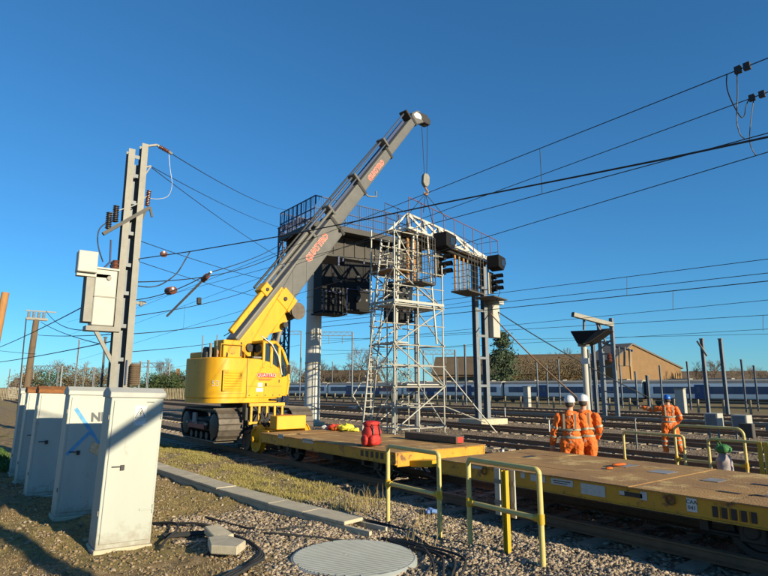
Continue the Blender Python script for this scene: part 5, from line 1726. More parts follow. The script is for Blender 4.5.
# second inner tower, toe boards and loose tubes in the upper half
for x in (-21.0, -20.3):
    for y in (16.3, 17.6):
        ob('standard', MB().cyl((x, y, gz(x, y) - .05), (x, y, 8.6), 0.03, n=8), 'alu', S, smooth=60)
for k, z in enumerate((1.1, 2.9, 4.8, 6.3, 6.9, 7.7, 8.4)):
    ob('transom', MB().cyl((-21.75, 16.3 + .02 * k, z), (-19.5, 16.35 + .02 * k, z + .03), 0.03, n=8), 'alu', S, smooth=60)
    ob('ledger', MB().cyl((-20.3, 15.4, z + .12), (-20.3, 18.6 if z < 7 else 17.9, z + .12), 0.03, n=8), 'alu', S, smooth=60)
for i in range(12):
    z = 5.2 + rnd.uniform(0, 3.6)
    a_ = V(rnd.uniform(-21.6, -19.7), 15.6 + rnd.uniform(0, .4), z)
    b_ = V(rnd.uniform(-21.6, -19.7), 17.2 + rnd.uniform(0, 1.2), z + rnd.uniform(-1.3, 1.3))
    ob('diagonal_brace', MB().cyl(a_, b_, 0.03, n=8), 'alu', S, smooth=60)
for z in (5.85,):
    ob('toe_board', MB().b2((-19.72, 15.7, z), (-19.68, 18.8, z + .12)), 'white_paint', S)
    ob('toe_board', MB().b2((-21.6, 15.70, z), (-19.7, 15.74, z + .12)), 'white_paint', S)
for k in range(3):
    ob('scaffold_board', MB().b2((-21.5 + k * .5, 15.8, 7.45), (-21.1 + k * .5, 17.1, 7.51)), 'wood_orange', S)
# ladder
LD = thing('ladder', (-22.3, 14.7, 0), 'long aluminium ladder leaning beside the dark signal backs', 'ladder')
la0, la1 = aty(366, 425, 15.2), aty(385, 240, 16.0)
la0.z = gz(la0.x, la0.y) - .02
lu = V(.35, .93, 0)
for q in (-.2, .2):
    ob('stile', MB().bar(la0 + lu * q, la1 + lu * q, .045, .07), 'alu', LD)
nr = 30
for k in range(1, nr):
    p = la0.lerp(la1, k / nr)
    ob('rung', MB().cyl(p - lu * .2, p + lu * .2, .018, n=6), 'alu', LD)

# ------------------------------------------------------------------ transformer mast on the left
TM = thing('transformer_mast', (-14.5, 3.2, 0), 'twin-channel steel mast carrying a white pole transformer, behind the cabinets', 'mast')
mx_, my_ = -14.5, 3.2
for dy, zt_ in ((-0.15, 7.9), (0.15, 8.12)):
    ob('channel', MB().b2((mx_ - .13, my_ + dy - .075, -.1), (mx_ - .115, my_ + dy + .075, zt_)).b2((mx_ + .115, my_ + dy - .075, -.1), (mx_ + .13, my_ + dy + .075, zt_)).b2((mx_ - .115, my_ + dy - .008, -.1), (mx_ + .115, my_ + dy + .008, zt_)), 'galv', TM)
for z in (2.6, 3.4, 4.2, 4.9, 5.7, 6.5, 7.2, 7.7):
    ob('batten_plate', MB().b2((mx_ + .02, my_ - .06, z), (mx_ + .04, my_ + .06, z + .09)), 'galv_blue', TM)
ob('back_plate', MB().b2((mx_ - .15, my_ - .17, 0), (mx_ - .135, my_ + .17, 7.6)), 'galv_blue', TM)
mz = lambda px, py, X=-14.4: atx(px, py, X)
arm0, arm1 = mz(103, 234), mz(149, 208)
ob('cross_arm', MB().bar(arm0, arm1, .10, .08), 'dark_steel', TM)
ob('arm_strut', MB().bar(mz(146, 209), mz(141, 222), .05).bar(mz(150, 207), mz(152, 217), .05), 'dark_steel', TM)


def insulator(p, d, ln, m, par, r=.055):
    d = Vector(d).normalized()
    prof = []
    k = max(4, int(ln / .045))
    for i in range(k):
        prof += [(ln * i / k, r * .55), (ln * (i + .45) / k, r), (ln * (i + .55) / k, r)]
    prof.append((ln, r * .5))
    return ob('insulator', MB().lathe(p, d, prof, 12), m, par, smooth=30)


for px, py in ((108, 229), (115, 222)):
    insulator(mz(px, py), Z3, .42, 'insulator_dark', TM, .075)
insulator(mz(147, 206), Z3 + Y3 * .05, .42, 'porcelain', TM, .06)
top = mz(148, 146)
ob('top_bracket', MB().bar(top, mz(157, 145), .05).bar(mz(157, 145), mz(160, 147), .05), 'galv', TM)
i0, i1 = mz(159, 146.5), mz(169, 152)
insulator(i0, i1 - i0, (i1 - i0).length, 'porcelain', TM, .06)
ob('end_clamp', MB().cyl(i1, mz(172, 154), .04, n=8), 'galv', TM)
ob('side_bracket', MB().bar(mz(143, 168), mz(151, 166), .04).bar(mz(143, 178), mz(151, 166), .03), 'galv', TM)
ob('side_bracket', MB().bar(mz(136, 303), mz(146, 303), .06).cyl(mz(141, 301), mz(141, 306), .05), 'galv', TM)
# transformer tank
a, b = mz(91, 325, -14.3), mz(118, 271, -14.3)
tk = ob('transformer_tank', MB().b2((-14.75, a.y, a.z), (-14.3, b.y, b.z)), 'white_paint', TM, bevel=.02)
for i in range(7):
    ob('cooling_fin', MB().b2((-14.78 + i * .07, a.y - .17, a.z + .08), (-14.755 + i * .07, a.y, b.z - .12)), 'galv', tk)
ob('tank_lid', MB().b2((-14.78, a.y - .03, b.z), (-14.27, b.y + .03, b.z + .04)), 'white_paint', tk)
for i in range(3):
    ob('bushing', MB().lathe((-14.65 + i * .14, a.y + .42, b.z + .04), Z3, [(0, .05), (.05, .075), (.06, .075), (.08, .05), (.13, .075), (.14, .075), (.17, .05), (.22, .07), (.23, .03)], 12), 'porcelain', tk, smooth=30)
c0, c1 = mz(77, 275, -14.2), mz(99, 252, -14.2)
ob('conservator', MB().b2((-14.55, c0.y, c0.z + .1), (-14.2, c1.y, c1.z)), 'white_paint', tk, bevel=.015)
ob('conservator_arm', MB().b2((-14.5, c1.y - .4, c0.z + .02), (-14.3, b.y - .15, c0.z + .1)), 'white_paint', tk)
ob('hoist_lug', MB().cyl((-14.3, b.y - .18, b.z - .2), (-14.26, b.y - .18, b.z - .2), .05, n=12), 'galv', tk)
ob('tank_band', MB().b2((-14.297, a.y, (a.z + b.z) / 2), (-14.29, b.y, (a.z + b.z) / 2 + .03)), 'galv', tk)
s0, s1 = mz(95, 333), mz(116, 366)
ob('support_shelf', MB().b2((-14.7, a.y - .1, a.z - .12), (-14.3, my_ - .1, a.z - .01)), 'galv', TM)
ob('support_strut', MB().bar(V(-14.4, s0.y, a.z - .1), V(-14.42, s1.y - .04, s1.z), .08), 'galv', TM)
ob('cable_duct', MB().tube([mz(111, 240), mz(110, 262), mz(104, 268)], .025, 6), 'blue_steel', TM)
ob('cable_duct', MB().tube([mz(125, 385, -14.35), mz(127, 360, -14.35)], .02, 6), 'blue_steel', TM)
ob('cable_coil', MB().lathe(mz(134, 385, -14.3), Z3, [(0, .10)] + [(i * .045 + q, .13 - (q == .02) * .02) for i in range(11) for q in (0, .02)] + [(.5, .1)], 14), 'wood_post', TM, smooth=30)
for pts in (((115, 222, ), (108, 222), (99, 230), (98, 245), (103, 262)), ((108, 216), (120, 210), (135, 205), (147, 196))):
    ob('jumper_cable', MB().tube(spl([mz(*p) for p in pts]), .014, 6), 'wire' if pts[0][0] == 115 else 'wire_pale', TM, smooth=60)
ob('jumper_cable', MB().tube(spl([mz(169, 155), mz(170, 168), mz(172, 185), mz(168, 196), mz(158, 199), mz(148, 198)]), .008, 6), 'wire_pale', TM, smooth=60)

# second wooden mast and leaning pole at the left edge
M2 = thing('wooden_mast', (-33.3, 3.2, 0), 'weathered wooden mast with grey insulators on its crossarm, far behind the cabinets', 'mast')
ob('pole', MB().cyl((-33.1, 3.05, -.2), (-33.6, 3.25, 5.4), .17, .14, n=14), 'wood_post', M2, smooth=50)
ob('crossarm', MB().b2((-33.8, 2.8, 5.38), (-33.5, 3.75, 5.5)), 'galv', M2)
for i in range(4): insulator(V(-33.6, 2.9 + .22 * i, 5.5), Z3, .3, 'insulator_grey', M2, .08)
ob('top_bar', MB().b2((-33.66, 2.75, 5.82), (-33.58, 4.1, 5.88)), 'galv', M2)
ob('stay_rod', MB().cyl((-33.2, 2.85, -.1), (-33.5, 2.8, 5.4), .03, n=6), 'wire', M2)
tag(ob('leaning_pole', MB().cyl((-21.3, 0.82, -.2), (-21.6, 1.16, 5.0), .13, .11, n=14), 'wood_orange', None, loc=(-21.4, .9, 0), smooth=50), 'orange-brown wooden pole cut by the left edge of view', 'pole')

# ------------------------------------------------------------------ white signal post on the right
SP = thing('signal_post', (-11.2, 17.5, 0), 'white post with a black wedge-shaped signal hood, behind the two workers', 'signal')
ob('post', MB().cyl((-11.33, 17.5, -.15), (-11.33, 17.5, 3.5), .10, .10, n=20), 'white_paint', SP, smooth=50)
hp3 = [aty(x, y, 17.3) for x, y in ((570, 331), (609, 329.5), (591, 342.5), (584, 345), (577, 343.5))]
ob('hood', MB().prism(hp3, V(-.25, .75, 0)), 'black_signal', SP, bevel=.02)
ob('hood_visor', MB().prism([aty(x, y, 17.29) for x, y in ((584, 344.5), (591, 342), (608.5, 330), (597, 332.5))], V(.12, -.28, 0)), 'black', SP)
ob('bracket', MB().b2((-11.5, 17.38, 3.4), (-11.16, 17.62, 3.62)), 'galv', SP, bevel=.02)
ob('number_plate', MB().b2((-11.35, 17.30, 2.78), (-11.05, 17.33, 2.98)), 'sign_white', SP)
ob('foot_flange', MB().cyl((-11.33, 17.5, -.15), (-11.33, 17.5, -.03), .22, n=20), 'galv', SP)

# ------------------------------------------------------------------ portal with cantilever beam
PT = thing('cantilever_portal', (-21.5, 36, 0), 'galvanised portal mast with a white cantilever beam, behind the white signal post', 'mast')
for x in (-22.0, -21.05):
    ob('leg', MB().b2((x - .12, 35.9, -.5), (x + .12, 36.1, 6.7)), 'galv_blue', PT)
for i in range(7):
    ob('tie_plate', MB().b2((-21.95, 35.88, .8 + i * .85), (-21.1, 35.9, .9 + i * .85)), 'galv_blue', PT)
pa, pb = aty(573, 314.5, 33.0), aty(613, 325, 36.0)
ob('beam', MB().bar(pa, pb, .27, .30), 'galv', PT, bevel=.02)
ob('beam_end', MB().bar(pa + (pa - pb).normalized() * .02, pa, .30, .33), 'dark_steel', PT)
ob('strut', MB().bar(aty(607, 345, 36), aty(596, 322, 34.8), .1), 'galv_blue', PT)
ob('strut', MB().bar(aty(611, 340, 36), aty(600, 350, 36), .08), 'galv_blue', PT)
ob('drop_tube', MB().bar(aty(584, 330, 34), aty(584, 317, 34), .12), 'galv_blue', PT)
ob('bracket_beam', MB().bar(aty(590, 340, 36), aty(633, 351, 36.5), .14), 'galv_blue', PT)
for px in (619, 625):
    ob('dropper_tube', MB().tube([aty(px, 347, 36.2), aty(px, 366, 36.2), aty(px + 5, 366, 36.2), aty(px + 5, 350, 36.2)], .045, 6), 'galv', PT)
ob('insulator_stack', MB().lathe(aty(610, 362, 35.9), Z3, [(0, .15), (.1, .22), (.2, .15), (.3, .22), (.4, .15), (.5, .2), (.6, .1)], 12), 'porcelain', PT)


def tall_mast(px, pb_, pt_, Y, w_, label, twin=0.0):
    b, t_ = aty(px, pb_, Y), aty(px, pt_, Y)
    z0 = gz(b.x, Y)
    m = thing('steel_mast', (b.x, Y, z0), label, 'mast', 'distant steel masts')
    ob('upright', MB().b2((b.x - w_ / 2, Y - w_ / 2, z0 - .2), (b.x - w_ / 2 + .05, Y + w_ / 2, t_.z)).b2((b.x + w_ / 2 - .05, Y - w_ / 2, z0 - .2), (b.x + w_ / 2, Y + w_ / 2, t_.z)).b2((b.x - w_ / 2, Y - .03, z0 - .2), (b.x + w_ / 2, Y + .03, t_.z)), 'galv_blue', m)
    ob('top_cap', MB().b2((b.x - w_ / 2 - .03, Y - w_ / 2 - .03, t_.z), (b.x + w_ / 2 + .03, Y + w_ / 2 + .03, t_.z + .08)), 'galv', m)
    return m, b, t_


m, b, t_ = tall_mast(708, 405, 339, 49.5, .24, 'steel mast above the first grey equipment box, with a side stay')
ob('side_stay', MB().bar(aty(707, 356, 49.3), aty(697, 341, 49.3), .12), 'galv', m)
tall_mast(727, 405, 339, 50.8, .24, 'steel mast above the second grey equipment box')
tall_mast(597, 410, 335, 42, .26, 'thin steel mast between the white signal post and the portal')
tall_mast(591, 400, 350, 52, .25, 'thin far mast just right of the white signal post')
tall_mast(649, 402, 376, 60, .25, 'short far mast in front of the train gangway')
tall_mast(466, 394, 345, 62, .22, 'thin far mast left of the twin gantry leg')
for px, pt_, Y, lb in ((74, 342, 13, 'pale steel mast seen above the rusted cabinet roof'), (82, 365, 14, 'short pale post beside the mast above the rusted roof'), (138, 362, 18, 'first of two grey posts right of the transformer mast'), (146, 361, 18, 'second of two grey posts right of the transformer mast'), (56, 368, 12, 'thin pale post between the wooden mast and the rusted roof'), (92, 368, 15, 'pale post just left of the transformer mast'), (7, 370, 9, 'short pale post at the left edge behind the cabinets')):
    tall_mast(px, 396, pt_, Y, .16 if Y < 15 else .2, lb)
sm_ = aty(101, 390, 8.0)
tag(ob('signal_mast', MB().b2((sm_.x - .06, 7.94, -.3), (sm_.x + .06, 8.06, 5.2)).b2((sm_.x - .1, 7.9, 5.2), (sm_.x + .1, 8.1, 5.3)), 'dark_steel', None, loc=(sm_.x, 8, 0)), 'dark post standing just left of the transformer mast', 'post')

for (px, pt_, Y), lb in zip(((332, 362, 75), (349, 366, 78), (446, 366, 72), (458, 360, 80), (538, 362, 70), (548, 366, 74), (560, 360, 78), (606, 352, 66), (622, 364, 72), (637, 372, 70), (662, 366, 75), (690, 362, 72), (745, 360, 70), (757, 366, 76), (205, 352, 60), (222, 356, 62), (34, 372, 30), (64, 370, 34), (118, 366, 36), (131, 372, 38)), (
        'slim far post just right of the fat white column',
        'slim far post left of the ladder foot, before the train',
        'slim far post right of the scaffold, nearer the tower',
        'slim far post between the scaffold and the twin gantry leg',
        'slim far post before the train, first right of the conifer',
        'slim far post before the train, second right of the conifer',
        'slim far post before the train, just left of the two workers',
        'slim far post right beside the portal legs',
        'slim far post before the left part of the brick building',
        'slim far post under the gable of the brick building',
        'slim far post before the right wall of the brick building',
        'slim far post right of the pale relay case',
        'slim far post right of the second far steel mast',
        'slim far post nearest the right edge of view',
        'slim post above the crane counterweight, left one',
        'slim post above the crane counterweight, right one',
        'slim post behind the wooden mast, over the far cabinets',
        'slim post over the rusted cabinet roof, beside the pale mast',
        'slim post right against the transformer mast foot',
        'slim post just right of the transformer mast foot')):
    m_, b_, t__ = tall_mast(px, 396, pt_, Y, .17, lb)
    m_['group'] = 'slim posts in the far yard'
# equipment boxes on stands
for px, py, Y, lb, wide in ((713, 421, 24, 'grey equipment box on posts beside the pointing worker', .5), (741, 423, 24, 'grey equipment box on posts with a smaller grey box in front', .55), (352, 410, 30, 'small grey equipment box beyond the wagon with the red bag', .8)):
    c = aty(px, py, Y)
    t = thing('equipment_box', (c.x, Y, 0), lb, 'box', 'grey trackside boxes')
    bx2 = ob('housing', MB().b2((c.x - wide / 2, Y - .15, c.z - .3), (c.x + wide / 2, Y + .35, c.z + .3)), 'galv', t, bevel=.02)
    bx2.data.materials[0] = MAT['white_paint']
    ob('door', MB().b2((c.x - wide / 2 + .05, Y - .165, c.z - .26), (c.x + wide / 2 - .05, Y - .15, c.z + .26)), 'galv_blue', t, bevel=.01)
    for q in (-wide / 2 + .08, wide / 2 - .08):
        ob('stand_leg', MB().b2((c.x + q - .03, Y - .03, gz(c.x, Y) - .1), (c.x + q + .03, Y + .03, c.z - .3)), 'galv_blue', t)
    if px == 741:
        ob('small_box', MB().b2((c.x + .1, Y - .5, c.z - .5), (c.x + .55, Y - .25, c.z + .02)), 'girder_grey', t, bevel=.02)
# point machine / white relay case near the train and others
for px, py, Y, w2, h2, lb in ((681, 398, 50, .75, 1.5, 'pale grey relay case in front of the train'), (527, 394, 60, .8, 1.8, 'white relay case in front of the train near the conifer'), (163, 393, 0, 0, 0, '')):
    if Y:
        c = aty(px, py, Y)
        t = thing('relay_case', (c.x, Y, 0), lb, 'cabinet')
        ob('case', MB().b2((c.x - w2 / 2, Y - .3, gz(c.x, Y) - .1), (c.x + w2 / 2, Y + .3, c.z + h2 / 2)), 'white_paint', t, bevel=.03)
        ob('cap', MB().b2((c.x - w2 / 2 - .06, Y - .36, c.z + h2 / 2), (c.x + w2 / 2 + .06, Y + .36, c.z + h2 / 2 + .1)), 'galv', t)
# short white marker posts between the tracks
for i, (px, py) in enumerate(((502, 446), (522, 446), (549, 424), (636, 436), (505, 414), (590, 430))):
    c = aty(px, py, (11.2, 11.2, 22, 19, 30, 23)[i])
    lb = ('left of two short white stakes behind the nearest wagon end', 'right of two short white stakes behind the nearest wagon end', 'white stake left of the worker with hanging arm', 'thin grey stake between the two workers and the pointing worker', 'far white stake right of the concrete block', 'thin stake beside the white signal post')[i]
    zb_ = gz(c.x, c.y)
    s_ = thing('marker_stake', (c.x, c.y, zb_), lb, 'stake')
    hh = (.55, .55, .6, 1.0, .7, .7)[i]
    wq = .035 if i < 2 else .022
    ob('shaft', MB().b2((c.x - wq, c.y - wq, zb_ - .1), (c.x + wq, c.y + wq, zb_ + hh)), 'sign_white' if i != 3 else 'galv', s_)
    ob('cap', MB().b2((c.x - .04, c.y - .04, zb_ + hh), (c.x + .04, c.y + .04, zb_ + hh + .03)), 'galv', s_)


# ------------------------------------------------------------------ overhead wires
def wire(name, a, b, r, label, sag=0.0, m='wire', n=24, parent=None):
    a, b = Vector(a), Vector(b)
    pts = [a.lerp(b, k / n) - Z3 * (sag * 4 * (k / n) * (1 - k / n)) for k in range(n + 1)]
    if parent:
        return ob(name, MB().tube(pts, r, 5), m, parent, smooth=60), pts
    return tag(ob(name, MB().tube(pts, r, 5), m, None, loc=a, smooth=60), label, 'wire'), pts


def line_at(p0, p1, Y, xa, xb):
    """wire along the track at depth Y through two picture points, taken from X=xa to X=xb"""
    A, B = aty(*p0, Y), aty(*p1, Y)
    f = lambda x: A + (B - A) * ((x - A.x) / (B.x - A.x))
    return f(xa), f(xb)


for (c0, c1, w0, w1, Y, xa, lb, jx) in (((440, 188), (768, 58), (453, 218), (768, 133), 8.25, -60, 'overhead line over the wagons with a looped jumper, upper pair', 0), ((440, 212), (768, 92), (483, 238), (768, 152), 9.6, -60, 'overhead line over the wagons, lower pair', 1)):
    t = thing('overhead_line', (0, Y, 5), lb, 'overhead line', 'overhead lines above the near track')
    a, b = line_at(c0, c1, Y, 6, xa)
    _, pc = wire('carrier_wire', a, b, .008, '', parent=t)
    a2, b2 = line_at(w0, w1, Y, 6, xa)
    _, pw_ = wire('contact_wire', a2, b2, .008, '', parent=t)
    ev = lambda q0, q1, x: q0 + (q1 - q0) * ((x - q0.x) / (q1.x - q0.x))
    for x in ((-6.0, -14, -24, -38) if jx == 0 else (-17, -30, -44)):
        ob('dropper', MB().tube([ev(a, b, x), ev(a2, b2, x)], .006, 4), 'wire', t)
    # clamps and jumper loop
    for px_, k in ((738, 0), (747, 1)) if jx == 0 else ((752, 0), (762, 1)):
        top_ = aty(px_, 58 + (768 - px_) * .396 if jx == 0 else 92 + (768 - px_) * .366, Y)
        ob('clamp', MB().b2((top_.x - .04, top_.y - .03, top_.z - .05), (top_.x + .04, top_.y + .03, top_.z + .05)), 'dark_steel', t)
    if jx == 0:
        J = [(727, 74.2, 8.25), (726.5, 82, 8.25), (728, 92, 8.35), (734, 106, 8.6), (741, 117, 9.0), (744.5, 115, 9.3), (746, 106, 9.5), (749, 99, 9.6)]
        K = [(737, 70.3, 8.25), (737.5, 92, 8.2), (737, 108, 8.2), (737, 122, 8.2), (740, 134, 8.22), (745, 139, 8.25)]
    else:
        J = None
        K = [(754, 97.2, 9.6), (752, 112, 9.58), (750, 130, 9.55), (750, 143, 9.55), (753, 151, 9.58), (756, 155.5, 9.6)]
    for q in (J, K):
        if q: ob('jumper', MB().tube(spl([aty(*p) for p in q]), .008, 6), 'wire', t, smooth=60)

# long sagging feeder from the transformer mast towards the camera side
F0_, F1_ = mz(138, 259), aty(768, 137, 6.0)
tag(ob('feeder_cable', MB().tube([F0_, aty(190, 251.5, 4.0), aty(285, 235.5, 4.9), aty(360, 220.5, 5.4), aty(440, 203.5, 5.7), aty(560, 180, 5.85), aty(660, 160, 5.95), F1_, aty(850, 118, 6.0)], .011, 6), 'wire', None, loc=F0_, smooth=60), 'thick black feeder cable crossing in front of the crane boom', 'wire')
# section insulators, strain wires between the transformer mast and the gantry
far = lambda x, y: aty(x, y, 16.5)
for (a, b, r, lb, sag) in (
        (mz(172, 154), far(286, 210), .012, 'wire from the mast top down to the gantry platform, highest', .25),
        (mz(152, 167), far(286, 229), .010, 'second wire from the mast down to the gantry platform', .2),
        (mz(152, 168), far(300, 268), .010, 'third wire from the mast passing behind the boom', .2),
        (mz(140, 241), far(300, 285), .010, 'wire from mid mast sloping down behind the boom', .2),
        (mz(140, 262), far(300, 303), .009, 'thin wire from mid mast behind the yellow boom foot', .2)):
    wire('span_wire', a, b, r, lb, sag)
# slung section with brown insulators
SI = thing('section_insulator', (-15, 4.6, 5), 'slanted pale rod with brown and dark insulators hung from the span wires', 'insulator')
q0, q1 = aty(167, 316, 4.6), aty(211, 272, 4.7)
ob('rod', MB().cyl(q0, q1, .03, n=8), 'sign_white', SI)
insulator(aty(203, 280, 4.7), aty(209, 274, 4.7) - aty(203, 280, 4.7), .3, 'porcelain', SI, .07)
insulator(aty(168, 291, 4.6), aty(183, 289, 4.6) - aty(168, 291, 4.6), .5, 'porcelain', SI, .11)
ob('clamp', MB().ball(aty(169, 291, 4.58), .1, 10, 7), 'dark_steel', SI, smooth=60)
insulator(aty(163, 254, 4.0), aty(168, 254.5, 4.0) - aty(163, 254, 4.0), .13, 'porcelain', SI, .08)
ob('weight', MB().cyl(aty(199, 298, 4.65), aty(199, 304, 4.65), .06, n=8), 'dark_steel', SI)
wire('span_wire', mz(135, 282), aty(285, 251, 12), .014, 'wire rising from mid mast to the boom', .35)
wire('span_wire', mz(135, 300), aty(211, 272, 4.7), .012, 'short wire from the mast to the slanted rod', .12)
wire('span_wire', aty(211, 272, 4.7), aty(292, 236, 14), .012, 'wire from the slanted rod up to the gantry', .2)
wire('span_wire', mz(134, 316), aty(285, 274, 14), .011, 'lower wire rising from the mast to the boom', .3)
wire('span_wire', mz(130, 334), aty(300, 300, 14), .011, 'lowest wire rising from the mast towards the yellow boom', .3)
wire('span_wire', mz(128, 352), aty(262, 332, 20), .010, 'faint low wire from the mast to the crane cab', .2)
tag(ob('loop_cable', MB().tube(spl([mz(138, 286), mz(150, 287), mz(162, 284), mz(176, 274), mz(184, 262), mz(190, 251.5)]), .015, 6), 'wire', None, loc=mz(138, 286), smooth=60), 'black cable looping up from the mast to the feeder', 'wire')
tag(ob('slack_cable', MB().tube(spl([aty(224, 336, 8.3), aty(240, 325, 8.5), aty(258, 305, 9.0), aty(272, 275, 10), aty(280, 245, 12), aty(284, 225, 14)]), .017, 6), 'wire', None, loc=aty(224, 336, 8.3), smooth=60), 'slack black cable hanging beside the yellow boom foot', 'wire')
# wires across to the left
for (a, b, r, lb, sag) in (
        (mz(92, 302, -14.5), aty(0, 347, 1.6), .014, 'wire from the transformer down to the left edge of view', .05),
        (aty(46, 311, 3.2), mz(90, 330, -14.5), .012, 'slack wire from the wooden mast to the transformer', .25),
        (aty(41, 322, 3.2), mz(105, 345, -14.5), .012, 'wire from below the wooden mast top to the transformer mast', .1),
        (aty(38, 335, 3.2), mz(118, 334, -14.4), .012, 'level wire from the wooden mast to the transformer mast', .05),
        (aty(-8, 363, 1.5), mz(118, 340, -14.4), .014, 'wire rising from the left edge to the transformer mast', .05),
        (aty(-6, 350, 2.0), aty(36, 354, 3.2), .012, 'short wire at the left edge behind the cabinets', .02)):
    wire('span_wire', a, b, r, lb, sag)
# right middle: far lines over the station tracks, with droppers
FD = V(-math.cos(math.radians(8)), -math.sin(math.radians(8)), 0)
for i, (l, rr, Y, lb) in enumerate((((492, 294), (768, 259), 26, 'first far overhead wire counted from the top right of the truss'), ((492, 303.5), (768, 273), 26, 'second far overhead wire right of the truss'), ((492, 309.5), (768, 281), 26, 'third far overhead wire right of the truss, with droppers'), ((492, 327), (768, 300), 34, 'fourth far overhead wire right of the truss'), ((492, 331), (768, 315), 34, 'fifth far overhead wire, passing the cantilever beam'), ((492, 345), (768, 329), 42, 'sixth far overhead wire behind the portal'), ((630, 337), (768, 334), 50, 'lowest far overhead wire over the brick building'))):
    B = aty(*rr, Y)
    d = _ray(*l)
    # meet the picture ray of the left point with the vertical plane of the line direction
    n_ = V(FD.y, -FD.x, 0)
    A = EYE + d * ((B - EYE).dot(n_) / d.dot(n_))
    A2, B2 = A + (A - B) * 1.2, B + (B - A) * .3
    t, pts = wire('far_overhead_wire', A2, B2, .02 if i == 2 else .015, lb)
    t['group'] = 'far overhead wires'
for (x0_, y0_, x1_, y1_, Y, lb) in ((627, 277, 627, 296, 26, 'thin dropper between two far wires, left'), (673, 291, 673, 310, 26, 'thin dropper below the third far wire'), (763, 315, 763, 331, 34, 'thin dropper at the right edge among the far wires')):
    tag(ob('dropper_wire', MB().cyl(aty(x0_, y0_, Y), aty(x1_, y1_, Y), .012, n=5), 'wire', None, loc=aty(x0_, y0_, Y)), lb, 'wire')
# brown stay running down to the right from the gantry leg box, and the dark stay past the two workers
wire('stay_cable', aty(489, 312, 25.5), aty(582, 402, 19), .035, 'orange-brown stay cable sloping down from the white gantry box', .15, 'wire_bronze')
wire('stay_cable', aty(498, 312, 25.8), aty(650, 398, 30), .032, 'dark stay cable sloping down past the white signal post', .2, 'wire')
tag(ob('signal_lead', MB().tube([aty(492, 275, 25), aty(499, 284, 25), aty(500, 292, 25), aty(496, 302, 25), aty(491, 310, 25)], .02, 5), 'wire', None, loc=aty(492, 275, 25), smooth=60), 'thin black lead curling beside the outer signal', 'wire')
ci = thing('lead_clamp', aty(494, 287, 25), 'small black clamp on the lead beside the outer signal', 'clamp')
ob('body', MB().cyl(aty(491, 289, 25), aty(498, 286, 25), .09, n=10), 'insulator_dark', ci, smooth=50)
ob('arm', MB().cyl(aty(484, 290, 24.9), aty(491, 289, 25), .03, n=6), 'dark_steel', ci)
# faint lines behind the scaffold
for i, (l, rr, lb) in enumerate((((318, 318), (480, 300), 'far wire behind the scaffold, upper'), ((318, 338), (480, 333), 'far wire behind the scaffold, middle'), ((320, 350), (480, 344), 'far wire behind the scaffold, lower'), ((140, 372), (300, 345), 'far wire over the green hedge'))):
    wire('far_overhead_wire', aty(*l, 45), aty(*rr, 45), .022, lb, .3)

# mast with cantilever off to the right of the camera: its shadow falls over the nearest cabinet
OM = thing('catenary_mast', (3.2, 3.12, 0), 'steel catenary mast with a bracket tube, beside the photographer', 'mast')
ob('upright', MB().b2((3.1, 2.99, -.1), (3.3, 3.01, 6.6)).b2((3.1, 3.23, -.1), (3.3, 3.25, 6.6)).b2((3.19, 3.01, -.1), (3.21, 3.23, 6.6)), 'galv', OM)
ob('bracket_tube', MB().cyl((3.2, 3.12, 4.27), (3.2, 5.4, 5.85), .095, n=10), 'galv', OM)
ob('tie_tube', MB().cyl((3.2, 3.12, 6.5), (3.2, 5.4, 5.85), .03, n=8), 'galv', OM)

# ------------------------------------------------------------------ low fence in front of the train
fd = V(math.cos(math.radians(7.5)), math.sin(math.radians(7.5)), 0)
LF = thing('low_fence', (-20, 58, -.6), 'low wooden post and rail fence running in front of the train', 'fence')
f0 = V(-20, 62.0, 0)
for i in range(-36, 12):
    p = f0 + fd * (i * 2.3)
    z = gz(p.x, p.y)
    ob('fence_post', MB().b2((p.x - .09, p.y - .09, z - .1), (p.x + .09, p.y + .09, z + 1.35)), 'pale_fence', LF)
for zz in (.55, 1.15):
    a, b = f0 + fd * (-36 * 2.3), f0 + fd * (11 * 2.3)
    ob('fence_rail', MB().bar(V(a.x, a.y + .1, gz(a.x, a.y) + zz), V(b.x, b.y + .1, gz(b.x, b.y) + zz), .07, .1), 'pale_fence', LF)
CT = thing('cable_route', (-20, 30.5, 0), 'long grey cable route carried on stub posts between the far tracks', 'cable trough')
a, b = V(-60, 30.2, .28), V(6, 30.9, .28)
ob('duct', MB().bar(a, b, .2, .12), 'galv', CT)
for i in range(17):
    p = a.lerp(b, i / 16)
    ob('stub_post', MB().b2((p.x - .05, p.y - .05, -.3), (p.x + .05, p.y + .05, .24)), 'galv_blue', CT)

# ------------------------------------------------------------------ train
td = V(math.cos(math.radians(7.5)), math.sin(math.radians(7.5)), 0)     # train direction
tnv = V(td.y, -td.x, 0)                                                  # side facing the camera
T0 = V(-47.3, 82.0, 0)


def tr_s(px):
    """distance along the train of a picture column"""
    d = _ray(px, 390)
    k = (T0 - EYE).dot(tnv) / d.dot(tnv)
    return (EYE + d * k - T0).dot(td)


edges = [tr_s(x) for x in (250, 333, 397, 507, 648)]
L4 = edges[4] - edges[3]
edges = [edges[3] - 3 * L4, edges[3] - 2 * L4, edges[3] - L4, edges[3], edges[4], edges[4] + L4]
ZB = -0.68


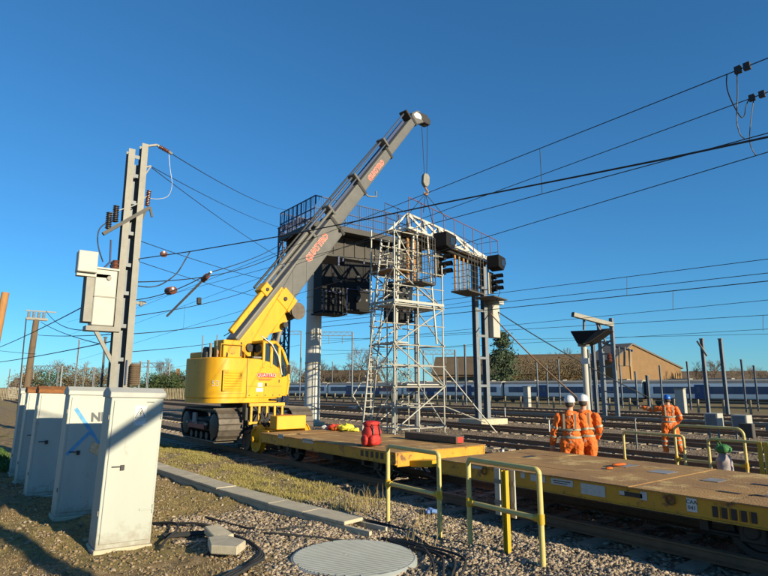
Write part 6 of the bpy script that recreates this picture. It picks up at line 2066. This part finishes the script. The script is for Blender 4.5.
def car(s0, s1, label):
    t = thing('train_carriage', T0 + td * ((s0 + s1) / 2) + Z3 * ZB, label, 'train', 'carriages of the white and blue train')
    ax_ = (td, tnv, Z3)
    Pq = lambda s, o_, z: T0 + td * s + tnv * o_ + Z3 * (ZB + z)

    def bx_(mb, sa, sb, oa, ob_, za, zb): return mb.box(Pq((sa + sb) / 2, (oa + ob_) / 2, (za + zb) / 2), (sb - sa, abs(ob_ - oa), zb - za), ax_)
    s0 += .35; s1 -= .35
    L = s1 - s0
    prof = [(-1.35, 1.05), (-1.42, 1.6), (-1.42, 2.7), (-1.3, 3.15), (1.3, 3.15), (1.42, 2.7), (1.42, 1.6), (1.35, 1.05)]
    ob('body', MB().prism([Pq(s0, a, z) for a, z in prof], td * L), 'train_white', t)
    rp = [(-1.3, 3.15), (-1.15, 3.5), (-.7, 3.72), (.7, 3.72), (1.15, 3.5), (1.3, 3.15)]
    ob('roof', MB().prism([Pq(s0, a, z + .002) for a, z in rp], td * L), 'train_roof', t)
    ob('underframe', bx_(bx_(MB(), s0 + 3.6, s1 - 3.6, -1.0, 1.15, .45, 1.05), s0 + .3, s1 - .3, -1.1, 1.1, .85, 1.04), 'train_under', t)
    for sb in (s0 + 2.4, s1 - 2.4):
        bo = ob('bogie', bx_(MB(), sb - 1.5, sb + 1.5, -1.1, 1.1, .45, .8), 'train_under', t)
        for q in (-1.1, 1.1):
            ob('wheel', MB().cyl(Pq(sb + q, .78, .47), Pq(sb + q, .92, .47), .44, n=16), 'train_under', bo)
    ob('window_band', bx_(MB(), s0 + .9, s1 - .9, 1.425, 1.435, 1.75, 2.72), 'train_glass', t)
    for f in (.31, .69):
        sd = s0 + L * f
        dr = ob('door', bx_(MB(), sd - .95, sd + .95, 1.43, 1.46, 1.06, 3.0), 'train_blue', t)
        for q in (-.45, .45):
            ob('door_pane', bx_(MB(), sd + q - .25, sd + q + .25, 1.462, 1.468, 1.8, 2.7), 'train_glass', dr)
    k = 0
    segs = [(s0 + 1.0, s0 + L * .31 - 1.2, 3), (s0 + L * .31 + 1.2, s0 + L * .69 - 1.2, 4), (s0 + L * .69 + 1.2, s1 - 1.0, 3)]
    for a, b, n_ in segs:
        for i in range(n_):
            w0 = a + (b - a) * i / n_ + .07
            w1 = a + (b - a) * (i + 1) / n_ - .07
            ob('window', bx_(MB(), w0, w1, 1.438, 1.444, 1.85, 2.65), 'train_glass', t)
        for i in range(n_ + 1):
            w0 = a + (b - a) * i / n_
            ob('window_pillar', bx_(MB(), w0 - .06, w0 + .06, 1.436, 1.45, 1.75, 2.72), 'train_blue', t)
    ob('gangway', bx_(MB(), s1, s1 + .7, -.6, .6, 1.1, 3.3), 'black', t)
    ob('waist_stripe', bx_(MB(), s0, s1, 1.405, 1.44, 1.06, 1.16), 'train_roof', t)
    for i in range(4):
        ob('roof_pod', bx_(MB(), s0 + L * (.12 + .22 * i), s0 + L * (.24 + .22 * i), -.7, .7, 3.6, 3.86), 'train_roof', t)
    return t


names = ('train carriage at the left, behind the white column', 'train carriage behind the left side of the scaffold', 'train carriage behind the scaffold and the twin gantry leg', 'train carriage behind the conifer and the two workers', 'train carriage behind the pointing worker and the far masts')
car(edges[0], edges[1], names[0]); car(edges[1], edges[2], names[1]); car(edges[2], edges[3], names[2]); car(edges[3], edges[4], names[3]); car(edges[4], edges[5], names[4])
trk = MB()
for o_ in (-.75, .75):
    trk.bar(T0 + td * (edges[0] - 20) + tnv * o_ + Z3 * (ZB - .05), T0 + td * (edges[-1] + 20) + tnv * o_ + Z3 * (ZB - .05), .07, .16)
tag(ob('train_track', trk, 'rail_side', None, loc=T0), 'railway track under the white and blue train', None, kind='structure')


# ------------------------------------------------------------------ buildings behind
def ray_at(px, py, depth):
    d = _ray(px, py)
    return EYE + d * (depth / d.dot(_F0))


BG = 118.0
gA, gB, gC = ray_at(608, 380, 130), ray_at(640, 380, 118), ray_at(682, 380, 128)
HB = thing('brick_building', (gB.x, gB.y, -1), 'brown brick gabled building behind the train', 'building')
lf, rg_ = gB, gC
ridge_top = ray_at(632, 346.5, 122)
eave = ray_at(682, 368.5, 128).z
u_ = (gC - gB); u_.z = 0; LW = u_.length; u_.normalize(); v_ = V(-u_.y, u_.x, 0)
if v_.dot(_F0) < 0: v_ = -v_
# gable end runs leftwards from gB, long side from gB to gC
gl = ray_at(612, 372, 127)
zr = ridge_top.z


def Q(a, b, z): return V(gB.x, gB.y, 0) + u_ * a + v_ * b + Z3 * z


WD = 6.0
# gable wall faces the sun (towards the right), slope falls to the right: eaves low on the right
pent = [(-9, -1.2), (-9, eave + 1.2), (-2.2, zr), (LW, eave), (LW, -1.2)]
ob('gable_wall', MB().prism([Q(a, 0, z) for a, z in pent], v_ * WD), 'brick_wall', HB)
ob('roof_slope', MB().prism([Q(-2.2, -.3, zr), Q(-2.2, -.3, zr + .35), Q(LW + .5, -.3, eave + .25), Q(LW + .5, -.3, eave - .1)], v_ * (WD + .6)), 'roof_dark', HB)
ob('roof_slope', MB().prism([Q(-2.2, -.3, zr), Q(-2.2, -.3, zr + .35), Q(-9.5, -.3, eave + 1.3), Q(-9.5, -.3, eave + .9)], v_ * (WD + .6)), 'roof_dark', HB)
ob('corner_pier', MB().box(Q(-3.2, -.12, zr / 2 - .8), (.7, .25, zr + .2), (u_, v_, Z3)), 'brick_pale', HB)
for i in range(4):
    a = LW - 3.6 + i * 1.0
    ob('wall_bay', MB().box(Q(a, -.08, eave * .5 - .2), (.62, .2, eave * .72), (u_, v_, Z3)), 'brick_pale', HB)
ob('low_wall', MB().box(Q(LW / 2, -1.0, 0), (LW + 6, .3, 3.0), (u_, v_, Z3)), 'brick_wall', HB)
# long brown-roofed shed behind the conifer
for (xa, xb, yt_, yb_, dep, lb) in ((300, 372, 370, 384, 190, 'long low brown-roofed building seen beyond the white column'), (433, 500, 356, 384, 160, 'brown shed seen between the scaffold and the twin gantry leg'), (506, 606, 353.5, 385, 140, 'long brown-roofed shed behind the conifer and brown shrubs'), (682, 775, 371, 386, 150, 'low flat-topped brown building at the right behind the train')):
    A, B = ray_at(xa, yb_, dep + 6), ray_at(xb, yb_, dep)
    ztop = ray_at((xa + xb) / 2, yt_, dep + 3).z
    u2 = (B - A); u2.z = 0; L2 = u2.length; u2.normalize(); v2 = V(-u2.y, u2.x, 0)
    if v2.dot(_F0) < 0: v2 = -v2
    Q2 = lambda a, b, z: V(A.x, A.y, 0) + u2 * a + v2 * b + Z3 * z
    t = thing('shed', (A.x, A.y, -1), lb, 'building')
    ew = ztop * .5
    ob('wall', MB().box(Q2(L2 / 2, 6, (ew - 1) / 2), (L2, 12, ew + 1), (u2, v2, Z3)), 'brick_wall', t)
    ob('roof', MB().prism([Q2(-.4, -.4, ew), Q2(-.4, -.4, ew + .3), Q2(-.4, 5.5, ztop), Q2(-.4, 12.5, ew + .3), Q2(-.4, 12.5, ew)], u2 * (L2 + .8)), 'roof_tile', t)
    for i in range(int(L2 / 4)):
        ob('window', MB().box(Q2(2 + i * 4, -.03, ew * .55), (1.6, .1, ew * .4), (u2, v2, Z3)), 'glass', t)
    ob('ridge_cap', MB().bar(Q2(-.4, 5.5, ztop + .05), Q2(L2 + .4, 5.5, ztop + .05), .4, .2), 'roof_dark', t)
# houses far left
for px, dep, wpx, yt_, lb in ((172, 120, 26, 372, 'small house with a dark roof peeping above the green hedge'), (20, 110, 14, 378, 'small white house far behind the cabinets at the left')):
    A = ray_at(px, 385, dep)
    w2 = wpx * dep / FPX
    ztop = ray_at(px, yt_, dep).z
    t = thing('house', (A.x, A.y, -.5), lb, 'house')
    ob('wall', MB().box(V(A.x, A.y, ztop * .25), (w2, w2, ztop * .5 + 1), (_R, _F0, Z3)), 'brick_pale' if px > 100 else 'white_paint', t)
    P_ = lambda a, b, z: V(A.x, A.y, 0) + _R * a + _F0 * b + Z3 * z
    ob('roof', MB().prism([P_(-w2 * .55, -w2 * .55, ztop * .55), P_(0, -w2 * .55, ztop), P_(w2 * .55, -w2 * .55, ztop * .55)], _F0 * (w2 * 1.1)), 'roof_dark', t)
    ob('chimney', MB().box(P_(w2 * .2, 0, ztop), (.6, .6, 1.4), (_R, _F0, Z3)), 'brick_wall', t)
    for q in (-.25, .25):
        ob('window', MB().box(P_(w2 * q, -w2 * .5 - .02, ztop * .3), (w2 * .18, .06, ztop * .2), (_R, _F0, Z3)), 'glass', t)


# ------------------------------------------------------------------ trees
def tree_meshes(seed, h, spread, twigs=True, upright=0.5):
    r = random.Random(seed)
    trunk, crown = MB(), MB()
    segs = []

    def grow(p, d, ln, rad, lvl):
        q = p + d * ln
        mb = trunk if lvl < 2 else crown
        mb.cyl(p, q, rad, rad * .65, n=6 if lvl < 2 else 3, cap=False)
        if lvl >= 5: return
        kids = (3, 3, 4, 4, 4)[lvl]
        for i in range(kids):
            az = r.uniform(0, 6.28)
            tilt = r.uniform(.25, .75) if lvl else r.uniform(.2, .55)
            o_ = d.orthogonal().normalized()
            o_ = Matrix.Rotation(az, 3, d) @ o_
            nd = (d * math.cos(tilt * spread) + o_ * math.sin(tilt * spread) + Z3 * (.12 * upright)).normalized()
            grow(p.lerp(q, r.uniform(.55, 1.0) if i else 1.0), nd, ln * r.uniform(.58, .8), max(rad * .55, .012), lvl + 1)
    grow(V(0, 0, -.2), Vector((r.uniform(-.05, .05), r.uniform(-.05, .05), 1)).normalized(), h * .30, h * .018, 0)
    return trunk, crown


TREE_LIB = []
for k in range(4):
    a, b = tree_meshes(20 + k, 9.0, 1.15 - .1 * k, upright=.4 + .3 * k)
    ms_ = []
    for nm, mb, mt in (('trunk', a, 'bark'), ('crown', b, 'twig')):
        me = bpy.data.meshes.new(nm)
        me.from_pydata(mb.v, [], mb.f)
        me.materials.append(MAT[mt])
        ms_.append(me)
    TREE_LIB.append(ms_)


def bare_tree(px, dep, top_px, k, label, rot):
    b = ray_at(px, 388, dep)
    z0 = gz(b.x, min(b.y, 200))
    hz_ = ray_at(px, top_px, dep).z - z0
    t = thing('bare_tree', (b.x, b.y, z0), label, 'tree', 'bare winter trees')
    t.rotation_euler = (0, 0, rot)
    sc_ = hz_ / 9.0
    t.scale = (sc_, sc_, sc_)
    for nm, me in zip(('trunk', 'crown'), TREE_LIB[k % 4]):
        o = bpy.data.objects.new(nm, me)
        C.objects.link(o); o.parent = t


BT = [(358, 180, 330, 0, 'tall bare tree left of the scaffold'), (372, 180, 338, 1, 'bare tree directly behind the ladder'), (343, 180, 352, 2, 'lower bare tree right of the white column'), (322, 180, 352, 3, 'small bare tree close to the white column'),
      (385, 180, 342, 2, 'bare tree behind the left scaffold props'), (437, 180, 348, 1, 'bare tree at the right side of the scaffold'),
      (527, 150, 347, 0, 'thin bare tree right of the conifer'), (566, 150, 338, 3, 'broad bare tree behind the black wedge hood'), (578, 152, 342, 0, 'bare tree left of the white signal post head'),
      (700, 120, 352, 1, 'spindly bare tree left of the first far mast'), (716, 122, 345, 2, 'spindly bare tree between the two far masts'), (735, 120, 355, 0, 'bare tree just right of the second far mast'), (752, 140, 358, 3, 'rounded bare tree at the right edge'), (769, 138, 362, 2, 'bare tree cut by the right edge of view'),
      (60, 130, 352, 3, 'bare tree far left above the rusted roofs'), (40, 128, 358, 2, 'bare tree behind the wooden mast'), (85, 132, 353, 1, 'bare tree left of the transformer mast foot'), (104, 130, 356, 0, 'bare tree half hidden by the transformer mast'), (22, 125, 366, 1, 'low bare tree near the left edge'),
      (160, 140, 350, 3, 'bare tree above the green hedge, left'), (167, 138, 356, 0, 'bare tree above the green hedge, right'), (292, 180, 352, 1, 'bare tree seen between the crane cab and the column')]
for i, (px, dep, tp, k, lb) in enumerate(BT):
    bare_tree(px, dep, tp, k, lb, i * 1.7)


def leafy(name, c, rad, n, size, m, label, cat, seed, trunk_h=0, cone=False, group=None):
    r = np.random.RandomState(seed)
    t = thing(name, (c.x, c.y, gz(c.x, min(c.y, 200))), label, cat, group)
    z0 = gz(c.x, min(c.y, 200))
    if trunk_h:
        mb = MB().cyl((c.x, c.y, z0 - .3), (c.x, c.y, z0 + trunk_h), rad[2] * .035, rad[2] * .012, n=8)
        for q in range(14):
            zz = z0 + trunk_h * (.2 + .055 * q)
            a = r.rand() * 6.28
            mb.cyl((c.x, c.y, zz), (c.x + math.cos(a) * rad[0] * .7 * (1 - q / 16), c.y + math.sin(a) * rad[0] * .7 * (1 - q / 16), zz + .2), .05, .02, n=4)
        ob('trunk', mb, 'bark', t)
    else:
        mb = MB()
        for q in range(9):
            a, l = r.rand() * 6.28, r.rand()
            mb.cyl((c.x + math.cos(a) * rad[0] * .3 * l, c.y + math.sin(a) * rad[1] * .3 * l, z0 - .1), (c.x + math.cos(a) * rad[0] * .7 * l, c.y + math.sin(a) * rad[1] * .7 * l, z0 + rad[2] * 1.1), .05, .02, n=4)
        ob('stems', mb, 'bark', t)
    # clumps of leaf-sized faces
    nc = max(8, n // 60)
    if cone:
        lv = r.rand(nc) ** .8
        rr_ = (1 - lv ** 1.6) * (.35 + .65 * r.rand(nc))
        an = r.rand(nc) * 6.28
        cc = np.stack([np.cos(an) * rr_ * rad[0], np.sin(an) * rr_ * rad[1], lv * rad[2] * 2], 1)
    else:
        d = r.randn(nc, 3); d /= np.linalg.norm(d, axis=1)[:, None]
        cc = d * (r.rand(nc, 1) ** .4) * np.array(rad) * (.8 + .3 * r.rand(nc, 1)) + np.array([0, 0, rad[2]])
        cc[:, 2] = np.maximum(cc[:, 2], .1)
    base = np.array([c.x, c.y, z0 + (trunk_h * .12 if trunk_h else 0)])
    which = r.randint(0, nc, n)
    sprd = min(rad) * (.16 if cone else .26)
    p = cc[which] + r.randn(n, 3) * np.array([sprd, sprd, sprd * .55]) + base
    a1 = r.randn(n, 3); a1 /= np.linalg.norm(a1, axis=1)[:, None]
    a2 = np.cross(a1, r.randn(n, 3)); a2 /= np.linalg.norm(a2, axis=1)[:, None]
    s_ = size * (.6 + .8 * r.rand(n, 1))
    v = np.stack([p - a1 * s_, p + a2 * s_ * .5, p + a1 * s_, p - a2 * s_ * .5], 1)
    v = v - np.array([c.x, c.y, z0])
    f = np.arange(n * 4).reshape(n, 4)
    mesh_np('crown', v.reshape(-1, 3), f, m, parent=t)
    return t


cf = ray_at(503, 388, 112)
leafy('conifer', cf, (4.0, 4.0, 6.0), 6000, .25, 'leaf_pine', 'dark green conifer behind the train near the gantry leg', 'tree', 5, trunk_h=10.5, cone=True)
for i, (px, dep, w2, h2, m, lb) in enumerate(((150, 100, 2.6, 2.2, 'leaf_green', 'green evergreen bush behind the fence, left one'), (161, 100, 2.6, 2.5, 'leaf_green', 'green evergreen bush behind the fence, second'), (172, 101, 2.6, 2.4, 'leaf_green', 'green evergreen bush behind the fence, third'), (183, 102, 2.6, 2.2, 'leaf_green', 'green evergreen bush beside the crane counterweight'),
                                              (512, 118, 4, 3.2, 'leaf_pine', 'dark bush at the foot of the conifer'),
                                              (527, 116, 3.5, 4.6, 'scrub', 'brown shrub just right of the conifer'), (540, 118, 4, 4.7, 'scrub', 'brown shrub, second right of the conifer'), (553, 117, 3.6, 4.5, 'scrub', 'brown shrub, third right of the conifer'), (567, 119, 4, 4.8, 'scrub', 'brown shrub, fourth right of the conifer'), (580, 117, 3.8, 4.6, 'scrub', 'brown shrub left of the white signal post'), (596, 119, 3.6, 4.3, 'scrub', 'brown shrub behind the portal legs'), (608, 118, 3.2, 3.9, 'scrub', 'brown shrub left of the brick building'),
                                              (30, 110, 3.5, 2.6, 'scrub', 'brown bush far left behind the wooden mast'), (48, 112, 4, 3.2, 'leaf_green', 'olive bush left of the pale masts'), (66, 113, 4, 3.2, 'scrub', 'brown bush between the pale masts'), (85, 112, 4, 3.0, 'scrub', 'brown bush left of the transformer mast'), (103, 114, 3.6, 2.8, 'scrub', 'brown bush behind the transformer mast'), (128, 114, 3.4, 2.4, 'scrub', 'brown bush right of the transformer mast'),
                                              (300, 185, 6.5, 4.6, 'scrub', 'brown bush left of the white column'), (330, 185, 6.5, 4.6, 'scrub', 'brown bush right of the white column'), (352, 185, 6.5, 4.6, 'scrub', 'brown bush under the tall bare tree'), (380, 185, 6.5, 4.6, 'scrub', 'brown bush left of the scaffold'), (405, 185, 6.5, 4.6, 'scrub', 'brown bush behind the scaffold'),
                                              (700, 122, 4, 2.2, 'scrub', 'brown bush left of the far masts'), (725, 124, 4, 2.2, 'scrub', 'brown bush between the far masts'), (755, 124, 4, 2.0, 'scrub', 'brown bush at the right edge'))):
    c = ray_at(px, 388, dep)
    leafy('shrub', c, (w2, w2, h2), 2600, .15, m, lb, 'shrub', 40 + i, group='shrubs along the far boundary')
# pale palisade fence at the left
PF = thing('palisade_fence', (-70, 40, 0), 'pale palisade fence along the far left boundary', 'fence')
A, B = ray_at(-5, 395, 92), ray_at(190, 395, 92)
for i in range(120):
    p = A.lerp(B, i / 119)
    z0 = gz(p.x, p.y)
    ob('pale', MB().b2((p.x - .05, p.y - .06, z0 - .1), (p.x + .05, p.y + .06, z0 + 1.9)), 'pale_fence', PF)
for zz in (.5, 1.5):
    ob('fence_rail', MB().bar(V(A.x, A.y + .1, gz(A.x, A.y) + zz), V(B.x, B.y + .1, gz(B.x, B.y) + zz), .06, .08), 'pale_fence', PF)
# far gantries on the horizon (thin portals)
for px0, px1, yt_, dep, lb in ((318, 352, 332, 105, 'thin far portal between the column and the scaffold'), (238, 300, 331, 115, 'thin far portal seen past the crane boom'), (20, 60, 366, 95, 'low far portal at the left over the cabinets'), (110, 168, 363, 100, 'low far portal beside the transformer mast'), (424, 456, 350, 95, 'far portal right of the scaffold')):
    A, B = ray_at(px0, 390, dep), ray_at(px1, 390, dep)
    zt_ = ray_at((px0 + px1) / 2, yt_, dep).z
    t = thing('far_portal', (A.x, A.y, -.5), lb, 'gantry', 'thin portals over the far tracks')
    for q in (A, B):
        ob('leg', MB().b2((q.x - .11, q.y - .11, -1), (q.x + .11, q.y + .11, zt_)), 'galv_blue', t)
    bmm = MB()
    for zz in (0, -.7):
        bmm.bar(V(A.x, A.y, zt_ + zz), V(B.x, B.y, zt_ + zz), .12)
    k = 12
    for i in range(k):
        bmm.bar(V(*A.lerp(B, i / k).xy, zt_ - .7 * (i % 2)), V(*A.lerp(B, (i + 1) / k).xy, zt_ - .7 * ((i + 1) % 2)), .07)
    ob('lattice_beam', bmm, 'galv_blue', t)
    for f in (.3, .7):
        p = A.lerp(B, f)
        ob('hanger', MB().bar(V(p.x, p.y, zt_ - .7), V(p.x, p.y, zt_ - 2.2), .09), 'galv_blue', t)
